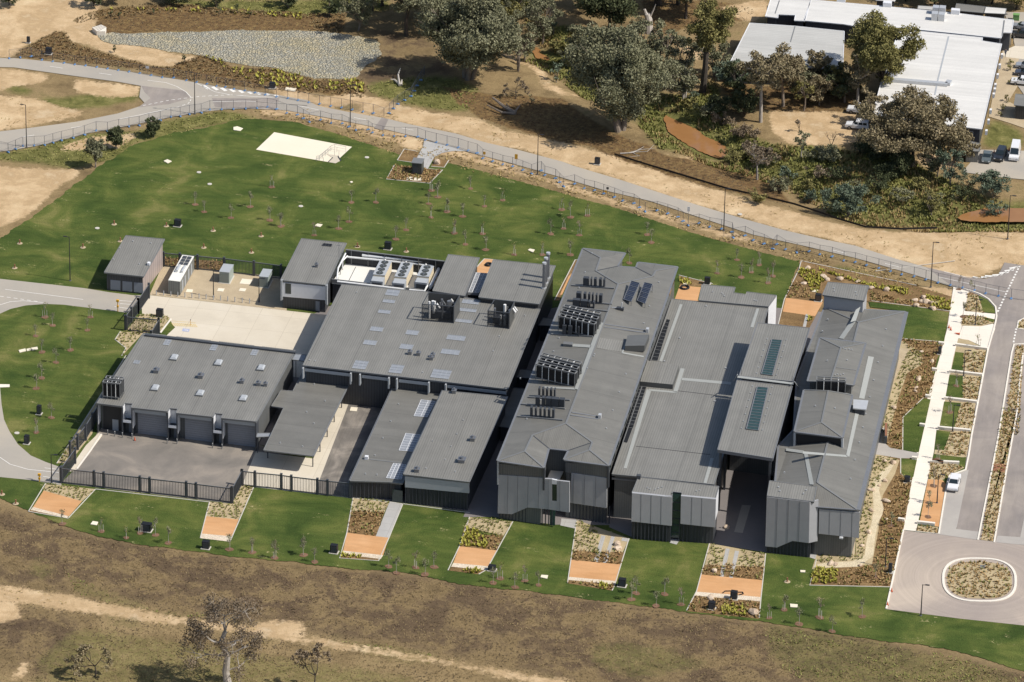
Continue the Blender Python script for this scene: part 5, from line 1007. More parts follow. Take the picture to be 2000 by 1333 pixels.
w = [HIT(zb(*p), BP) for p in ((1215,848),(1420,880),(1380,1005),(1168,985))]; zt_ = max(p[2] for p in w)+1.0; b = MB(); w2 = [W(zb(*p), zt_) for p in ((1215,848),(1420,880),(1380,1005),(1168,985))]; b.prism([tuple(p[:2]) for p in w2], zt_-1.6, zt_, dcap=NS); b.build('roof_box', 'wall_charcoal', T); r_ = MB(); r_.face([np.array([*p[:2], zt_+.01]) for p in ccw([tuple(q[:2]) for q in w2])], NS); r_.build('roof_box_top', 'roof_sheet', T)
b = MB(); g0, g1 = W((1195.5,926.5), 8.3), W((1246,931), 8.3); b.bar(g0+[0, -.15, 0], g1+[0, -.15, 0], .3, .3); b.bar(g0+[0, -.1, -.75], g1+[0, -.1, -.75], .3, .35); b.build('gutter', 'gutter', T)
# north strip
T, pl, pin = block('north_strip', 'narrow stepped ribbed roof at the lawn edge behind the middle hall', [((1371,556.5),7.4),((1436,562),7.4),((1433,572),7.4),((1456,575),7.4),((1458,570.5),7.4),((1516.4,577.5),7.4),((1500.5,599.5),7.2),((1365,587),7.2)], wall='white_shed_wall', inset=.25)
b = MB(); a, e = W((1516.4,577.5), 7.1), W((1500.5,599.5), 7.0); dd = np.array([.06, 0, 0]); a[2] = 0; e[2] = 0; b.face([e+dd, a+dd, a+dd+[0, 0, 7.1], e+dd+[0, 0, 6.9]]); b.build('white_end_wall', 'white_panel', T); dots(T, pl, [zs(960,858),zs(1050,870),zs(1062,885),zs(1075,900),zs(1370,940),zs(1390,945)])
# front box of the middle hall
FZ = 8.75
bx = [((1247,932.6),FZ+.15), ((1404,950.6),FZ+.15), ((1397,975),FZ), ((1330.3,968.8),FZ), ((1331.5,963),FZ+.03), ((1313.5,961),FZ+.03), ((1312.5,970.5),FZ), ((1234.4,963),FZ)]
w = [W(p, z) for p, z in bx]; c = np.mean(w, 0); T = thing('panelled_pavilion', 'box of light grey panels split by a dark glazed slot, before the middle hall', 'building', (c[0], c[1], 0)); pl, c2 = roofslab(T, w, 'roof_sheet', .2, NS)
fB = vplane(W((1234.4,963), FZ), W((1397,975), FZ)); wr = offset(c2, .12); wallring(T, wr, 0, lambda x, y: FZ-.25, 'wall_dark'); fp = shift(fB, .5)
b = MB(); onface(b, fp, [zB1(255,470), zB1(835,530), zB1(828,945), zB1(245,880)], th=.5); b.build('facade_panels', 'panel_grey', T); b = MB(); onface(b, fp, [zB1(963,512), zB1(1468,560), zB1(1455,968), zB1(955,915)], th=.5); b.build('facade_panels', 'panel_grey', T)
b = MB(); s = shift(fp, .005)
for x0, y0, x1, y1 in ((388,488,381,895),(535,502,526,912),(680,516,672,930),(1124,530,1112,933),(1268,545,1257,950)): b.bar(HIT(zB1(x0,y0), s), HIT(zB1(x1,y1), s), .05, .02)
b.build('panel_joints', 'joint', T); b = MB(); onface(b, shift(fB, -.6), [zB1(820,470), zB1(975,485), zB1(960,1120), zB1(805,1110)]); gl = b.build('glazed_slot', 'green_glass', T)
for y in (600,720,840,930,1040): MB().bar(HIT(zB1(835,y), shift(fB,-.55)), HIT(zB1(962,y+10), shift(fB,-.55)), .1, .1).build('transom', 'trim_dark', gl)
b = MB(); a = W((1397,975), FZ); e = W((1404,950.6), FZ); b.face([np.array([a[0]+.0, a[1], 3.9]), np.array([e[0]+.0, e[1], 3.9]), np.array([e[0]+.0, e[1], FZ-.2]), np.array([a[0]+.0, a[1], FZ-.2])]); b.build('white_side_panel', 'white_panel', T)
q0, q1, q2, q3 = W((1237.8,1053.5)), W((1308.7,1059.5)), W((1326,1058)), W((1387,1062)); b = MB(); battens(b, q0, q1, 0, 4.2, .6); b.build('batten_wall', 'batten', T); b = MB(); battens(b, q2, q3, 0, 4.2, .6); b.build('batten_wall', 'batten', T)
dots(T, pl, [zB1(480,402),zB1(515,420),zB1(590,430),zB1(635,410),zB1(690,390),zB1(1190,450),zB1(1235,440)], s=.14); b = MB(); b.box(HIT(zB1(350,258), pl)+[0, 0, .3], (.7, .7, .7)); b.build('roof_unit', 'trim_dark', T)
# raised roofs with glass strips
for k, (q, gl_, lb) in enumerate((([(1479.5,631),(1581.5,641.4),(1548.5,745.5),(1443.5,735)], [zc(358,715),zc(425,721),zc(362,950),zc(290,940)], 'rear raised flat roof with a dark glass strip'), ([(1439.5,743),(1547.5,755),(1509.5,896),(1401.5,879)], [zc(263,1024),zc(334,1030),zc(270,1308),zc(192,1298)], 'front raised flat roof with a dark glass strip, open porch beneath its front edge'))):
    w = [W(p, 12.0) for p in q]; c = np.mean(w, 0); T = thing('raised_roof', lb, 'roof', (c[0], c[1], 0)); pl, c2 = roofslab(T, w, 'roof_sheet', .55, NS, trim='gutter'); pin = offset(c2, .5)
    if k == 1:
        P_ = [np.array(p) for p in pin]; P_.sort(key=lambda p: P([*p, 0])[1]); back = sorted(P_[:2], key=lambda p: p[0]); fr = sorted(P_[2:], key=lambda p: p[0]); u = .42; pin2 = [back[0], back[1], back[1]+(fr[1]-back[1])*u, back[0]+(fr[0]-back[0])*u]; wallring(T, ccw([tuple(p) for p in pin2]), 0, lambda x, y: 11.45, 'wall_charcoal')
        for p in fr+[back[0]+(fr[0]-back[0])*.7, back[1]+(fr[1]-back[1])*.7]: b = MB(); b.bar([*p, 0], [*p, 11.45], .4); b.build('column', 'trim_dark', T)
    else: wallring(T, pin, 0, lambda x, y: 11.45, 'wall_charcoal')
    g_ = [HIT(p, pl)+[0, 0, .12] for p in gl_]; b = MB(); b.loft([p-[0, 0, .1] for p in g_], g_); s = b.build('glass_strip', 'green_glass', T); f = MB(); A_, B_, C_, D_ = g_
    for i in range(16): f.bar(A_+(D_-A_)*i/15+[0, 0, .03], B_+(C_-B_)*i/15+[0, 0, .03], .09, .06)
    f.bar(A_+[0, 0, .03], D_+[0, 0, .03], .16, .1); f.bar(B_+[0, 0, .03], C_+[0, 0, .03], .16, .1); f.build('glazing_bar', 'gutter', s)
    for i in range(7): t = i/6; dots(T, pl, [tuple(np.array(P(A_+(D_-A_)*t))-[9, 0]), tuple(np.array(P(B_+(C_-B_)*t))+[8, 0])], s=.14)
T = thing('access_walkway', 'pale walkway with handrails crossing between the two raised roofs', 'walkway', W(zc(320,965), 12.2)); b = MB(); b.bar(W(zc(135,955), 12.35), W(zc(500,1000), 12.35), .7, .1); b.build('deck', 'walkway', T)
for x, y in ((135,955),(160,940),(490,985),(500,1000)): o = W(zc(x, y), 12.3); b = MB(); b.bar(o, o+[0, 0, 1.1], .07); b.build('rail_post', 'steel', T)
b = MB(); b.bar(W(zc(505,985), 13.2), W(zc(545,1045), 8), .12); b.build('ladder', 'metal_light', T)
b = MB(); b.bar(W(zc(135,940), 13.2), W(zc(110,985), 9), .12); b.build('ladder', 'metal_light', T)

# ================================================================ east block
C0 = 9.6
V = dict(a=((1610,600.5),C0), b=((1768.5,609),C0), c=((1674.5,996),C0), d=((1592,990),C0), e=((1512.5,958),C0), f=((1520,872),C0), g=((1550,840),C0), h=((1556,740),C0), R=((1677.5,630),11.3), S=((1596.5,943),11.3))
FC = [(('a','R','b'),NS), (('b','R','S','c'),EW), (('a','R','S','e','f','g','h'),EW), (('S','c','d'),NS), (('e','S','d'),EW)]
c = np.mean([W(v[0], C0) for v in V.values()], 0); T = thing('east_block', 'wide hipped grey roof of the main entrance block beside the planted garden', 'building', (c[0], c[1], 0)); W3, pls = hiproof(T, V, FC, list('abcdefgh')); CE, CW_ = pls[1], pls[2]
wallring(T, offset(ccw([tuple(W3[k][:2]) for k in 'abcdefgh']), .7), 0, lambda x, y: C0-.27, 'wall_charcoal')
b = MB()
for p, q in (('a','R'),('b','R'),('R','S'),('S','c')): b.bar(W3[p]+[0, 0, .04], W3[q]+[0, 0, .04], .34, .07)
b.build('ridge_cap', 'trim', T)
b = MB(); lay(b, CE, [zc(905,520), zc(935,500), zc(905,590), zc(870,600)], .07, EW, .05); lay(b, CW_, [zc(870,595), zc(905,595), zc(825,710), zc(795,705)], .07, EW, .05); lay(b, CE, [zc(985,822), zc(1022,828), zc(960,1100), zc(925,1095)], .07, NS, .05); lay(b, CE, [zc(905,1170), zc(930,1172), zg(862,310), zg(840,305)], .07, NS, .05); lay(b, CE, [zg(560,275), zg(850,300), zg(848,312), zg(560,290)], .07, NS, .05); lay(b, CW_, [zg(565,275), zg(590,278), zg(632,492), zg(605,490)], .07, NS, .05); lay(b, CW_, [zg(452,255), zg(565,270), zg(560,288), zg(450,272)], .07, NS, .05); b.build('walkway', 'walkway', T)
b = MB(); b.bar(W3['b']+[.15, 0, -.1], W3['c']+[.15, 0, -.1], .75, .2); b.build('wide_gutter', 'gutter', T)
dots(T, CE, [zc(1102,650),zc(1080,757),zc(1050,865),zc(1022,980),zc(996,1090),zc(970,1200),zg(952,122),zg(928,220),zg(900,332),zg(872,456),zg(440,415)], s=.2); dots(T, CW_, [zc(723,585),zc(687,662)], s=.2)
fC = shift(vplane(W3['d'], W3['c']), .05); b = MB(); onface(b, fC, [zC1(888,555), zC1(1475,605), zC1(1463,972), zC1(880,910)], th=.4); b.build('facade_panels', 'panel_grey', T); b = MB(); s = shift(fC, .005)
for x0, y0, x1, y1 in ((1042,570,1034,928),(1204,585,1193,945),(1368,598,1358,962)): b.bar(HIT(zC1(x0,y0), s), HIT(zC1(x1,y1), s), .05, .02)
b.build('panel_joints', 'joint', T); b = MB(); battens(b, W(zC1(860,1160)), W(zC1(1262,1190)), 0, 5.2, .6); b.box((W(zC1(860,1160))+W(zC1(1262,1190)))/2+[0, .5, 2.6], (5.2, .3, 5.2), -.1); b.build('batten_wall', 'batten', T)
b = MB(); o = HIT(zC1(1208,968), shift(fC, .1)); b.box(o, (.6, .4, .3)); b.build('wall_lamp', 'white_panel', T)
tw = W(zn(0,0), 0); b = MB(); q = [W(zN(845,535), C0+2.4), W(zN(1040,550), C0+2.3), W(zN(1012,668), C0+2.0), W(zN(840,650), C0+2.1)]; T2 = thing('white_hatch_roof', 'small white canopy on the east slope of the entrance block roof', 'canopy', np.mean(q, 0)); b.loft([p-[0, 0, .2] for p in q], q); b.build('canopy', 'metal_light', T2)
b = MB(); zz = C0+.6; b.prism(offset(ccw([tuple(p[:2]) for p in q]), .3), C0+.2, C0+1.9); b.build('upstand', 'trim_dark', T2)
# front left box of the east block
FZ = 10.9
bx = [((1503.5,939.5),FZ+.35), ((1595,951.5),FZ+.35), ((1590,980.5),FZ), ((1498.5,969),FZ)]
w = [W(p, z) for p, z in bx]; c = np.mean(w, 0); T = thing('panelled_bay', 'tall bay of grey panels with a slanting lower edge on the entrance block', 'building', (c[0], c[1], 0)); pl, c2 = roofslab(T, w, 'roof_sheet', .3, NS); wallring(T, offset(c2, .3), 0, lambda x, y: FZ-.25, 'wall_dark')
fC = vplane(w[3], w[2]); fp = shift(fC, .15); b = MB(); onface(b, fp, [zC1(130,378), zC1(752,452), zC1(738,1045), zC1(500,1015), zC1(275,1110), zC1(108,1092)], th=.45); b.build('facade_panels', 'panel_grey', T)
b = MB(); pp = [HIT(zC1(752,452), fp), HIT(zC1(738,1045), fp)]; qq = [pp[0]+[1.35, 1.0, 0], pp[1]+[1.35, 1.0, 0]]; b.loft([pp[1], qq[1], qq[1]+[-.1, .3, 0], pp[1]+[0, .3, 0]], [pp[0], qq[0], qq[0]+[-.1, .3, 0], pp[0]+[0, .3, 0]]); b.build('corner_panel', 'panel_grey', T)
b = MB(); s = shift(fp, .005)
for x0, y0, x1, y1 in ((288,400,265,1100),(447,418,428,1040),(612,438,590,1025)): b.bar(HIT(zC1(x0,y0), s), HIT(zC1(x1,y1), s), .05, .02)
b.build('panel_joints', 'joint', T); b = MB(); battens(b, W((1497,1080)), W((1577,1089)), 0, 3.9, .55); b.build('batten_wall', 'batten', T); dots(T, pl, [zC1(300,245),zC1(320,300),zC1(700,290),zC1(660,340)], s=.2)
# rooftop monitors on the east block
for k, (q, z_, lb) in enumerate((([((1601.6,660),0),((1691,670.5),0),((1667,753),0),((1577,745),0)], 12.9, 'rear raised monitor with hipped roof standing on the entrance block'), ([((1570,762),0),((1665,772),0),((1646,855.5),0),((1551.5,843.5),0)], 12.7, 'front raised monitor with hipped roof and dark open front'))):
    zc0 = z_; A_, B_, C_, D_ = [p for p, _ in q]
    V = dict(a=(A_,zc0), b=(B_,zc0), c=(C_,zc0), d=(D_,zc0), R=((zc(808,765) if k == 0 else ((A_[0]+B_[0])/2, (A_[1]+B_[1])/2-3)), zc0+.75), S=((((C_[0]+D_[0])/2, (C_[1]+D_[1])/2-3) if k == 0 else zg(682,85)), zc0+.75))
    c = np.mean([W(v[0], zc0) for v in V.values()], 0); T = thing('roof_monitor', lb, 'roof monitor', (c[0], c[1], 9.6))
    W3, pls = hiproof(T, V, [(('a','R','b'),NS), (('b','R','S','c'),EW), (('c','S','d'),NS), (('d','S','R','a'),EW)], list('abcd')); pin = offset(ccw([tuple(W3[x][:2]) for x in 'abcd']), .4)
    wallring(T, pin, 9.7, lambda x, y: zc0-.27, 'wall_charcoal'); b = MB()
    for p, r_ in (('a','R'),('b','R'),('R','S'),('S','c'),('S','d')): b.bar(W3[p]+[0, 0, .04], W3[r_]+[0, 0, .04], .3, .06)
    b.build('ridge_cap', 'trim', T)
    if k == 1:
        f_ = shift(vplane(W3['d'], W3['c']), -.38); b = MB(); onface(b, f_, [zg(515,160), zg(808,190), zg(812,278), zg(518,240)]); b.build('open_front', 'black', T)
        b = MB(); onface(b, shift(f_, .4), [zg(500,150), zg(513,152), zg(510,245), zg(498,243)], th=.6); onface(b, shift(f_, .4), [zg(810,190), zg(822,192), zg(820,285), zg(808,283)], th=.6); b.build('jamb', 'pale_panel', T)
    else:
        b = MB(); strip_on(b, pls[1], [zN(625,122), zN(875,158)], .16, .04, .05); b.build('flashing', 'trim', T)
        dots(T, pls[1], [zN(610,228),zN(640,220),zN(680,225),zN(715,215),zc(825,775),zc(840,778),zc(862,780),zc(880,783)], s=.16)
    dots(T, pls[1], [(zN(605,658) if k else zN(762,33))], s=.18); dots(T, pls[3], [(zN(350,628) if k else zN(505,40))], s=.18)
a, e = W(zN(360,470), 12.2), W(zN(735,490), 12.2); a[2] = e[2] = 0; condenser('screened_condensers', 'mesh-screened condenser rack between the two roof monitors', a, e, 3.0, 12.0, 4, None, 1.3)
T, pl, pin = block('lift_overrun', 'small high flat-roofed block behind the entrance block roof', [((1617.5,551.4),12.6),((1697,558.6),12.6),((1688,588),12.6),((1606.4,576.5),12.6)], wall='panel_grey', inset=.25); dots(T, pl, [zc(763,382),zc(766,400),zc(905,408),zc(912,425)])
b = MB(); o = W((1560,590), 0); 
# dark paving in the gaps and courts
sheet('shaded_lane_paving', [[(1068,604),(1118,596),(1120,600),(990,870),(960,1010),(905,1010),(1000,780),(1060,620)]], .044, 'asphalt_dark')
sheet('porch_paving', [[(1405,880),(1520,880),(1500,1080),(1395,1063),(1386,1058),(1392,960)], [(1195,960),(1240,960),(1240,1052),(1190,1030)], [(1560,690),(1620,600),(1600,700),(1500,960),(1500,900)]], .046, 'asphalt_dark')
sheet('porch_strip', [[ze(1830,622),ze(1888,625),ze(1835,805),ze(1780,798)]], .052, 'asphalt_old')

# ================================================================ white buildings beyond the creek
def G2(p): return W(p, 0)
def white(name, label, pts, z, mat='roof_white', d=EW, wall='white_shed_wall', base=0.):
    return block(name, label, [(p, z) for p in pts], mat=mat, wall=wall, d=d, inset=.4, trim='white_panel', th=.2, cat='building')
T, pl, pin = white('white_warehouse', 'largest white metal-roofed building, partly hidden by gum trees', [zl(1190,192),zl(1730,247),zl(1728,268),zl(1855,288),zl(1725,842),zl(1010,760),zl(1085,480)], 4.6)
b = MB(); strip_on(b, pl, [zl(1510,240), zl(1440,520), zl(1420,620)], .3, .03); b.build('ridge_cap', 'pale_panel', T); b = MB(); strip_on(b, pl, [zl(1100,528), zl(1500,560), zl(1515,540)], 1.1, .35, .6); b.build('roof_duct', 'metal_light', T)
fr = sorted(pin, key=lambda p: P([p[0], p[1], 0])[1])[-2:]; fr.sort(key=lambda p: p[0]); fpl = shift(vplane([*fr[0], 0], [*fr[1], 0]), .03)
b = MB(); onface(b, fpl, [zF(512,568), zF(600,572), zF(598,632), zF(510,626)], th=.05); wn_ = b.build('window_frame', 'pale_panel', T); b = MB(); onface(b, shift(fpl, .01), [zF(520,575), zF(550,577), zF(549,624), zF(518,621)], th=.01); onface(b, shift(fpl, .01), [zF(560,577), zF(592,579), zF(590,626), zF(558,624)], th=.01); b.build('pane', 'dark_glass', wn_)
er = [np.array(p) for p in pin]; er.sort(key=lambda p: -p[0]); A_ = er[0]; B_ = er[1]
for k, (x, y) in enumerate(((865,812),(833,962),(803,1103),(770,1245),(760,1310))):
    o = W(zE(x, y), 2.4); T2 = thing('air_conditioner', ORD[k]+' white wall unit from the back on the side of the largest white building', 'air conditioner', o, 'wall units on the white building'); MB().box(o, (.45, .9, .9)).build('casing', 'white_panel', T2); MB().box(o+[.23, 0, 0], (.03, .6, .6)).build('fan_grille', 'trim_dark', T2)
for k, (x, y) in enumerate(((893,50),(850,280),(820,428),(788,582))):
    o = W(zF(x, y), 2.4); T2 = thing('air_conditioner', ORD[k+5]+' white wall unit from the back on the side of the largest white building', 'air conditioner', o, 'wall units on the white building'); MB().box(o, (.45, .9, .9)).build('casing', 'white_panel', T2); MB().box(o+[.23, 0, 0], (.03, .6, .6)).build('fan_grille', 'trim_dark', T2)
T, pl, pin = white('long_white_building', 'long narrow white-roofed building along the top edge', [zl(615,0),zl(1060,40),zl(1560,88),zl(1932,132),zl(1920,215),zl(1865,212),zl(1850,250),zl(1190,182),zl(880,168),zl(820,158),zl(565,135)], 4.4)
for x, y in ((1425,88),(1468,90),(1418,128),(1462,132)): b = MB(); b.box(HIT(zl(x, y), pl)+[0, 0, .8], (1.3, 1.6, 1.6)); b.build('roof_unit', 'metal_light', T)
for x, y in ((810,10),(1110,42),(1553,90)): b = MB(); b.box(HIT(zl(x, y), pl)+[0, 0, .5], (1.8, 1.2, 1.0)); b.build('vent_box', 'white_panel', T)
b = MB(); strip_on(b, pl, [zl(1872,135), zl(1858,240)], .25, .05); b.build('flashing', 'trim', T)
T, pl, pin = white('white_wing', 'white flat roof with a stepped edge at the left end of the white group', [zl(350,0),zl(610,5),zl(575,138),zl(505,135),zl(512,100),zl(400,95),zl(398,118),zl(316,108)], 4.4)
b = MB()
for x, y in ((324,150),(365,155),(403,155)): o = W(zl(x, y), 0); MB().bar(o, o+[0, 0, 4.1], .18).build('post', 'yellow_paint', T)
b = MB(); strip_on(b, pl, [zl(408,5), zl(380,90)], .2, .03); b.build('roof_seam', 'trim', T)
T, pl, pin = white('grey_white_hall', 'pale grey low-pitched roof behind the gum trees', [zl(215,152),zl(510,172),zl(830,205),zl(820,470),zl(620,440),zl(80,420)], 4.4, mat='roof_pale')
b = MB(); strip_on(b, pl, [zl(510,172), zl(480,275)], .2, .03); b.build('roof_seam', 'trim', T)
for q, z_, m_, wl, lb in (([zl(1035,0),zl(1165,0),zl(1158,12),zl(1033,5)], 3, 'roof_white', 'white_shed_wall', 'small shed with white roof edge at the top of the picture'), ([zl(1312,38),zl(1415,45),zl(1412,68),zl(1306,60)], 2.6, 'roof_pale', 'white_shed_wall', 'small pale shed roof behind the long white building'), ([zE(210,55),zE(625,100),zE(605,192),zE(185,155)], 3, 'roof_sheet', 'wall_dark', 'dark grey shed roof under the trees at top right'), ([zE(632,103),zE(932,128),zE(915,208),zE(605,192)], 3.0, 'roof_white', 'wall_dark', 'white shed roof beside the dark shed at top right'),
    ([zF(1215,30),zF(1500,55),zF(1500,225),zF(1190,190)], 3.1, 'roof_sheet', 'wall_dark', 'small dark grey kiosk roof at the right edge by the parked cars'), ([zF(480,690),zF(700,750),zF(690,860),zF(480,850)], 2.6, 'roof_sheet', 'wall_charcoal', 'grey shed roof half hidden under the large gum tree')):
    T, pl, pin = block('shed', lb, [(p, z_) for p in q], mat=m_, wall=wl, inset=.25, th=.15, cat='shed', d=EW)
T = thing('rear_annexe', 'cream annexe deck with railings at the end of the long white building', 'annexe', W(zE(940,560))); b = MB(); b.prism([tuple(W(zE(*p), 0)[:2]) for p in ((890,560),(1000,570),(985,650),(880,640))], 0, 2.6); b.build('wall', 'cream', T)
for x, y in ((920,660),(990,665),(1030,640),(925,600)): o = W(zE(x, y)); MB().bar(o, o+[0, 0, 2.6], .12).build('post', 'trim', T)
sheet('car_park', [[zl(1600,1120),zl(1700,1000),zl(1720,975),zl(2100,985),zl(2100,1180),zl(1900,1160),zl(1620,1125)], [zl(1870,80),zl(2100,80),zl(2100,320),zl(1940,300),zl(1930,240)], [zl(1940,380),zl(2100,390),zl(2100,760),zl(1960,560)]], .012, 'asphalt_old')
sheet('gravel_border', [[zl(1860,330),zl(1990,345),zl(1950,420),zl(1960,560),zl(1900,660),zl(2100,780),zl(2100,870),zl(1900,800),zl(1770,760),zl(1835,450)]], .018, 'tan_gravel')
sheet('concrete_walk', [[zl(1940,300),zl(2100,310),zl(2100,400),zl(1860,370),zl(1870,330)]], .024, 'concrete_yard')
ribbed('container_side', RGB(134,136,132), .35, .5); ribbed('green_box', RGB(166,176,170), .3, .1)
plain('bin_green', RGB(120,165,100), .6)
# ================================================================ fences
def palisade(label, pts, h=2.9, big=True, posts=None, mat='trim_dark'):
    w = [W(p) for p in pts]; T = thing('palisade_fence', label, 'fence', w[0], 'dark palisade fences round the service yards')
    ps = [W(p) for p in posts] if posts else w
    for p in ps: MB().box(p+[0, 0, (h+.2)/2], (.36, .36, h+.2)).box(p+[0, 0, h+.25], (.42, .42, .08)).build('post', mat, T)
    for a, e in zip(w[:-1], w[1:]):
        b = MB(); L = np.linalg.norm(e-a); n_ = max(2, int(L/.27))
        for k in range(1, n_): p = a+(e-a)*k/n_; b.bar(p+[0, 0, .15], p+[0, 0, h-.1], .07)
        for z_ in (.22, h-.12): b.bar(a+[0, 0, z_], e+[0, 0, z_], .09, .12)
        b.build('picket_panel', mat, T)
        if big: MB().bar(a+[0, 0, h-.02], e+[0, 0, h-.02], .1, .06).build('top_rail', 'steel', T)
palisade('longest run of dark palisade fence along the front of the asphalt yard', [(119,944),(184,951),(203,953.5),(273.5,961.5),(292.5,964),(364,972),(383,974.5),(452,983)])
palisade('short return of dark fence where the front yard fence steps back', [(454,983),(472,949)]); palisade('front fence of the carport courtyard, ending at the office wing', [(473,949),(498,952),(549.5,957),(569,960),(620,966),(639.5,968.5),(684,973)])
palisade('open gate leaf at the southwest corner beside the arrow markings', [(121,942),(147,906)]); palisade('stepped fence between the southwest gate and the corner of the garage hall', [(137,893),(152,879),(167,861)]); palisade('fence leaf against the corner of the garage hall below the condensers', [(168,860),(181,838),(192,820)])
palisade('sliding gate run beside the small plant shed', [(245,646),(257,630),(270,613)]); palisade('fence leaf touching the pinkish side of the plant shed', [(270,613),(291,583)]); palisade('short fence panel across the planted corner by the concrete yard', [(247,646.5),(310,652)]); palisade('short leaf running down behind the garage hall roof', [(310.5,652),(296,676)])
palisade('back fence between the plant shed and the switch room', [(319.5,521),(351.6,524),(386,527),(438,532),(496,539),(549,546)])
# temporary fencing: one panel built, the rest copied
def temp_panel():
    T = thing('temporary_fence_panel', '', 'fence panel', (0, 0, 0), 'temporary fence panels on blue feet along the road'); f = MB()
    f.bar([0, 0, .1], [0, 0, 2.1], .06); f.bar([2.4, 0, .1], [2.4, 0, 2.1], .06); f.bar([0, 0, 2.08], [2.4, 0, 2.08], .035); f.bar([0, 0, .15], [2.4, 0, .15], .035); f.build('frame', 'fence_post', T)
    m_ = MB()
    for k in range(1, 16): m_.bar([k*.15, 0, .15], [k*.15, 0, 2.08], .006)
    for k in range(1, 10): m_.bar([0, 0, .15+k*.2], [2.4, 0, .15+k*.2], .006)
    m_.build('wire_mesh', 'steel', T); ft = MB(); ft.box([0, 0, .08], (.32, .7, .16)); ft.box([0, 0, .2], (.14, .3, .1)); ft.build('foot_block', 'blue_foot', T); return T
plain('fence_post', RGB(78,84,98), .5); plain('blue_foot', RGB(120,160,205), .6, var=.1)
TP = regkids(temp_panel()); used = [False]; npan = [0]
def nth(k): return ORD[k] if k < len(ORD) else 'another'
def tfence(pts, what):
    ok = 0; w = [W(p) for p in pts]; segs = []
    for a, e in zip(w[:-1], w[1:]):
        L = np.linalg.norm(e-a); n_ = max(1, int(round(L/2.45)))
        for k in range(n_): segs.append((a+(e-a)*k/n_, a+(e-a)*(k+1)/n_))
    for k, (a, e) in enumerate(segs):
        L = np.linalg.norm(e-a); rz = math.atan2(e[1]-a[1], e[0]-a[0]); lb = nth(k)+' fence panel from the left '+what
        if not used[0]: used[0] = True; o = TP; o.location = tuple(a); o.rotation_euler = (0, 0, rz); o['label'] = lb; o.scale = (L/2.4, 1, 1)
        else: clone(TP, a, rz, lb, (L/2.4, 1, 1))
tfence([(18,115),(40,113),(61,111),(82,118),(103,121),(125,124),(146,127),(167,129),(189,132),(210,135),(231,138),(252,141),(273,144),(295,148),(317,152),(339,153),(364,158),(404,165),(423,169),(440,171),(457,175),(478,178),(498,182),(518,186),(540,190),(562,193),(582,197),(603,201),(624,204),(646,208),(667,211),(688,215),(709,219),(729,222),(750,229)], 'along the far road edge')
tfence([(760,222),(777,204),(803,189),(815,168),(829,147)], 'in the leaning line across the creek track')
tfence([(-8,294),(16,298),(45,286),(67,285),(87,284),(120,275),(143,270),(165,264),(188,256),(210,257),(232,252),(252,248),(272,246),(291,240),(313,236),(334,229),(352,228),(370,224),(393,221),(410,215),(433,214.5),(456,214),(480,213),(502,212),(522,210),(540,214),(560,222),(581,225),(604,239),(626,235),(647,241),(668,242),(695,255),(719,254),(727,260),(748,265),(770,267),(792,267),(816,268),(831,274),(852,279),(873,284)], 'along the near road edge, west of the driveway')
tfence([(873,284),(895,289),(914,295),(932,300),(943,310),(962,316),(982,322),(1001,326),(1021,333),(1038,340),(1057,334),(1064,343),(1085,349),(1101,365),(1122,360),(1141,369),(1161,373),(1179,379),(1200,386),(1216,393),(1238,398),(1260,414),(1283,412),(1304,418),(1324,425),(1344,441),(1365,437),(1386,444),(1409,448),(1430,454),(1432,465),(1455,461),(1471,470),(1492,477),(1509,487),(1517,478),(1534,488),(1556,494),(1580,492),(1601,498),(1625,502),(1648,510),(1670,513),(1692,519),(1716,525),(1739,531),(1761,537),(1785,541),(1808,547),(1832,553),(1856,558),(1880,563),(1903,568),(1925,574),(1950,579),(1975,584),(2005,588)], 'along the near road edge, east of the driveway')
b = MB(); pts = [W(p) for p in [(1200,303),(1270,325),(1340,346),(1420,370),(1500,388),(1550,400),(1600,416),(1640,430),(1690,445),(1760,449),(1830,447)]]
for a, e in zip(pts[:-1], pts[1:]): b.bar(a+[0, 0, .2], e+[0, 0, .2], .05, .4)
tag(b.build('silt_fence', 'black', loc=pts[0]), 'long low black silt fence between the sandy verge and the creek', 'fence')

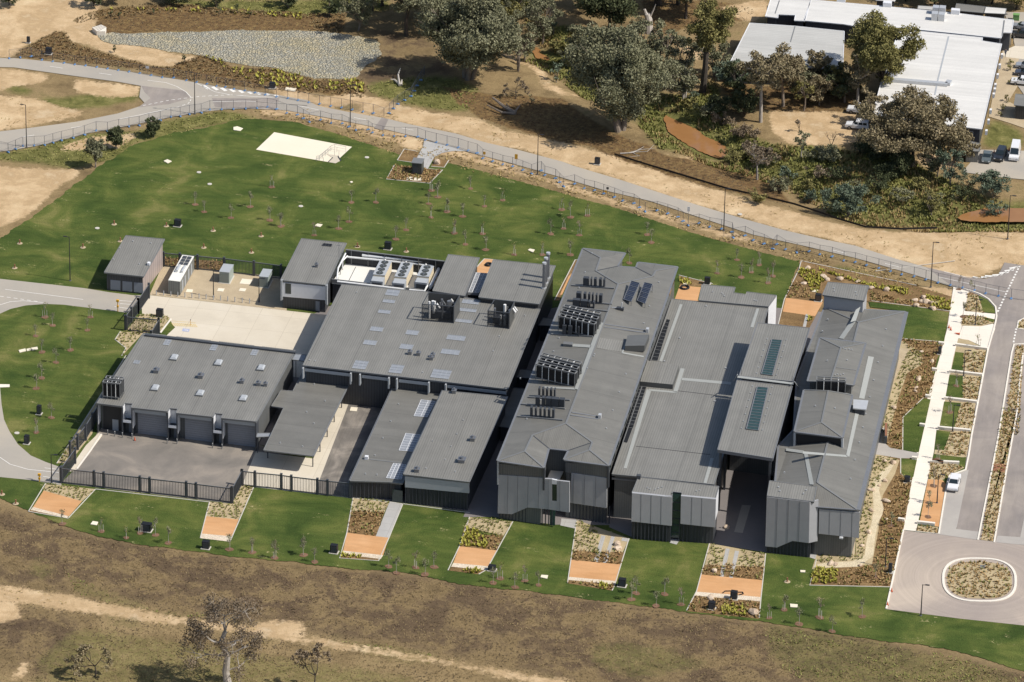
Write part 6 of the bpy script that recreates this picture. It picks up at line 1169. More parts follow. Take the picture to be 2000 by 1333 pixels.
# ================================================================ posts, lamps and small site furniture
def lamp(base, ty, label, arm=-1, grp='street lamps'):
    o = W(base); h = HT(base, ty); T = thing('street_lamp', label, 'street lamp', o, grp); MB().cyl(o, .11, h, 8, .06).build('pole', 'pole', T); MB().cyl(o, .22, .12, 10).build('base_plate', 'steel', T)
    a = MB(); a.bar(o+[0, 0, h-.1], o+[arm*.55, 0, h-.02], .08); a.box(o+[arm*.8, 0, h], (.7, .28, .1)); a.build('lamp_head', 'pole', T)
plain('pole', RGB(50,50,54), .5)
for (b_, ty, lb, ar) in (((52,288),205,'leftmost tall dark lamp on the near side of the far road',-1), ((137,549),463,'tall dark lamp on the lawn left of the plant shed',-1), ((380.5,223),142,'tall dark lamp at the road junction above the three round shrubs',-1), ((684,247),166,'tall dark lamp just above the right end of the cream slab',1), ((1049.6,341),263,'tall lamp between the plant driveway and the black cabinet on the verge',1),
    ((1413.5,451),368,'tall lamp beside the far road below the silt fence',1), ((1818,561),473,'tall lamp right of the rock garden by the far road',1), ((1798.5,1203),1142,'single lamp at the front edge of the turning area',1), ((1830,983),926.6,'lamp on the orange gravel beside the white utility',1), ((101,944),888,'lamp at the southwest gate beside the arrow markings',1), ((417,580.7),529.7,'left of the two lamps at the edge of the gravel yard',1),
    ((506,590.6),543.5,'right of the two lamps at the edge of the gravel yard, partly in shade',1), ((1729,1107.5),1051,'lamp in the brown bed left of the turning area',1), ((1904.7,635.3),584.7,'lamp nearest the intersection beside the white path',1), ((1882,735),684,'middle lamp in the strip right of the white path',1), ((1860.5,843.5),791,'third lamp down in the strip right of the white path',1), ((1968,467),382,'lamp at the far right edge beyond the intersection',1)):
    lamp(b_, ty, lb, ar)
def prebox(name, label, cat, base, size, mat='black', rz=-.06, group=None, pad=True, lid=None):
    o = W(base); T = thing(name, label, cat, o, group); b = MB(); b.box(o+[0, 0, size[2]/2+.1], size, rz); b.build('cabinet', mat, T); d = MB(); d.box(o+[0, 0, size[2]/2+.1]-np.array([0, size[1]/2+.02, 0]), (size[0]*.8, .03, size[2]*.8), rz); d.build('door', lid or 'trim_dark', T)
    if pad: p = MB(); p.box(o+[0, 0, .05], (size[0]+.35, size[1]+.35, .1), rz); p.build('concrete_pad', 'edging', T)
    return T
for b_, s, lb in ((zp(985,560),(1.2,.9,1.3),'black cabinet on the lawn above the gravel yard'), (zq(1288,785),(1.2,.9,1.4),'black cabinet on the lawn behind the chillers'), (zi(185,280),(.6,.5,1.3),'small dark cabinet on the bare earth at top left'), (zi(317,352),(1.2,.9,1.3),'black cabinet on the brown mulch above the far road at left'), (zi(1773,575),(1.1,.9,1.2),'black cabinet beside the road left of the cream slab'),
   (zr(1583,105),(1.0,.8,1.3),'black cabinet standing alone on the sandy verge'), (zs(907,775),(1.0,.8,1.3),'black cabinet behind the orange terrace of the middle hall'), (zt(255,830),(.7,.8,1.6),'upper of two slim black cabinets on the west lawn'), (zt(175,1022),(.8,.8,1.5),'lower of two slim black cabinets on the west lawn'), (zX(862,455),(1.2,.9,1.5),'black cabinet in the planted corner of the concrete yard'),
   (zh(790,515),(1.7,1.1,1.3),'widest black cabinet, in the front lawn below the asphalt yard'), (zh(1110,610),(1.2,.9,1.3),'black cabinet just right of the second orange gravel plot'), (zu(675,165),(1.2,.9,1.4),'black cabinet just left of the third orange gravel plot'), (zu(1703,280),(1.2,.9,.8),'low black cabinet at the foot of the fourth orange gravel plot'), (ze(1050,1150),(1.2,.9,1.3),'black cabinet just right of the fifth orange gravel plot'),
   (ze(1778,1232),(1.1,.9,1.3),'black cabinet on the white stones of the largest orange gravel plot'), (ze(1633,1297),(1.1,.9,1.2),'black cabinet in the brown bed at the foot of the largest plot'), (zg(1128,1062),(.6,.6,1.6),'tall slim black cabinet at the edge of the turning area'), (zc(660,460),(1.1,.9,1.3),'black cabinet against the lift block in the rock garden'), (zc(1452,803),(.5,1.0,1.2),'slim black cabinet beside the white path near the top'), (zg(1240,473),(.9,.9,1.0),'small dark cabinet with leaves over it at the corner of the path lawn')):
    prebox('utility_cabinet', lb, 'utility cabinet', b_, s, group='black utility cabinets')
# substation kiosk, container and yard boxes
o = W(zj(1045,1138)); T = thing('substation_kiosk', 'small grey kiosk with sloping lid at the end of the plant driveway', 'kiosk', o); MB().box(o+[0, 1.2, 1.2], (2.0, 2.2, 2.4)).build('body', 'wall_mid', T); MB().box(o+[0, 1.2, 2.47], (2.2, 2.5, .14)).build('lid', 'trim', T); MB().box(o+[-.3, .08, 1.1], (.9, .04, 1.9)).build('door', 'trim_dark', T)
sheet('concrete_pad', [[zj(985,1150),zj(1080,1160),zj(1075,1180),zj(980,1172)]], .05, 'slab_cream')
q = [W(zS(1100,800), 2.9), W(zS(1272,820), 2.9), W(zS(1475,455), 2.9), W(zS(1305,435), 2.9)]; T = thing('generator_container', 'long white-topped generator container with roof fans in the gravel yard', 'container', [*((q[0]+q[2])/2)[:2], 0]); b = MB()
lo = [np.array([p[0], p[1], .12]) for p in q]; hi = [np.array([p[0], p[1], 2.88]) for p in q]; b.loft(lo, hi, dside=[0, 0, 1.]); b.build('body', 'container_side', T); b = MB(); b.loft([p+[0, 0, .001] for p in hi], [p+[0, 0, .08] for p in hi]); b.build('roof', 'membrane', T)
b = MB(); A_, B_, C_, D_ = [p+[0, 0, .1] for p in hi]; g = lambda u, v: A_+(B_-A_)*u+(D_-A_)*v
for i in range(3):
    for j in range(2): q_ = [g(.12+.4*j, .62+.12*i), g(.47+.4*j, .62+.12*i), g(.47+.4*j, .72+.12*i), g(.12+.4*j, .72+.12*i)]; b = MB(); b.loft(q_, [p+[0, 0, .06] for p in q_]); b.build('fan_grille', 'trim_dark', T)
b = MB(); b.tube([g(.3, .32)+[0, 0, .25], g(.3, .55)+[0, 0, .25]], .28, 8); b.build('silencer', 'metal_light', T); b = MB(); b.tube([g(.75, .32)+[0, 0, .2], g(.75, .55)+[0, 0, .2]], .25, 8); b.build('silencer', 'metal_light', T)
for v in (.12, .3, .55, .75): p, r_ = B_+(C_-B_)*v, B_+(C_-B_)*(v+.07); b = MB(); b.loft([np.array([p[0]+.02, p[1], .25]), np.array([r_[0]+.02, r_[1], .25]), np.array([r_[0]+.06, r_[1], .25]), np.array([p[0]+.06, p[1], .25])], [np.array([p[0]+.02, p[1], 2.4]), np.array([r_[0]+.02, r_[1], 2.4]), np.array([r_[0]+.06, r_[1], 2.4]), np.array([p[0]+.06, p[1], 2.4])]); b.build('side_door', 'pale_panel', T)
for (pf, s, lb) in ((zn(885,311), (1.9,3.4,2.3), 'pale green transformer box in the middle of the gravel yard'), (zn(1040,328), (1.7,3.3,2.2), 'pale green box standing in the shade beside the switch room')):
    o = W(pf)+[0, s[1]/2, 0]; T = thing('transformer_box', lb, 'transformer', o, 'transformer boxes'); MB().box(o+[0, 0, s[2]/2+.05], s, 0, dside=[0, 0, 1.]).build('casing', 'green_box', T); MB().box(o+[0, 0, s[2]+.09], (s[0]+.12, s[1]+.12, .08)).build('lid', 'pale_panel', T); MB().box(o+[0, -s[1]/2-.02, s[2]/2], (s[0]*.85, .03, s[2]*.8)).build('door', 'green_box', T); MB().box(o+[0, 0, .04], (s[0]+.4, s[1]+.4, .08)).build('plinth', 'edging', T)
for q, nm in (([zn(955,293),zn(1000,297),zn(985,316),zn(945,312)],'a'), ([zn(862,330),zn(886,332),zn(880,344),zn(856,341)],'b'), ([zn(948,330),zn(972,332),zn(966,343),zn(942,341)],'c'), ([zn(738,334),zn(762,336),zn(758,347),zn(733,345)],'d')):
    w = [W(p, .03) for p in q]; 
    b = MB(); b.prism([tuple(p[:2]) for p in w], .02, .08); tag(b.build('pit_lid', 'slab_cream', loc=w[0]), {'a':'largest cream pit lid in the gravel yard','b':'cream pit lid below the pale green transformer box','c':'cream pit lid furthest right in the gravel yard, below the largest one','d':'cream pit lid beside the right foot of the generator container'}[nm], 'pit lid')
for k, p in enumerate([(810,127),(920,133),(1028,140),(1132,150),(1240,162),(1345,172),(1452,178),(1558,190),(1668,200),(1775,210),(1883,222),(1990,232),(2100,243),(2210,254)]):
    o = W(zX(*p)); T = thing('bollard', nth(k)+' bollard from the left along the edge of the gravel yard', 'bollard', o, 'bollards along the gravel yard'); MB().cyl(o, .09, .95, 8).build('post', 'pale_panel', T); MB().cyl(o+[0, 0, .952], .1, .04, 8).build('cap', 'steel', T)
for k, p in enumerate([(178,765),(260,780),(348,795),(458,805),(862,862),(975,868),(1383,916),(1492,927)]):
    o = W(zG1(*p)); T = thing('bollard', nth(k)+' bollard from the left in front of the garage hall doors', 'bollard', o, 'bollards at the garage doors'); MB().cyl(o, .09, .95, 8).build('post', 'trim', T); MB().cyl(o+[0, 0, .952], .1, .04, 8).build('cap', 'metal_light', T)
plain('yellow', RGB(232,176,60), .5); plain('cone_orange', RGB(226,110,70), .5)
for k, (p, ty, lb) in enumerate(((zX(232,375), zX(0,205)[1], 'yellow card reader post at the northwest gate'), (zh(213,252), zh(0,212)[1], 'yellow card reader post at the southwest gate'), (zX(1325,585), zX(0,500)[1], 'thin yellow post on the hatched bay of the concrete yard'))):
    o = W(p); h = HT(p, ty); T = thing('yellow_post', lb, 'post', o); MB().bar(o, o+[0, 0, h*.96], .14 if k < 2 else .07).build('post', 'yellow', T)
    if k < 2: MB().box(o+[0, 0, h*.95], (.5, .35, .4)).build('reader_box', 'yellow', T); MB().box(o+[0, 0, h*.45], (.35, .3, .35)).build('reader_box', 'yellow', T)
    else: MB().box(o+[0, 0, h], (.12, .12, .15)).build('cap', 'trim_dark', T)
for k, (p, lb) in enumerate(((zH(395,1195),'left traffic cone of the pair on the white path'),(zH(422,1225),'right traffic cone of the pair on the white path'),(zw(966,305),'upper traffic cone on the kerb of the turning area'),(zw(933,412),'lower traffic cone at the corner of the turning area'),(zF(1117,850),'traffic cone beside the white van'),(zF(900,880),'traffic cone between the two dark parked cars'),(zG1(490,828),'tiny red cone in front of the first roller door'))):
    o = W(p); T = thing('traffic_cone', lb, 'cone', o, 'traffic cones'); MB().cyl(o+[0, 0, .05], .17, .7, 8, .04).build('cone', 'cone_orange', T); MB().box(o+[0, 0, .03], (.42, .42, .05)).build('base', 'trim_dark', T)
o = W(zH(515,1285)); T = thing('fallen_cone', 'orange traffic cone lying on the white path', 'cone', o); MB().tube([o+[-.5, .1, .2], o+[.4, -.05, .2]], [.05, .18], 8).build('cone', 'cone_orange', T); MB().box(o+[.45, -.05, .2], (.06, .42, .4)).build('base', 'cone_orange', T)
def sign(p, h, w_, hh, mat, lb, rz=0):
    o = W(p); T = thing('sign', lb, 'sign', o); MB().bar(o, o+[0, 0, h], .06).build('post', 'steel', T); MB().box(o+[0, -.04, h-hh/2], (w_, .03, hh), rz).build('sign_plate', mat, T)
sign(zr(790,105), 2.2, .6, 1.1, 'yellow', 'yellow diamond sign standing in the far road'); sign(zr(480,45), 1.4, .5, .6, 'yellow', 'yellow sign hung on the fence left of the diamond sign'); sign(zr(1662,405), 1.0, .5, .5, 'yellow', 'small low yellow sign on the fence east of the tall lamp'); sign(zs(722,130), 2.4, .5, 1.0, 'white_panel', 'white sign on a post leaning over the fence'); sign(zi(960,478), 1.6, .7, .5, 'white_panel', 'small white sign hung on the far fence above the junction'); sign(zr(1682,400), 1.6, .5, .5, 'trim_dark', 'small dark sign beside the low yellow sign')
# pits and lids
for k, (q, lb) in enumerate((([zq(915,128),zq(935,122),zq(947,130),zq(928,138)],'small square pit lid on the lawn below the substation kiosk'), ([zq(570,558),zq(600,538),zq(650,545),zq(625,570)],'broken white slab lying on the lawn behind the chillers'), ([zr(905,945),zr(925,932),zr(972,942),zr(955,968)],'white pit lid on the lawn behind the generator block'), ([zi(1065,1050),zi(1090,1040),zi(1118,1052),zi(1092,1065)],'white square lid on the lawn left of the cream slab'),
    ([zt(122,415),zt(165,405),zt(170,420),zt(128,430)],'left and largest of three pit lids in a row on the west lawn'), ([zt(172,408),zt(198,402),zt(202,414),zt(176,420)],'middle of three pit lids in a row on the west lawn'), ([zt(203,400),zt(243,394),zt(247,408),zt(208,416)],'right of three pit lids in a row on the west lawn'), ([zv(358,145),zv(402,148),zv(395,170),zv(352,160)],'white lid beside the bushy sapling of the front lawn'), ([zw(172,400),zw(232,405),zw(230,428),zw(175,425)],'larger cream lid on the front lawn at right'),
    ([zw(252,137),zw(292,139),zw(290,153),zw(254,152)],'smaller cream lid right of the largest orange plot'), ([zi(1520,830),zi(1545,825),zi(1582,838),zi(1562,855),zi(1520,848)],'white headwall slab beside the small stone pit'), ([zi(1862,570),zi(1930,578),zi(1920,598),zi(1855,588)],'cream slotted grate above the far road'), ([zh(500,465),zh(530,470),zh(522,487),zh(488,482)],'grey grate in the front lawn left of the widest cabinet'), ([zd(618,152),zd(662,156),zd(655,180),zd(610,176)],'drain grate in the carport courtyard'),
    ([zg(1712,1015),zg(1752,1015),zg(1748,1032),zg(1708,1032)],'dark grate on the island bed'), ([zs(678,757),zs(735,760),zs(728,782),zs(672,778)],'pale lid beside the orange terrace of the middle hall'), ([zs(1940,828),zs(1990,835),zs(1975,858),zs(1925,850)],'pale grated lid in the rock garden'))):
    w = [W(p, .07) for p in q]; b = MB(); b.prism([tuple(p[:2]) for p in w], .03, .13); o = tag(b.build('pit_lid', 'slab_cream' if 'dark' not in lb else 'trim', loc=w[0]), lb, 'pit lid', 'concrete pit lids')
for k, (p, lb) in enumerate(((zp(200,582),'round pit lid on the lawn behind the plant shed'),(zp(1193,36),'round pit lid on the open lawn above a bare streak'),(zp(1298,151),'round pit lid on the open lawn right of a bare streak'),(zq(438,367),'round pit lid on the lawn above the broken white slab'),(zt(110,955),'round pit lid beside the west access road'),(zj(722,1027),'round pit lid right of the cream slab'),(zs(1227,96),'round pit lid on the sandy verge beyond the road'),(zh(800,360),''))):
    if not lb: continue
    o = W(p, .02); MBb = MB(); MBb.cyl(o, .45, .08, 16); T = tag(MBb.build('round_lid', 'edging', loc=o), lb, 'pit lid', 'round pit lids')
st = [(zp(*p)) for p in ((365,542),(875,560),(1332,605),(1800,658),(1240,770),(1705,818),(425,707),(60,768))]+[zq(990,762),zq(1468,808),zn(78,153),zn(58,250),zw(150,226),zh(10,320),zh(85,370),zn(1410,165)]
for k, p in enumerate(sorted(st)):
    o = W(p, .02); T = thing('irrigation_riser', nth(k)+' from the left of the short rusty irrigation risers in bare patches of lawn', 'riser', o, 'irrigation risers'); MB().cyl(o+[0, 0, .04], .13, .75, 8).build('riser', 'rust_timber', T); MB().cyl(o, .55, .035, 9, .45).build('bare_patch', 'tan_gravel', T)
# railings at the pit in the cream slab
T = thing('stair_railing', 'thin pipe railing round the sunken stair at the corner of the cream slab', 'railing', W(zO(760,900))); prev = None
for k, (x, y, ty) in enumerate(((380,1008,940),(447,998,880),(527,935,810),(605,870,748),(675,812,680),(750,742,618),(850,700,598),(1140,760,655))):
    o = W(zO(x, y)); h = 1.15; MB().bar(o, o+[0, 0, h], .05).build('post', 'steel', T)
    if prev is not None: MB().bar(prev+[0, 0, h], o+[0, 0, h], .045).bar(prev+[0, 0, .6], o+[0, 0, .6], .03).build('rail', 'steel', T)
    prev = o
for x, y in ((555,1030),(907,770),(960,860),(845,850)): o = W(zO(x, y)); MB().bar(o, o+[0, 0, 1.1], .05).build('post', 'steel', T)
b = MB(); w = [W(zO(*p), .05) for p in ((630,812),(840,852),(945,868),(1015,980),(870,1058),(700,1030),(790,915))]; b.prism([tuple(p[:2]) for p in w], .03, .07); b.build('stair_well', 'concrete_yard', T); b = MB(); b.bar(W(zO(690,1015), .15), W(zO(800,905), .15), .12, .12); b.bar(W(zO(940,870), .15), W(zO(1010,985), .15), .14, .14); b.build('stair_stringer', 'trim_dark', T)
# white bench walls by the path
for k, (p, q, lb) in enumerate(((zc(1443,741),zc(1482,745),'short stub left of the path at the first bench wall'),(zc(1550,752),zc(1762,780),'topmost long white wall right of the path'),(zc(1400,912),zc(1436,916),'short stub left of the path at the second wall'),(zc(1512,925),zc(1728,950),'second long white wall right of the path'),(zc(1357,1086),zc(1394,1090),'short stub left of the path at the third wall'),(zc(1478,1100),zc(1693,1126),'third long white wall right of the path'),
    (zc(1320,1273),zc(1357,1278),'short stub left of the path at the fourth wall'),(zg(1437,126),zg(1652,146),'fourth long white wall right of the path'),(zg(1270,322),zg(1305,326),'short stub left of the path opposite the entry paving'),(zg(1388,346),zg(1578,356),'fifth long white wall just above the parking bay'),(zg(1180,722),zg(1222,728),'short stub left of the path near the turning area'),(zg(1303,742),zg(1420,755),'lowest white wall at the foot of the orange gravel'))):
    a, e = W(p), W(q); b = MB(); b.bar(a+[0, 0, .25], e+[0, 0, .25], .5, .5); tag(b.build('bench_wall', 'kerb', loc=a), lb, 'low wall', 'white bench walls along the path')
T = thing('timber_bench', 'dark bench with timber slats beside the white path at the entry paving', 'bench', W(zg(1440,335))); a, e = W(zg(1402,328), .45), W(zg(1475,338), .45); MB().bar(a, e, .55, .1).build('seat', 'rust_timber', T); MB().bar(a-[0, 0, .2], a-[0, 0, .2]+[.2, 0, 0], .5, .35).build('leg', 'trim_dark', T); MB().bar(e-[0, 0, .2]-[.2, 0, 0], e-[0, 0, .2], .5, .35).build('leg', 'trim_dark', T)
T = thing('tall_planter', 'slim dark and timber wall beside the entry paving', 'wall', W(zg(1100,225))); a, e = W(zg(1098,225)), W(zg(1100,135)); MB().bar(a+[0, 0, .7], e+[0, 0, .7], .5, 1.4).build('wall', 'trim_dark', T); MB().bar(a+[0, .4, 1.42], e+[0, 0, 1.42], .4, .05).build('timber_cap', 'rust_timber', T)
o = W(zg(1840,385)); b = MB(); w = [W(zg(*p), .08) for p in ((1805,355),(1880,358),(1873,410),(1798,402))]; b.prism([tuple(p[:2]) for p in w], .06, .14); tag(b.build('timber_crossing', 'rust_timber', loc=w[0]), 'brown timber crossing through the planted median', 'crossing')
o = W(zi(650,205)); T = thing('headwall', 'white concrete drain headwall with steel grate above the stone basin', 'headwall', o); w = [W(zi(*p), .9) for p in ((600,178),(660,162),(692,178),(685,205),(630,205))]; b = MB(); b.prism([tuple(p[:2]) for p in w], -.1, .9); b.build('concrete_box', 'concrete_white', T); b = MB()
for k in range(5): b.bar(w[0]+(w[4]-w[0])*k/4+[.2, 0, .03], w[1]+(w[2]-w[1])*k/4+[-.1, -.1, .03], .06)
b.build('grate', 'trim_dark', T)
T = thing('coiled_hose', 'black hose looped over the largest orange gravel plot', 'hose', W(ze(1760,1190))); MB().tube([W(ze(*p), .12) for p in ((1705,1195),(1720,1183),(1760,1182),(1800,1190),(1835,1190),(1840,1200),(1810,1208))], .1, 6).build('hose', 'black', T)
o = W(zs(688,812), .1); ring = [o+[.75*math.cos(t), .75*math.sin(t), .1] for t in np.linspace(0, 2*math.pi, 15)]; tag(MB().tube(ring, .2, 6).build('hose_coil', 'black', loc=o), 'black coiled hose on the orange terrace behind the middle hall', 'hose')
o = W(zE(1070,290)); T = thing('wheelie_bin', 'green skip bin beside the end of the long white building', 'bin', o); MB().box(o+[0, 0, .65], (1.3, 1.0, 1.2)).build('bin_body', 'bin_green', T); MB().box(o+[0, 0, 1.3], (1.4, 1.1, .1)).build('lid', 'bin_green', T)

# ================================================================ vehicles
plain('tyre', (.02, .02, .022, 1), .8); plain('car_glass', (.02, .03, .035, 1), .08, spec=.7); plain('rim', RGB(150,152,156), .3, .6); plain('lamp_red', RGB(170,40,36), .3); plain('lamp_clear', RGB(222,226,230), .15)
def carpaint(n, c):
    m = plain(n, c, .3, var=.02, spec=.6); m.node_tree.nodes['Principled BSDF'].inputs['Coat Weight'].default_value = .5; return n
for n_, c_ in (('car_white', RGB(240,240,240)), ('car_black', RGB(42,44,48)), ('car_silver', RGB(160,164,170)), ('car_green', RGB(96,104,104)), ('car_dark', RGB(62,66,76))): carpaint(n_, c_)
def car(kind, paint, p, rz, label, group='parked vehicles', rack=False):
    """nose along +x before turning by rz"""
    L, Wd, H, prof, cab = {
     'wagon': (4.9, 1.9, 1.9, [(-2.45,.45),(-2.45,1.05),(-2.3,1.15),(.95,1.15),(2.3,1.05),(2.45,.85),(2.45,.45)], [(-2.4,1.14),(-2.25,1.86),(.25,1.88),(1.0,1.14)]),
     'ute': (5.2, 1.88, 1.8, [(-2.6,.5),(-2.6,1.12),(1.2,1.12),(2.5,1.0),(2.6,.8),(2.6,.5)], [(-.95,1.11),(-.75,1.76),(.55,1.78),(1.3,1.11)]),
     'sedan': (4.8, 1.82, 1.45, [(-2.4,.35),(-2.4,.85),(-2.2,.98),(-1.3,.98),(1.0,.92),(2.25,.78),(2.4,.6),(2.4,.35)], [(-1.75,.96),(-.95,1.42),(.25,1.44),(1.15,.91)]),
     'van': (5.9, 2.0, 2.6, [(-2.95,.4),(-2.95,1.3),(2.1,1.25),(2.8,1.1),(2.95,.85),(2.95,.4)], [(-2.93,1.29),(-2.85,2.5),(1.3,2.55),(2.2,1.24)])}[kind]
    o = W(p); co, si = math.cos(rz), math.sin(rz); R = lambda x, y, z: np.array([o[0]+x*co-y*si, o[1]+x*si+y*co, o[2]+z]); T = thing({'wagon':'four_wheel_drive','ute':'utility_truck','sedan':'sedan_car','van':'van'}[kind], label, {'wagon':'four wheel drive','ute':'utility','sedan':'car','van':'van'}[kind], o, group)
    def lo(pf, w0, w1, nm, mat, par=T, taper=None):
        b = MB(); A = [R(x, -w0 if taper is None else -(w0+(w1-w0)*min(1, max(0, (z-taper[0])/(taper[1]-taper[0])))), z) for x, z in pf]; B = [R(x, w0 if taper is None else (w0+(w1-w0)*min(1, max(0, (z-taper[0])/(taper[1]-taper[0])))), z) for x, z in pf]; b.loft(A, B); return b.build(nm, mat, par)
    body = lo(prof, Wd/2, Wd/2-.06, 'body', paint, T, (.9, 1.2)); bv = body.modifiers.new('b', 'BEVEL'); bv.width = .08; bv.segments = 2
    cz0, cz1 = cab[0][1], max(z for _, z in cab); cb = lo(cab, Wd/2-.06, Wd/2-.22, 'cabin', paint, T, (cz0, cz1)); bv = cb.modifiers.new('b', 'BEVEL'); bv.width = .07; bv.segments = 2
    wb_, wt_ = Wd/2-.06, Wd/2-.22; f = lambda z: wb_+(wt_-wb_)*(z-cz0)/(cz1-cz0)
    (xa, za_), (xb, zb_), (xc, zc_), (xd, zd_) = cab
    def pane(x0, x1, t0, t1, s):
        z0 = cz0+(cz1-cz0)*t0; z1 = cz0+(cz1-cz0)*t1; b = MB(); q = [R(x0, s*(f(z0)+.012), z0), R(x1, s*(f(z0)+.012), z0), R(x1-(.12 if x1 > 0 else 0), s*(f(z1)+.012), z1), R(x0+.1, s*(f(z1)+.012), z1)]; b.face(q); b.build('side_window', 'car_glass', T)
    n_ = 3 if kind in ('wagon',) else 2
    if kind == 'van': spans = [(1.05, 1.75)]
    else:
        x0, x1 = xa+.3, xd-.35; spans = [(x0+(x1-x0)*k/n_+.04, x0+(x1-x0)*(k+1)/n_-.04) for k in range(n_)]
    for s in (-1, 1):
        for a, e in spans: pane(a, e, .18, .82, s)
    b = MB(); u = .1; g = lambda t, s, k: R(xd+(xc-xd)*t+.015, s*(f(zd_+(zc_-zd_)*t)-.08), zd_+(zc_-zd_)*t+.02); b.face([g(.1,-1,0), g(.1,1,0), g(.9,1,0), g(.9,-1,0)]); b.build('windscreen', 'car_glass', T)
    b = MB(); g = lambda t, s: R(xa+(xb-xa)*t-.02, s*(f(za_+(zb_-za_)*t)-.12), za_+(zb_-za_)*t); b.face([g(.25,1), g(.25,-1), g(.85,-1), g(.85,1)]); b.build('rear_window', 'car_glass', T)
    r = .38 if kind != 'sedan' else .32
    for x in (L*.31, -L*.31):
        for s in (-1, 1):
            c_ = R(x, s*(Wd/2-.12), r); ax = R(x, s*(Wd/2+.02), r)-c_; b = MB(); b.tube([c_-ax*.6, c_+ax], r, 14); wl = b.build('wheel', 'tyre', T); b = MB(); b.tube([c_+ax*1.02, c_+ax*1.12], r*.55, 10); b.build('rim', 'rim', wl)
    for s in (-1, 1):
        zf = prof[-2][1]-.02; MB().box(R(L/2-.02, s*(Wd/2-.3), zf), (.08, .32, .16), rz).build('headlight', 'lamp_clear', T); MB().box(R(-L/2+.01, s*(Wd/2-.2), prof[1][1]-.15), (.06, .2, .2), rz).build('tail_light', 'lamp_red', T); MB().box(R(xd-.35, s*(Wd/2+.1), cz0+.12), (.12, .2, .16), rz).build('mirror', paint, T)
    if kind == 'ute':
        b = MB(); b.loft([R(-2.5, -.78, 1.13), R(-1.0, -.78, 1.13), R(-1.0, .78, 1.13), R(-2.5, .78, 1.13)], [R(-2.5, -.76, 1.22), R(-1.0, -.76, 1.22), R(-1.0, .76, 1.22), R(-2.5, .76, 1.22)]); b.build('tray_cover', paint, T)
    if rack:
        b = MB()
        for k in range(9): x = xb+.1+(xc-xb-.2)*k/8; b.bar(R(x, -.62, cz1+.12), R(x, .62, cz1+.12), .05)
        for s in (-.62, .62): b.bar(R(xb+.1, s, cz1+.12), R(xc-.1, s, cz1+.12), .06)
        b.build('roof_rack', 'white_panel', T)
    return T
DN = -math.pi/2
car('ute', 'car_white', (1863,950), math.atan2(*(W((1850,990))-W((1872,905)))[[1, 0]]), 'white dual-cab utility parked in the bay beside the orange gravel', 'vehicles')
car('wagon', 'car_white', zl(925,735), math.pi-.05, 'upper white four wheel drive with roof rack on the dirt clearing', rack=True); car('wagon', 'car_white', zl(915,838), math.pi-.05, 'lower white four wheel drive with roof rack, clear of the trees', rack=True)
car('sedan', 'car_green', zF(795,975), DN, 'grey-green sedan, leftmost of the three cars parked facing the creek'); car('wagon', 'car_black', zF(985,955), DN-.12, 'black four wheel drive between the sedan and the white van'); car('van', 'car_white', zF(1198,930), DN, 'tall white van, rightmost of the three parked facing the creek')
car('ute', 'car_white', zE(1175,1225), math.pi, 'white utility with canopy at the right edge by the green shrubs'); car('sedan', 'car_dark', zE(1215,1090), math.pi, 'dark car just above the white utility at the right edge'); car('sedan', 'car_silver', zE(1225,985), math.pi, 'second dark car above the white utility, cut by the frame edge'); car('wagon', 'car_black', zE(1150,540), math.pi, 'black four wheel drive near the annexe at the right edge'); car('sedan', 'car_silver', zE(1165,420), math.pi-.15, 'silver car nearest the green skip bin')

# ================================================================ a person by the annexe
def person(p, label):
    o = W(p); T = thing('person', label, 'person', o); me = bpy.data.meshes.new('body'); J = {'pel':(0,0,.95,.15),'sp':(0,.01,1.2,.15),'ch':(0,.0,1.42,.17),'nk':(0,-.02,1.55,.06),'hd':(0,-.04,1.68,.10),'top':(0,-.03,1.78,.07),
      'sl':(-.2,0,1.45,.07),'el':(-.27,.06,1.17,.05),'hl':(-.27,-.1,.95,.035),'sr':(.2,0,1.45,.07),'er':(.27,-.06,1.17,.05),'hr':(.25,.12,.97,.035),'tl':(-.1,0,.9,.1),'kl':(-.11,-.16,.5,.065),'al':(-.11,-.2,.09,.045),'fl':(-.11,-.36,.04,.04),'tr':(.1,0,.9,.1),'kr':(.11,.08,.5,.065),'ar':(.11,.28,.13,.045),'fr':(.11,.15,.04,.04)}
    ks = list(J); E_ = [('pel','sp'),('sp','ch'),('ch','nk'),('nk','hd'),('hd','top'),('ch','sl'),('sl','el'),('el','hl'),('ch','sr'),('sr','er'),('er','hr'),('pel','tl'),('tl','kl'),('kl','al'),('al','fl'),('pel','tr'),('tr','kr'),('kr','ar'),('ar','fr')]
    me.from_pydata([J[k][:3] for k in ks], [(ks.index(a), ks.index(b)) for a, b in E_], []); ob = bpy.data.objects.new('body', me); COL.objects.link(ob); ob.parent = T
    sk = ob.modifiers.new('s', 'SKIN'); ob.modifiers.new('ss', 'SUBSURF').levels = 1; ob.modifiers['ss'].render_levels = 1
    for i, k in enumerate(ks): me.skin_vertices[0].data[i].radius = (J[k][3], J[k][3])
    me.skin_vertices[0].data[0].use_root = True; m, n, b = newmat('person_clothes'); tc = n.nodes.new('ShaderNodeTexCoord'); sp = n.nodes.new('ShaderNodeSeparateXYZ'); n.links.new(tc.outputs['Object'], sp.inputs[0])
    r = ramp(n, mth(n, 'DIVIDE', sp.outputs[2], 1.9), [(0, (.02,.02,.02)), (.06, (.03,.03,.05)), (.5, (.04,.05,.08)), (.52, (.05,.06,.09)), (.8, (.06,.07,.1)), (.82, (.45,.28,.2)), (.9, (.45,.28,.2)), (.92, (.03,.02,.015))]); n.links.new(r, b.inputs['Base Color']); me.materials.append(m); T.rotation_euler = (0, 0, .6)
person(zE(915,822), 'person in dark clothes walking across the paving by the annexe')
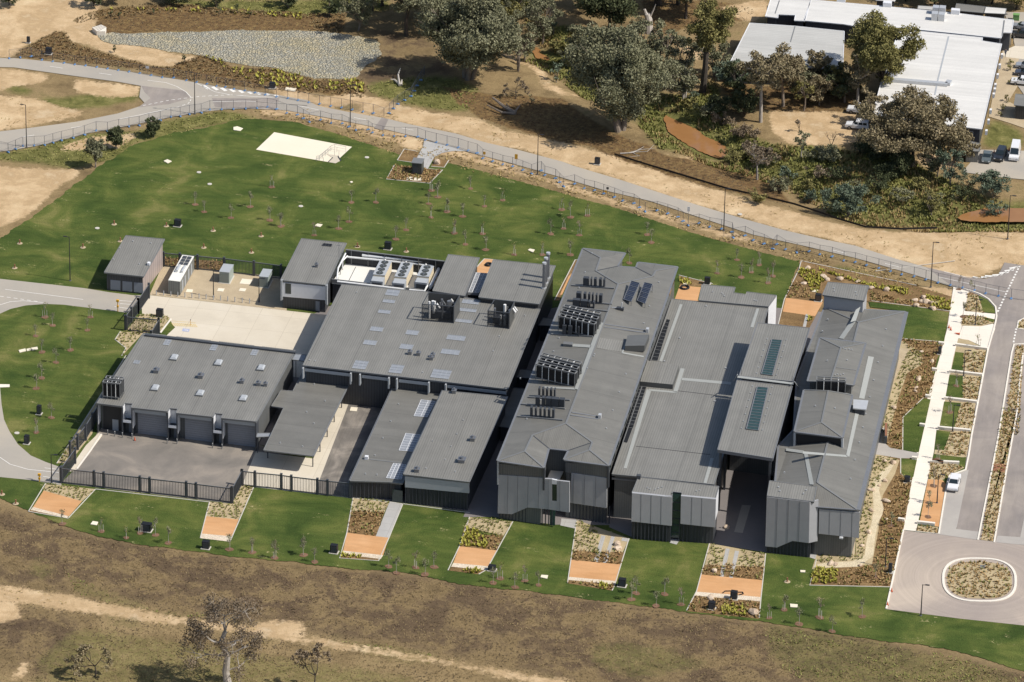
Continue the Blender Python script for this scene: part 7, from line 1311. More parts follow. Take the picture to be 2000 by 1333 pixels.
# ================================================================ vegetation
def leafmat(name, cols, scale=1.6):
    m, n, b = newmat(name); p = pos(n); t = tex(n, 'Noise', scale, 4, .7, 0, p).outputs['Fac']; t2 = tex(n, 'Noise', .35, 3, .6, 0, p).outputs['Fac']
    c = ramp(n, mth(n, 'ADD', mth(n, 'MULTIPLY', t, .65), mth(n, 'MULTIPLY', t2, .35)), [(.32+.36*i/(len(cols)-1), k) for i, k in enumerate(cols)])
    n.links.new(c, b.inputs['Base Color']); b.inputs['Roughness'].default_value = .75; b.inputs['Specular IOR Level'].default_value = .12
leafmat('leaf_gum', [RGB(96,98,72)[:3], RGB(132,131,102)[:3], RGB(168,164,134)[:3]])
leafmat('leaf_brown', [RGB(104,96,70)[:3], RGB(144,132,102)[:3], RGB(180,162,132)[:3]])
leafmat('leaf_olive', [RGB(98,96,54)[:3], RGB(134,128,80)[:3], RGB(166,156,104)[:3]])
leafmat('leaf_blue', [RGB(78,90,74)[:3], RGB(106,118,98)[:3], RGB(138,148,126)[:3]])
leafmat('leaf_dark', [RGB(66,72,50)[:3], RGB(88,94,66)[:3], RGB(118,120,86)[:3]])
leafmat('leaf_twig', [RGB(104,92,76)[:3], RGB(136,120,100)[:3], RGB(160,146,124)[:3]])
leafmat('grass_rough', [RGB(94,98,52)[:3], RGB(134,134,76)[:3], RGB(172,164,106)[:3]], .5)
leafmat('grass_dry', [RGB(130,110,74)[:3], RGB(168,146,100)[:3], RGB(196,174,124)[:3]], 1.2)
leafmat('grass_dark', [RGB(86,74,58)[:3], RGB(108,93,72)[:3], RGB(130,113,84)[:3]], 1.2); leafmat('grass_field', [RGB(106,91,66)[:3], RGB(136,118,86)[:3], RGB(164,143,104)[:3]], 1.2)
leafmat('tuft_green', [RGB(104,108,58)[:3], RGB(136,136,78)[:3], RGB(166,160,102)[:3]], 2.5)
leafmat('tuft_straw', [RGB(138,112,74)[:3], RGB(172,144,100)[:3], RGB(204,178,132)[:3]], 2.5)
leafmat('tuft_yellow', [RGB(140,138,60)[:3], RGB(174,168,78)[:3], RGB(200,192,104)[:3]], 2.5)
plain('bark_pale', RGB(176,168,158), .9, var=.18, vs=1.5); plain('bark_grey', RGB(134,122,110), .9, var=.2, vs=1.5); plain('bark_dark', RGB(82,74,66), .9, var=.2, vs=2); plain('dead_wood', RGB(190,182,172), .9, var=.15, vs=2)
def rawmesh(name, V, Fq, mat, parent=None, loc=None, smooth=False):
    """V (n,3), Fq (m,k) fast mesh"""
    o0 = np.array(ORG[parent.name]) if parent is not None else (np.array(loc, float) if loc is not None else np.zeros(3))
    V = (np.asarray(V)-o0).astype(np.float32); Fq = np.asarray(Fq, np.int32); k = Fq.shape[1]; me = bpy.data.meshes.new(name)
    me.vertices.add(len(V)); me.vertices.foreach_set('co', V.ravel()); me.loops.add(Fq.size); me.loops.foreach_set('vertex_index', Fq.ravel()); me.polygons.add(len(Fq))
    me.polygons.foreach_set('loop_start', np.arange(0, Fq.size, k, dtype=np.int32)); me.polygons.foreach_set('loop_total', np.full(len(Fq), k, np.int32)); me.update(); me.materials.append(MATS[mat])
    ob = bpy.data.objects.new(name, me); COL.objects.link(ob); ORG[ob.name] = [float(x) for x in o0]
    if parent is not None: ob.parent = parent
    elif loc is not None: ob.location = tuple(o0)
    return ob
def leaves(C, n, size, r, droop=.3):
    """quads scattered through clumps C=[(x,y,z,rad,squash)]; n leaves for a clump of radius 1"""
    out = []
    for x, y, z, rad, sq in C:
        k = max(6, int(n*rad**2)); d = r.normal(size=(k, 3)); d /= np.linalg.norm(d, axis=1)[:, None]; q = d*(r.random(k)**.38)[:, None]*rad; q[:, 2] *= sq
        q *= (1+.25*np.sin(d[:, :1]*4+d[:, 1:2]*5)); c = q+[x, y, z]; u = r.normal(size=(k, 3)); u /= np.linalg.norm(u, axis=1)[:, None]; v = np.cross(u, r.normal(size=(k, 3))); v /= np.linalg.norm(v, axis=1)[:, None]
        s = (size*(.6+.8*r.random(k)))[:, None]; out.append(np.stack([c-u*s*.5-v*s*.32, c+u*s*.5-v*s*.32, c+u*s*.5+v*s*.32-[0, 0, droop*.2], c-u*s*.5+v*s*.32], 1))
    V = np.concatenate(out).reshape(-1, 3); return V, np.arange(len(V)).reshape(-1, 4)
def tree(p, H, R, label, leaf='leaf_gum', bark='bark_pale', zb=.35, ncl=16, n=95, size=.5, seed=0, name='gum_tree', cat='tree', group=None, stems=1, lean=(0, 0), fill=.75, rad=(.27, .42), z0=None, tr=None):
    o = G(p); r = np.random.default_rng(seed+17); T = thing(name, label, cat, o, group); zc, hz = H*(zb+1)/2, H*(1-zb)/2
    C = []
    ph = r.uniform(0, 6.28, 4); big = R > 2.3
    if big: ncl = int(ncl*2.7); rad = (rad[0]*.52, rad[1]*.68); size = size*.62; n = n*1.55; zc, hz = H*(max(.12, zb-.1)+1)/2, H*(1-max(.12, zb-.1))/2
    for k in range(ncl):
        d = r.normal(size=3); d /= np.linalg.norm(d); q = r.random()**(.34 if big else .45); cr = R*r.uniform(*rad); an = math.atan2(d[1], d[0]); R_ = R*(1+(.2*math.sin(2*an+ph[0])+.14*math.sin(3*an+ph[1])+.12*math.sin(5*d[2]+ph[2]) if big else 0))
        x, y, z = d[0]*(R_-cr*.5)*q, d[1]*(R_-cr*.5)*q, zc+d[2]*max(.1, hz-cr*.5)*q; f = 1-.22*max(0, (zc-z)/hz); C.append((o[0]+x*f+lean[0]*z/H, o[1]+y*f+lean[1]*z/H, o[2]+z, cr, fill))
    V, Q = leaves(C, n, size, r); rawmesh('crown', V, Q, leaf, T)
    tr_ = (tr or max(.08, H*.022)); b = MB()
    for s in range(stems):
        a = 2*math.pi*s/stems+r.uniform(0, 6); off = np.array([math.cos(a), math.sin(a), 0])*(tr_*1.6 if stems > 1 else 0); z1 = H*zb*r.uniform(.8, 1.1); top = o+off*(3 if stems > 1 else 1)+[lean[0]*.5+r.normal()*.02*H, lean[1]*.5+r.normal()*.02*H, z1]
        b.tube([o+off-[0, 0, .3], o+off+(top-o-off)*.5+[r.normal()*.01*H, r.normal()*.01*H, 0], top], [tr_*1.25, tr_, tr_*.75], 8)
        cs = [C[i] for i in range(s, len(C), stems)][:14]
        for c in cs:
            e = np.array(c[:3]); mid = top+(e-top)*.5+[r.normal()*.04*H, r.normal()*.04*H, .03*H]; b.tube([top-[0, 0, .1], mid, e], [tr_*.5, tr_*.3, tr_*.1], 5)
            for _ in range(2): b.tube([mid, e+r.normal(size=3)*c[3]*.8], [tr_*.18, tr_*.05], 4)
    b.build('trunk', bark, T); return T
def baretree(p, H, R, label, bark='bark_dark', seed=0, name='bare_tree', leaf=None, n=10, thick=.03, size=.3, depth=4, spread=.5):
    o = G(p); r = np.random.default_rng(seed); T = thing(name, label, 'tree', o); b = MB(); tips = []
    def grow(a, d, L, rad, dep):
        e = a+d*L; b.tube([a, (a+e)/2+r.normal(size=3)*L*.06, e], [rad, rad*.8, rad*.62], 6 if rad > .1 else 4)
        if dep == 0: tips.append(e); return
        for _ in range(3 if dep > 1 else 2):
            nd = d+r.normal(size=3)*spread+[0, 0, .12]; nd[:2] *= R/(H*.38); nd /= np.linalg.norm(nd); grow(e, nd, L*r.uniform(.55, .82), rad*.6, dep-1)
    grow(o-[0, 0, .2], np.array([0, 0, 1.])+r.normal(size=3)*.06, H*.34, H*thick, depth); b.build('trunk', bark, T)
    if leaf:
        V, Q = leaves([(*t, R*.16, .8) for t in tips], n/(R*.16)**2, size, r); rawmesh('crown', V, Q, leaf, T)
    return T
SP = [ # pixel of the foot, height, crown radius, label, leaf, bark, options
 (zj(1380,510),20,10.5,'big grey-trunked gum tree with a wide grey crown, nearest the stone basin','leaf_gum','bark_grey',dict(ncl=36,seed=1,stems=3,zb=.26,n=85)),
 (zk(715,855),23,10.8,'huge spreading green gum tree above the bend of the sandy verge','leaf_gum','bark_grey',dict(ncl=34,seed=2,stems=3,zb=.24,n=95)),
 (zk(630,205),16,7.5,'dense gum tree at the top edge, left of the hollow dead trunk','leaf_dark','bark_dark',dict(ncl=18,seed=3,zb=.25)),
 (zk(1240,605),21,6.0,'olive-crowned gum with a bent dark trunk left of the pale grey roof','leaf_olive','bark_dark',dict(ncl=18,seed=4,zb=.55,lean=(2.2,0),stems=1,tr=.6)),
 (zl(285,795),16.5,5.4,'tall straight white-trunked gum at the left edge of the dirt clearing','leaf_brown','bark_pale',dict(ncl=16,seed=5,zb=.5,tr=.32)),
 (zl(432,690),13.5,5.2,'brownish gum second from the left edge of the dirt clearing','leaf_brown','bark_grey',dict(ncl=15,seed=6,zb=.42)),
 (zl(565,722),7.5,2.4,'smaller slim gum right of the two brownish gums','leaf_olive','bark_grey',dict(ncl=9,seed=7,zb=.4,size=.38)),
 (zl(118,595),7.5,4.0,'dark blue-green tree in front of the pale grey roof','leaf_blue','bark_dark',dict(ncl=13,seed=8,zb=.25,fill=.6)),
 (zl(1065,640),19,8.0,'dense tall gum covering the gap between the two white roofs','leaf_olive','bark_dark',dict(ncl=26,seed=9,zb=.28,n=110)),
 (zl(915,682),12.5,3.9,'reddish gum in front of the dense tall gum','leaf_brown','bark_pale',dict(ncl=13,seed=10,zb=.42)),
 (zl(740,600),6.5,3.6,'round dark green tree between the gums by the pale roof','leaf_dark','bark_dark',dict(ncl=12,seed=11,zb=.12)),
 (zl(1290,1088),16,11.0,'very broad gum tree spreading over the front of the white warehouse','leaf_brown','bark_dark',dict(ncl=40,seed=12,zb=.33,n=85,stems=2,rad=(.18,.30))),
 (zl(1100,925),9,3.5,'slim gum against the broad gum on its left','leaf_brown','bark_grey',dict(ncl=8,seed=13,zb=.5)),
 (zl(552,1028),6.6,1.9,'young gum on the bank in front of the dirt clearing','leaf_gum','bark_pale',dict(ncl=8,seed=14,zb=.25,size=.32)),
 (zl(535,855),3.2,1.3,'small reddish sapling in the dirt clearing','leaf_twig','bark_dark',dict(ncl=5,seed=15,zb=.2,size=.3,n=60)),
 (zl(262,1168),8.6,2.7,'slim pale-trunked gum on the slope below the muddy pool','leaf_twig','bark_pale',dict(ncl=11,seed=16,zb=.35,size=.36,n=60)),
 (zl(460,1235),5.8,2.1,'soft grey-green wattle on the creek bank','leaf_blue','bark_grey',dict(ncl=9,seed=17,zb=.2,size=.32,n=70)),
 (zl(600,1318),3.8,2.0,'round grey-green shrub next to the largest bush by the silt fence','leaf_blue','bark_grey',dict(ncl=8,seed=18,zb=.08,size=.32)),
 (zl(850,1420),7.2,5.0,'largest grey-green bush beside the silt fence','leaf_blue','bark_grey',dict(ncl=18,seed=19,zb=.05,size=.4,fill=.6)),
 (zl(1400,1400),6.5,2.4,'mid-green bushy tree right of the largest grey-green bush','leaf_olive','bark_grey',dict(ncl=10,seed=20,zb=.08,size=.36)),
 (zl(1520,1200),8.2,3.4,'green bushy tree just left of the parking area by the creek','leaf_blue','bark_grey',dict(ncl=13,seed=21,zb=.12,size=.4)),
 (zl(1800,1285),5.6,4.0,'wide blue-green bush below the parked van','leaf_blue','bark_grey',dict(ncl=14,seed=22,zb=.05,size=.38)),
 (zk(992,482),10.5,3.3,'slender multi-trunked gum below the hollow dead trunk','leaf_gum','bark_grey',dict(ncl=11,seed=23,zb=.5,stems=3)),
 (zk(1120,650),8,4.0,'thicket with thin pale stems left of the bent dark trunk','leaf_gum','bark_pale',dict(ncl=13,seed=24,zb=.3,stems=4,name='thicket')),
 (zk(290,535),5.2,1.5,'upright blue-green wattle on the left creek bank','leaf_blue','bark_grey',dict(ncl=8,seed=25,zb=.08,size=.35)),
 (zk(270,225),4.6,1.4,'small blue-green wattle further up the creek','leaf_blue','bark_grey',dict(ncl=7,seed=26,zb=.08,size=.35)),
 (zk(38,460),8.5,2.6,'thin leaning gum right of the big grey-trunked gum','leaf_gum','bark_grey',dict(ncl=9,seed=27,zb=.4,stems=2,n=60)),
 (zk(125,672),2.0,1.0,'tiny shrub beside the fallen log','leaf_gum','bark_dark',dict(ncl=5,seed=28,zb=.1,size=.22,name='shrub',cat='shrub')),
 (zj(980,232),17,6.5,'gum with a dark trunk left of the big grey-trunked gum','leaf_gum','bark_dark',dict(ncl=14,seed=29,zb=.42)),
 (zj(1085,145),17,7,'gum at the top edge above the stone basin','leaf_gum','bark_dark',dict(ncl=14,seed=30,zb=.35)),
 (zj(1500,60),18,8.5,'gum crown filling the top edge right of the big gum','leaf_gum','bark_grey',dict(ncl=18,seed=31,zb=.2)),
 (zk(950,30),18,8,'thick-trunked gum at the top edge behind the hollow dead trunk','leaf_gum','bark_dark',dict(ncl=14,seed=32,zb=.45,tr=.7)),
 (zk(1275,100),16,6,'dark gum at the top edge left of the white wing','leaf_dark','bark_dark',dict(ncl=13,seed=33,zb=.35)),
 (zk(1080,30),16,7,'gum behind the shaded slope at the top edge','leaf_dark','bark_dark',dict(ncl=13,seed=34,zb=.35)),
 (zi(757,970),5.0,2.0,'middle of the three round dark shrubs by the road','leaf_dark','bark_grey',dict(ncl=24,seed=35,zb=.1,size=.26,n=300)),
 (zi(622,1088),6.8,2.1,'left and tallest of the three round dark shrubs by the road','leaf_gum','bark_grey',dict(ncl=24,seed=36,zb=.18,size=.26,n=300)),
 (zi(1000,892),4.2,2.1,'right of the three round dark shrubs by the road','leaf_dark','bark_grey',dict(ncl=22,seed=37,zb=.05,size=.26,n=300)),
 (zi(1410,45),4.5,2.4,'dark bush at the top edge left of the small shrubs','leaf_dark','bark_grey',dict(ncl=8,seed=38,zb=.05)),
 (zi(1880,50),5,3.4,'wide dark bush at the top edge above the brown mulch slope','leaf_dark','bark_grey',dict(ncl=10,seed=39,zb=.05)),
 (zj(485,100),5.5,1.9,'dark upright bush above the stone basin','leaf_dark','bark_grey',dict(ncl=8,seed=40,zb=.05)),
 (zi(1150,20),5,4.5,'long dark hedge-like bush at the top edge','leaf_dark','bark_grey',dict(ncl=12,seed=41,zb=.05)),
 (zi(610,40),5,3.2,'dark bush at the top edge beside the pale dirt','leaf_dark','bark_dark',dict(ncl=10,seed=42,zb=.1)),
 (zi(740,22),6,3.2,'second dark bush at the top edge right of the pale dirt','leaf_gum','bark_grey',dict(ncl=10,seed=43,zb=.15)),
 (zi(60,30),5,3.4,'dark tree casting shade at the top left corner','leaf_dark','bark_dark',dict(ncl=10,seed=44,zb=.2)),
 (zj(600,60),6.5,2.3,'thin scrubby tree left of the dark gum trunk','leaf_olive','bark_dark',dict(ncl=8,seed=45,zb=.3,n=60)),
 (zj(760,70),8,3.0,'scrubby olive tree at the top edge before the gum trunk','leaf_olive','bark_dark',dict(ncl=9,seed=46,zb=.25,n=60)),
 (zj(820,40),15,6.0,'dense dark-shaded gum at the top edge above the right end of the stone basin','leaf_gum','bark_dark',dict(ncl=15,seed=101,zb=.2)),
 (zj(1250,120),17,7.5,'gum crown merging into the left side of the big grey-trunked gum','leaf_brown','bark_grey',dict(ncl=17,seed=102,zb=.25)),
 (zj(1640,200),12,4.6,'scrubby gum merging into the right side of the big grey-trunked gum','leaf_olive','bark_grey',dict(ncl=12,seed=103,zb=.15)),
 (zk(480,60),14,6.2,'dark gum left of the dense gum at the top edge','leaf_gum','bark_dark',dict(ncl=14,seed=104,zb=.2)),
 (zk(780,40),15,6.0,'gum crown hanging over the hollow dead trunk from the left','leaf_olive','bark_dark',dict(ncl=14,seed=105,zb=.3)),
 (zk(1130,120),13,5.0,'shaded gum on the slope right of the hollow dead trunk','leaf_gum','bark_dark',dict(ncl=12,seed=106,zb=.35)),
 (zk(860,420),11,4.4,'dense gum filling in behind the huge spreading gum','leaf_gum','bark_grey',dict(ncl=13,seed=107,zb=.15)),
 (zk(420,440),10,4.2,'low branching gum on the left flank of the huge spreading gum','leaf_gum','bark_grey',dict(ncl=12,seed=108,zb=.1)),
 (zl(640,560),9,4.0,'shaded tree between the brownish gums and the dense tall gum','leaf_brown','bark_grey',dict(ncl=11,seed=109,zb=.3)),
 (zl(800,640),8,3.4,'bushy tree under the reddish gum','leaf_olive','bark_dark',dict(ncl=10,seed=110,zb=.1)),
 (zl(180,760),6,3.8,'shrubby dark tree at the left of the dirt clearing above the bank','leaf_dark','bark_dark',dict(ncl=11,seed=111,zb=.05)),
 (zl(1560,1060),7,3.6,'brownish tree tucked against the grey shed','leaf_brown','bark_grey',dict(ncl=10,seed=112,zb=.15)),
 (zl(330,1080),5,2.6,'twiggy bush on the bank below the dirt clearing','leaf_twig','bark_grey',dict(ncl=9,seed=113,zb=.1)),
 (zw(430,180),0,0,'',None,None,None),
 (zk(1330,740),4.2,3.6,'dark shrub mass above the muddy pool','leaf_dark','bark_dark',dict(ncl=11,seed=48,zb=.03,size=.4,name='shrub',cat='shrub')),
 (zk(1180,650),2.4,1.6,'small blue-green shrub by the dark shrub mass','leaf_blue','bark_dark',dict(ncl=6,seed=49,zb=.05,size=.3,name='shrub',cat='shrub')),
 (zk(1500,900),3.2,3.2,'dry brownish scrub right of the muddy pool','leaf_twig','bark_dark',dict(ncl=10,seed=50,zb=.05,size=.35,name='shrub',cat='shrub')),
 (zk(1430,1050),2.6,2.6,'bright green bush at the lower end of the muddy pool','leaf_olive','bark_dark',dict(ncl=9,seed=51,zb=.03,size=.35,name='shrub',cat='shrub')),
 (zk(1560,1040),2.4,2.2,'second bright green bush right of the pool','leaf_olive','bark_dark',dict(ncl=8,seed=52,zb=.03,size=.35,name='shrub',cat='shrub')),
 (zl(1000,1010),3.4,4.6,'dark low scrub in the shade of the broad gum','leaf_dark','bark_dark',dict(ncl=12,seed=53,zb=.03,size=.45,name='shrub',cat='shrub')),
 (zl(700,1040),2.8,3.6,'dark low scrub below the leafless trees','leaf_gum','bark_dark',dict(ncl=10,seed=54,zb=.03,size=.42,name='shrub',cat='shrub')),
 (zl(1120,1160),3.2,3.8,'deeply shaded bush under the broad gum','leaf_dark','bark_dark',dict(ncl=10,seed=55,zb=.03,size=.42,name='shrub',cat='shrub')),
 (zl(1330,1240),2.6,2.6,'low bush on the bank under the parking area','leaf_olive','bark_dark',dict(ncl=8,seed=56,zb=.03,size=.36,name='shrub',cat='shrub')),
 (zl(1650,1210),2.6,2.4,'low scrub below the grey-green sedan','leaf_gum','bark_dark',dict(ncl=8,seed=57,zb=.03,size=.36,name='shrub',cat='shrub')),
 (zl(1800,1410),3.2,2.5,'grey-green bush at the right end of the creek','leaf_blue','bark_dark',dict(ncl=8,seed=58,zb=.03,size=.36,name='shrub',cat='shrub')),
 (zj(1850,90),4.5,3.5,'scrub on the bank at the top edge near the creek','leaf_gum','bark_dark',dict(ncl=10,seed=59,zb=.03,size=.42,name='shrub',cat='shrub')),
 (zj(1960,330),2.6,1.5,'small shrub beside the left creek pool','leaf_blue','bark_dark',dict(ncl=6,seed=60,zb=.03,size=.3,name='shrub',cat='shrub')),
 (zk(60,20),12,6.5,'tree at the top edge beside the upper creek','leaf_gum','bark_grey',dict(ncl=13,seed=61,zb=.2)),
 (zl(1420,35),9,5.5,'dark tree behind the white roofs, leftmost of the top right row','leaf_dark','bark_dark',dict(ncl=13,seed=62,zb=.2)), (zl(1620,20),10,5.8,'dark tree behind the dark shed, second of the top right row','leaf_dark','bark_dark',dict(ncl=14,seed=63,zb=.2)),
 (zl(1790,25),10,5.6,'dark tree behind the white shed roof, third of the top right row','leaf_gum','bark_dark',dict(ncl=14,seed=64,zb=.2)), (zl(1950,60),9,5.0,'green tree at the top right corner','leaf_olive','bark_dark',dict(ncl=13,seed=65,zb=.2)), (zl(1230,5),8,5.0,'dark tree crown behind the small sheds at the top edge','leaf_dark','bark_dark',dict(ncl=12,seed=66,zb=.2)),
 (zF(1090,140),1.7,1.1,'upper green shrub in the gravel border','leaf_olive','bark_dark',dict(ncl=6,seed=67,zb=.03,size=.24,name='shrub',cat='shrub')), (zF(1030,270),1.5,.9,'middle green shrub in the gravel border','leaf_olive','bark_dark',dict(ncl=6,seed=68,zb=.03,size=.24,name='shrub',cat='shrub')), (zF(1000,345),1.1,.9,'lowest green shrub in the gravel border','leaf_olive','bark_dark',dict(ncl=5,seed=69,zb=.03,size=.22,name='shrub',cat='shrub')),
 (zE(990,1020),1.6,1.0,'green shrub in the gravel border behind the white utility','leaf_olive','bark_dark',dict(ncl=6,seed=70,zb=.03,size=.24,name='shrub',cat='shrub')), (zE(980,930),1.3,.9,'topmost green shrub in the gravel border','leaf_olive','bark_dark',dict(ncl=5,seed=71,zb=.03,size=.24,name='shrub',cat='shrub')), (zE(1000,1220),1.6,1.1,'green shrub between the white utility and the warehouse','leaf_olive','bark_dark',dict(ncl=6,seed=72,zb=.03,size=.24,name='shrub',cat='shrub')),
]
for p, H, R, lb, lf, bk, op in SP:
    if H: tree(p, H, R, lb, lf, bk, **op)
for k, (x, y) in enumerate(((724,120),(776,125),(1000,95),(1425,102),(1545,85),(1622,118),(743,338),(1195,418))):
    tree(zi(x, y), 2.4, .8, nth(k)+' from the left of the small conifer-like plants on the mulch slopes', 'leaf_dark', 'bark_dark', ncl=5, seed=80+k, zb=.03, size=.25, n=110, name='small_conifer', cat='small tree', group='small plants on the mulch slopes')
for k, (x, y, rr, lf) in enumerate(sorted(((1640,590,2.6,'leaf_gum'),(1600,480,2.2,'leaf_dark'),(1480,395,2.4,'leaf_olive'),(1525,375,2.8,'leaf_gum'),(1600,350,2.5,'leaf_twig'),(1500,320,2.6,'leaf_gum'),(1460,300,2.2,'leaf_twig'),(1580,372,2.4,'leaf_olive'),(1720,372,3.0,'leaf_dark'),(1760,395,2.6,'leaf_gum'),(1680,385,2.8,'leaf_gum'),(1640,352,2.6,'leaf_dark'),(1385,225,2.6,'leaf_gum'),(1345,210,2.2,'leaf_olive'),(1130,95,2.6,'leaf_dark'),(1170,115,2.8,'leaf_gum'),(1090,100,2.2,'leaf_olive'),(1830,400,2.4,'leaf_gum'),(1880,390,2.6,'leaf_dark'),(1440,215,2.4,'leaf_dark'),(1410,245,2.6,'leaf_twig'),(1250,60,2.6,'leaf_gum'),(1020,35,2.8,'leaf_gum')))):
    if y > 450: continue
    tree((x, y), rr*1.15, rr, nth(k)+' from the left of the low scrub bushes along the creek', lf, 'bark_dark', ncl=8, seed=200+k, zb=.04, size=.4, n=70, name='scrub_bush', cat='shrub', group='low scrub bushes along the creek')
for k, (x, y, H, R, lf) in enumerate(sorted(((1395,150,9,4.2,'leaf_gum'),(1560,190,8,3.6,'leaf_gum'),(1600,205,7,3.4,'leaf_brown'),(1650,200,9,3.8,'leaf_dark'),(1330,150,10,4.4,'leaf_gum'),(1270,170,8,3.6,'leaf_olive'),(1700,240,8,3.4,'leaf_brown'),(1830,345,7,3.4,'leaf_gum'),(1760,345,6,3.4,'leaf_dark'),(1440,190,8,3.6,'leaf_dark'),(1060,85,11,4.6,'leaf_gum'),(1025,120,9,3.6,'leaf_gum'),(700,60,9,4.0,'leaf_gum'),(985,70,13,5.5,'leaf_gum'),(860,70,14,5.5,'leaf_gum')))):
    tree((x, y), H, R, nth(k)+' from the left of the mid-sized gums filling the creek woodland', lf, 'bark_grey', ncl=11, seed=300+k, zb=.2, size=.46, group='mid-sized gums in the creek woodland')
baretree(zl(745,995),5.6,2.2,'leafless dark tree, left of the two in front of the lower four wheel drive',seed=5,thick=.022); baretree(zl(935,990),4.6,1.6,'leafless stunted tree, right of the two below the lower four wheel drive',seed=8,thick=.05,depth=2)
baretree(zk(25,642),5.2,2.0,'small twiggy tree left of the tiny shrub on the dry slope',seed=9,thick=.022,leaf='leaf_twig',n=12,size=.22)
T = thing('hollow_trunk', 'broken pale hollow trunk of a dead tree with two stubs', 'dead tree', G(zk(890,212))); o = G(zk(890,212)); b = MB(); b.tube([o-[0, 0, .2], o+[-.1, 0, 3.], o+[-.4, 0, 4.2]], [1.0, .8, .6], 9); b.tube([o+[-.2, 0, 3.], o+[-1.1, .2, 5.2]], [.5, .28], 7); b.tube([o+[.1, 0, 3.4], o+[.9, 0, 5.4], o+[1.3, 0, 6.6]], [.3, .16, .06], 6); b.build('trunk', 'dead_wood', T)
T = thing('leaning_stump', 'pale broken stump leaning left of the bent dark trunk', 'dead tree', G(zk(1240,330))); o = G(zk(1240,330)); b = MB(); b.tube([o, o+[-.6, .2, 1.6], o+[-1.3, .3, 3.0]], [.7, .5, .3], 8); b.build('trunk', 'dead_wood', T)
def log(name, label, chains, mat='dead_wood'):
    T = thing(name, label, 'fallen branch', G(chains[0][0][0])); b = MB()
    for pts, r0, r1, zz in chains: q = [G(p)+[0, 0, zz*(i+.4)] for i, p in enumerate(pts)]; b.tube(q, list(np.linspace(r0, r1, len(q))), 6)
    b.build('branches', mat, T)
log('fallen_log', 'dark fallen log with broken roots in the shade of the huge gum', [([zj(1690,745), zj(1620,720), zj(1540,672)], .5, .2, .5), ([zj(1690,745), zj(1600,745), zj(1505,705)], .35, .1, .3), ([zj(1680,740), zj(1720,700)], .3, .1, .4), ([zj(1660,735), zj(1630,700)], .25, .1, .6)], 'bark_grey')
log('fallen_branch', 'bleached white fallen branches on the brown slope below the pool', [([zk(705,1003), zk(790,1003), zk(860,970)], .14, .03, .2), ([zk(760,1000), zk(840,985), zk(930,985)], .1, .02, .25), ([zk(790,1000), zk(830,1020), zk(760,1030)], .08, .02, .1), ([zk(800,995), zk(880,1000), zk(925,965)], .08, .02, .3)])
log('dead_stump', 'grey twisted stump beside the leaning fence line', [([zj(940,560), zj(900,535), zj(875,545)], .3, .08, .4), ([zj(935,565), zj(925,520), zj(940,500)], .3, .06, .8), ([zj(945,560), zj(950,540)], .3, .1, .5)])
# big bare gum and its neighbours in the foreground
o = G((447,1345)); T = thing('sparse_gum', 'large sparse gum tree with a pale twisted trunk at the bottom left', 'tree', o); b = MB(); r = np.random.default_rng(3); tips = []
tk = [o-[0, 0, .5], o+[-.5, 0, 3.0], o+[-.2, 0, 6.0], o+[-1.3, 0, 8.2], o+[-.6, .3, 10.2]]; b.tube(tk, [.75, .6, .5, .42, .34], 9)
def grow(a, d, L, rad, dep):
    d = d/np.linalg.norm(d); e = a+d*L; b.tube([a, (a+e)/2+r.normal(size=3)*L*.1, e], [rad, rad*.75, rad*.5], 5)
    if dep == 0: tips.append(e); return
    for _ in range(3): grow(e, d*.75+r.normal(size=3)*.62+[0, 0, .1], L*r.uniform(.5, .8), rad*.55, dep-1)
for a, d in ((tk[3],(-1,.2,.25)),(tk[4],(-.6,0,1)),(tk[4],(.6,.2,.9)),(tk[3],(1,-.1,.35)),(tk[2],(.9,.3,.5)),(tk[4],(.1,-.5,1)),(tk[3],(-.7,-.6,.6)),(tk[1],(.9,0,.5)),(tk[2],(-1,.1,-.1)),(tk[4],(-.2,.6,.8))): grow(np.array(a), np.array(d, float), r.uniform(2.4, 3.4), .17, 3)
b.build('trunk', 'bark_pale', T); V, Q = leaves([(*t, .95, .9) for t in tips], 42, .2, r); rawmesh('crown', V, Q, 'leaf_twig', T)
baretree((615,1352),8.6,2.6,'brownish twiggy tree cut by the bottom edge right of the sparse gum',seed=11,thick=.02,leaf='leaf_twig',n=16,size=.26,name='twiggy_tree')
baretree(zh(510,1300),6.4,2.8,'small twiggy dark-stemmed tree at the bottom left',seed=21,thick=.024,leaf='leaf_brown',n=26,size=.28,name='twiggy_tree')
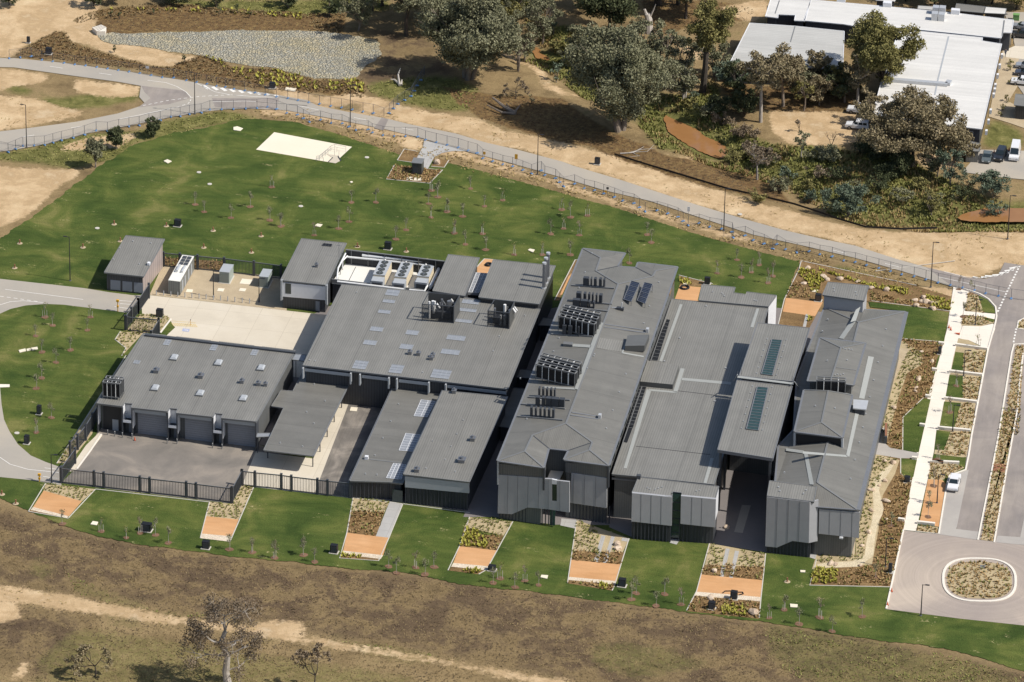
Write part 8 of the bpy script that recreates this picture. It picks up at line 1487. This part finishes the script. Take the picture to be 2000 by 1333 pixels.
# ---------------------------------------------------------------- young trees on the lawns
def sapling(v):
    r = np.random.default_rng(100+v); T = thing('sapling', '', 'young tree', (0, 0, 0), 'young staked trees on the lawns'); H = (2.9, 3.4, 3.1, 2.7)[v]; b = MB(); b.tube([[0, 0, 0], [r.normal()*.05, 0, H*.5], [r.normal()*.12, 0, H*.85]], [.045, .035, .02], 5)
    for k in range(5): a = r.uniform(0, 6.28); b.tube([[0, 0, H*.5], [math.cos(a)*.35, math.sin(a)*.35, H*r.uniform(.65, .95)]], [.02, .01], 4)
    b.build('trunk', 'bark_pale', T); C = [(r.normal()*.22, r.normal()*.22, H*r.uniform(.55, .95), r.uniform(.28, .42), 1.1) for _ in range(6 if v != 3 else 4)]; V, Q = leaves(C, (190, 120, 230, 120)[v], .13, r); rawmesh('crown', V, Q, ('leaf_gum', 'leaf_twig', 'leaf_gum', 'leaf_olive')[v], T)
    for s in ((-.35, .1), (.35, -.05)) if v in (1, 3) else (): MB().bar([s[0], s[1], 0], [s[0], s[1], 1.35], .06).build('stake', 'edging', T)
    m_ = MB(); ring = [(.66*math.cos(t)*(1+r.normal()*.09), .56*math.sin(t)*(1+r.normal()*.09)) for t in np.linspace(0, 6.283, 15)[:-1]]; m_.prism(ring, .0, .05); m_.build('mulch_circle', 'mulch_ring', T); return regkids(T)
SAP = [sapling(v) for v in range(4)]; su = [0]*4
def plant(pts, where, seed=0, ring=True):
    r = random.Random(seed)
    for k, p in enumerate(sorted(pts)):
        v = r.choice([0, 0, 1, 2, 3]); o = W(p, .0); lb = nth(k)+' young tree from the left '+where; sc = r.uniform(.85, 1.15)
        if su[v] == 0: T = SAP[v]; T.location = tuple(o); T['label'] = lb; T.scale = (sc,)*3; su[v] = 1
        else: clone(SAP[v], o, r.uniform(0, 6.28), lb, sc)
plant([zp(*p) for p in ((1155,350),(1245,422),(1507,480),(1695,372),(1905,180),(1885,505),(1990,565))]+[zq(*p) for p in ((245,560),(570,650),(805,585),(910,518),(932,328),(1170,328),(1712,212),(1770,275),(1685,342),(1865,420),(1710,475),(1465,597),(1365,688),(1935,632))]
  +[zr(*p) for p in ((25,428),(115,572),(270,617),(345,345),(480,518),(658,458),(185,780),(462,785),(295,890),(495,942),(1235,550),(1320,625),(1485,608),(1255,735),(1128,788),(1408,800),(772,990),(1045,990),(1320,992))]
  +[zs(*p) for p in ((318,295),(360,370),(145,572),(1195,540),(1415,590),(1005,672),(1335,662),(1238,712),(1548,698),(1503,765))], 'on the big north lawn', 1)
plant([zt(*p) for p in ((292,200),(590,200),(342,253),(568,285),(232,323),(458,415),(272,428),(365,495),(272,597),(238,663),(335,855),(238,950))], 'on the west lawn', 2)
plant([zh(*p) for p in ((335,480),(545,520),(680,555),(757,528),(838,540),(908,582),(1238,618),(1360,632),(1480,662),(1635,648))]+[zu(*p) for p in ((140,165),(288,202),(475,183),(548,228),(1030,258),(1080,298),(1205,263),(1268,308),(1325,260),(1710,365),(1755,335),(1852,392),(1918,350))]
  +[zv(*p) for p in ((340,212),(945,305),(975,265),(1105,345),(1160,270),(1268,338),(1842,425),(1940,370))]+[zw(*p) for p in ((125,448),(242,560),(405,508),(502,615),(735,500))], 'along the front lawn', 3)
plant([zg(1412,500),zg(1382,610),zg(1375,700),zg(1440,325),zH(720,700),zH(600,1030),zc(1560,1015),zg(1518,20),zg(1135,760),zw(840,190),zc(1575,385),zc(1700,770)], 'around the white path', 4)
# ---------------------------------------------------------------- boulders
def boulder(p, s, label, k):
    r = np.random.default_rng(300+k); o = W(p); import bmesh
    bm = bmesh.new(); bmesh.ops.create_icosphere(bm, subdivisions=2, radius=1.0)
    f1, f2 = r.uniform(0, 6, 3), r.normal(size=3)
    for v in bm.verts: c = v.co; q = 1+.16*math.sin(c.x*3+f1[0])+.13*math.sin(c.y*3.4+f1[1])+.1*math.sin(c.z*4+f1[2])-.22*max(0, c.x*f2[0]+c.y*f2[1]+c.z*f2[2]-.5); v.co = Vector((c.x*q*s*r.uniform(.97, 1.03), c.y*q*s*.8, c.z*q*s*.6+s*.25))
    me = bpy.data.meshes.new('boulder'); bm.to_mesh(me); bm.free(); me.materials.append(MATS['boulder']); ob = bpy.data.objects.new('boulder', me); COL.objects.link(ob); ob.location = tuple(o); ob.rotation_euler = (0, 0, r.uniform(0, 6)); tag(ob, label, 'boulder', 'boulders in the garden beds')
speckle('boulder', [RGB(176,154,132)[:3], RGB(206,184,160)[:3], RGB(224,206,184)[:3]], 3, .8, bump=.5, amt=.2)
for k, p in enumerate(sorted([zc(*p) for p in ((590,250),(695,308),(565,350),(720,325),(920,338),(800,318),(1010,382),(1105,390),(1290,462),(1330,468),(1365,470),(1395,478),(1345,442),(1430,478),(1405,513),(1300,498))])): boulder(p, .55+.3*((k*7) % 5)/5, nth(k)+' boulder from the left in the rock garden at the back', k)
for k, p in enumerate(sorted([zg(*p) for p in ((1095,340),(1145,350),(1095,470),(1060,497),(1005,528),(1105,605),(1005,660),(1105,720),(1088,595),(745,1008),(775,1012),(935,1018),(990,805),(945,890))]+[zc(*p) for p in ((1310,958),(1310,975),(1295,1032),(1295,1052),(1400,855),(1150,1160),(1335,795))], key=lambda q: q[1])): boulder(p, .4+.35*((k*3) % 5)/5, nth(k)+' boulder from the top in the long garden bed beside the entrance block', 40+k)
for k, (p, s, lb) in enumerate(((ze(1020,885),.8,'upper pale boulder of the pair in the fifth plot'),(ze(1022,910),.75,'lower pale boulder of the pair in the fifth plot'),(ze(1652,1055),.6,'boulder in the brown strip of the largest plot'),(ze(1730,775),.65,'boulder at the end of the planted strip by the pavilion'),(zv(1460,300),.8,'pointed boulder beside the cabinet in the largest plot'),(zv(1740,392),1.0,'large reddish boulder at the bottom corner of the largest plot'),(zj(1178,1065),.9,'boulder in the small bed right of the plant driveway'))): boulder(p, s, lb, 80+k)
# ---------------------------------------------------------------- low planting and rough grass (uncountable)
def scatter(name, polys, dens, h, w_, mat, seed, nb=4, terrain=False, lean=.5, z0=.03, rows=False, jitter=None, keep=None):
    r = np.random.default_rng(seed); allP = []
    for poly in polys:
        wp = np.array([W(p)[:2] for p in poly]); lo, hi = wp.min(0), wp.max(0); A = np.prod(hi-lo); n_ = int(A*dens); q = r.random((n_, 2))*(hi-lo)+lo; m_ = inpoly(q[:, 0], q[:, 1], [tuple(x) for x in wp]); allP.append(q[m_])
    Pp = np.concatenate(allP)
    if keep is not None: Pp = Pp[keep(Pp)]
    k = len(Pp); z = TZ(Pp[:, 0], Pp[:, 1]) if terrain else np.zeros(k); z = z+z0-(.09 if terrain else 0)
    tri = []
    for i in range(nb):
        a = r.random(k)*6.283; s = .6+.8*r.random(k); dx, dy = np.cos(a), np.sin(a); base = np.stack([Pp[:, 0]+dx*w_*.15, Pp[:, 1]+dy*w_*.15, z], 1); side = np.stack([-dy, dx, np.zeros(k)], 1)*(w_*.32*s)[:, None]
        tip = base+np.stack([dx*w_*lean*s, dy*w_*lean*s, h*s], 1); tri.append(np.stack([base-side, base+side, tip+side*.35, tip-side*.35], 1))
    V = np.concatenate(tri).reshape(-1, 3); return struct(rawmesh(name, V, np.arange(len(V)).reshape(-1, 4), mat, loc=(0, 0, 0)), 'stuff')
POOL = [zk(990,745),zk(1040,725),zk(1120,765),zk(1200,820),zk(1270,880),zk(1360,915),zk(1440,965),zk(1420,1030),zk(1340,1050),zk(1270,1020),zk(1180,985),zk(1070,920),zk(990,850)]
def nk(th, s, seed, gt=True): return lambda Q: (fbm(Q[:, 0], Q[:, 1], s, seed) > th) == gt
def offpool(f):
    def g(Q): px, py = Parr(Q[:, 0], Q[:, 1], np.full(len(Q), -1.3)); return f(Q) & ~inpoly(px, py, POOL) & ~inpoly(px, py, [zl(1560,1410),zl(1660,1375),zl(1800,1350),zl(2100,1310),zl(2100,1450),zl(1800,1452),zl(1600,1442)])
    return g
BEIGE = [[zh(245,262),zh(515,292),zh(442,357),zh(235,300)], [zh(1130,360),zh(1250,372),zh(1300,265),zh(1370,275),zh(1285,457),zh(1112,440)], [zd(632,745),zd(870,768),zd(835,837),zd(622,827)], [zd(1390,868),zd(1672,898),zd(1612,988),zd(1480,985),zd(1355,935)], [ze(755,720),ze(860,760),ze(915,820),ze(895,930),ze(730,922)], [ze(1635,870),ze(1725,905),ze(1700,1012),ze(1590,1012)], [ze(1815,920),ze(1985,940),ze(1978,1025),ze(1800,1015)],
  [zg(1190,330),zg(1140,335),zg(1050,480),zg(1010,560),zg(1010,700),zg(970,840),zg(950,980),zg(650,1000),zg(655,925),zg(905,950),zg(908,830),zg(935,665),zg(1030,290)], [zc(1250,775),zc(1330,790),zc(1345,870),zc(1240,930),zc(1180,1100),zc(1110,1360),zc(1070,1300),zc(1130,1100),zc(1200,900)], [zX(270,675),zX(600,690),zX(300,1035),zX(355,925),zX(190,798)], [zX(560,420),zX(900,410),zX(1015,470),zX(860,690),zX(520,700),zX(370,650)], [zt(500,950),zt(370,1150),zt(450,1150),zt(560,960)]]
scatter('tussock_planting', BEIGE, 3.6, .24, .28, 'tuft_green', 1)
STRIP = [[zc(1640,400),zc(1700,425),zc(1740,540),zc(1612,522)], [zc(1605,555),zc(1745,565),zc(1800,600),zc(1720,620),zc(1590,620)], [zc(1610,800),zc(1750,790),zc(1725,940),zc(1602,925)], [zc(1602,955),zc(1725,960),zc(1695,1115),zc(1602,1100)], [zc(1590,1130),zc(1690,1130),zc(1665,1300),zc(1545,1290)], [zg(1522,148),zg(1650,150),zg(1625,310),zg(1415,290),zg(1480,265)], [zg(1395,350),zg(1560,360),zg(1612,378),zg(1500,435),zg(1470,460),zg(1375,455)], [zg(1310,757),zg(1440,765),zg(1436,808),zg(1300,790)], [zg(1865,0),zg(1950,0),zg(1805,860),zg(1720,850)], [zc(1945,755),zc(2000,755),zc(1965,1333),zc(1860,1333)], OVi, [zH(1400,1110),zH(1520,1060),zH(1520,1215),zH(1385,1195)]]
scatter('strip_planting', STRIP, 3.6, .24, .32, 'tuft_straw', 2); scatter('strip_planting_green', STRIP, 1.1, .28, .32, 'tuft_green', 3)
BROWN = [[zd(622,825),zd(836,836),zd(782,992),zd(592,970)], [zd(1480,985),zd(1612,985),zd(1567,1085),zd(1520,1080)], [ze(730,918),ze(1062,928),ze(1043,1010),ze(718,980)], [ze(705,1115),ze(1003,1142),ze(985,1178),ze(697,1132)], [ze(1590,1008),ze(1978,1022),ze(1962,1112),ze(1565,1076)], [zv(1355,285),zv(1785,322),zv(1775,428),zv(1310,380)], [zg(1200,420),zg(1270,460),zg(1215,790),zg(1130,1150),zg(800,1145),zg(810,1045),zg(1020,1020),zg(1060,800),zg(1110,600),zg(1160,440)], [zc(1190,710),zc(1470,730),zc(1430,850),zc(1390,1085),zc(1340,1110),zc(1212,1220),zg(1205,265),zg(1110,250),zc(1150,1250),zc(1200,1100),zc(1260,940),zc(1350,870)],
  [zc(480,345),zc(560,330),zc(620,440),zc(450,440)], [zj(900,1078),zj(1012,1085),zj(1130,1102),zj(1215,1108),zj(1130,1195),zj(850,1168)], [zc(1000,400),zc(1400,500),zc(1500,525),zc(1000,460)], [zp(840,868),zp(1430,905),zp(1440,1000),zp(840,950)]]
scatter('dry_planting', BROWN, 3.2, .28, .32, 'tuft_straw', 4); scatter('dry_planting_green', BROWN, .8, .32, .34, 'tuft_green', 5)
YEL = [[zd(1375,940),zd(1440,950),zd(1490,1010),zd(1520,1075),zd(1325,1060)], [zd(555,1108),zd(690,1122),zd(690,1140),zd(548,1132)], [zc(545,250),zc(640,265),zc(705,300),zc(690,345),zc(640,430),zc(590,350),zc(530,290)], [zc(620,240),zc(1000,350),zc(1250,385),zc(1240,425),zc(1000,370),zc(640,255)], [zc(1350,430),zc(1450,440),zc(1545,470),zc(1515,525),zc(1410,510)], [zw(350,130),zw(430,118),zw(560,120),zw(530,245),zw(335,245)], [zv(1540,340),zv(1700,350),zv(1700,412),zv(1520,400)], [zs(640,720),zs(740,740),zs(760,790),zs(640,780)], [zd(1360,1205),zd(1480,1205),zd(1450,1238),zd(1350,1228)], [zv(740,200),zv(820,205),zv(800,245),zv(740,235)], [zc(600,550),zc(625,560),zc(610,600),zc(590,600)]]
scatter('yellow_green_planting', YEL, 5, .36, .4, 'tuft_yellow', 6, nb=6)
scatter('creek_grass', [GREEN[0]], 3.4, .4, .42, 'grass_rough', 7, terrain=True, nb=3, keep=offpool(nk(.40, .16, 83))); scatter('creek_dry_grass', [GREEN[0]], 2.4, .5, .4, 'grass_dry', 17, terrain=True, nb=3, keep=offpool(nk(.47, .16, 83, False))); scatter('bank_grass', [GREEN[2], GREEN[1], GREEN[5], GREEN[9]], 1.3, .2, .34, 'grass_rough', 8, terrain=True, nb=3)
scatter('slope_tussocks', [MULCH[0], MULCH[2]], 2.6, .26, .34, 'grass_field', 9, terrain=True, nb=4); scatter('slope_green_tussocks', [[zi(1300,360),zi(1420,375),zi(1500,440),zi(1800,450),zi(2000,500),zj(380,520),zj(700,520),zj(700,600),zj(400,580),zi(1700,560)], [zi(700,60),zi(1500,60),zi(2000,90),zj(300,110),zj(300,130),zi(1800,110),zi(1100,70)]], .8, .45, .6, 'tuft_yellow', 10, terrain=True, nb=4)
scatter('leaf_litter_shade', [MULCH[1], MULCH[3], MULCH[4], MULCH[5], MULCH[6]], 2.2, .1, .26, 'grass_dark', 11, terrain=True, nb=2);  # leaf litter whose dark colour also stands in for tree shade on the ground
FIELD = [[(-20,985),(190,1052),(450,1092),(640,1112),(900,1142),(1200,1182),(1500,1222),(1700,1252),(2020,1322),(2020,1345),(-20,1345)]]
def nk(th, s, seed, gt=True): return lambda Q: (fbm(Q[:, 0], Q[:, 1], s, seed) > th) == gt
def offtrack(f):
    def g(Q):
        m = f(Q); px, py = Parr(Q[:, 0], Q[:, 1], np.zeros(len(Q)))
        for d in DIRT[9:14]: m &= ~inpoly(px, py, d)
        return m
    return g
scatter('field_grass_dry', FIELD, 3.6, .12, .26, 'grass_field', 12, nb=2, keep=offtrack(nk(.46, .12, 71)), z0=-.09); scatter('field_grass_dark', FIELD, 3.2, .12, .26, 'grass_dark', 13, nb=2, keep=offtrack(nk(.5, .12, 71, False)), z0=-.09); scatter('field_grass_green', [GREEN[6], GREEN[7]], 3.0, .16, .3, 'grass_rough', 14, nb=2, keep=offtrack(nk(.48, .2, 75)), z0=-.09)
scatter('verge_weeds', [DIRT[7], DIRT[8], DIRT[9], DIRT[3], DIRT[5]], .9, .12, .35, 'grass_dry', 15, nb=2, keep=nk(.56, .35, 77), z0=-.07)
scatter('verge_grass', [[(500,216),(604,226),(700,246),(815,274),(870,290),(1000,326),(1100,352),(1270,400),(1400,442),(1472,464),(1568,486),(1670,510),(1760,536),(1850,562),(1850,575),(1720,552),(1560,512),(1400,470),(1200,407),(1000,354),(780,304),(600,244),(505,226)]], 1.6, .2, .4, 'grass_dry', 16, nb=3, keep=nk(.42, .3, 79), z0=-.06)
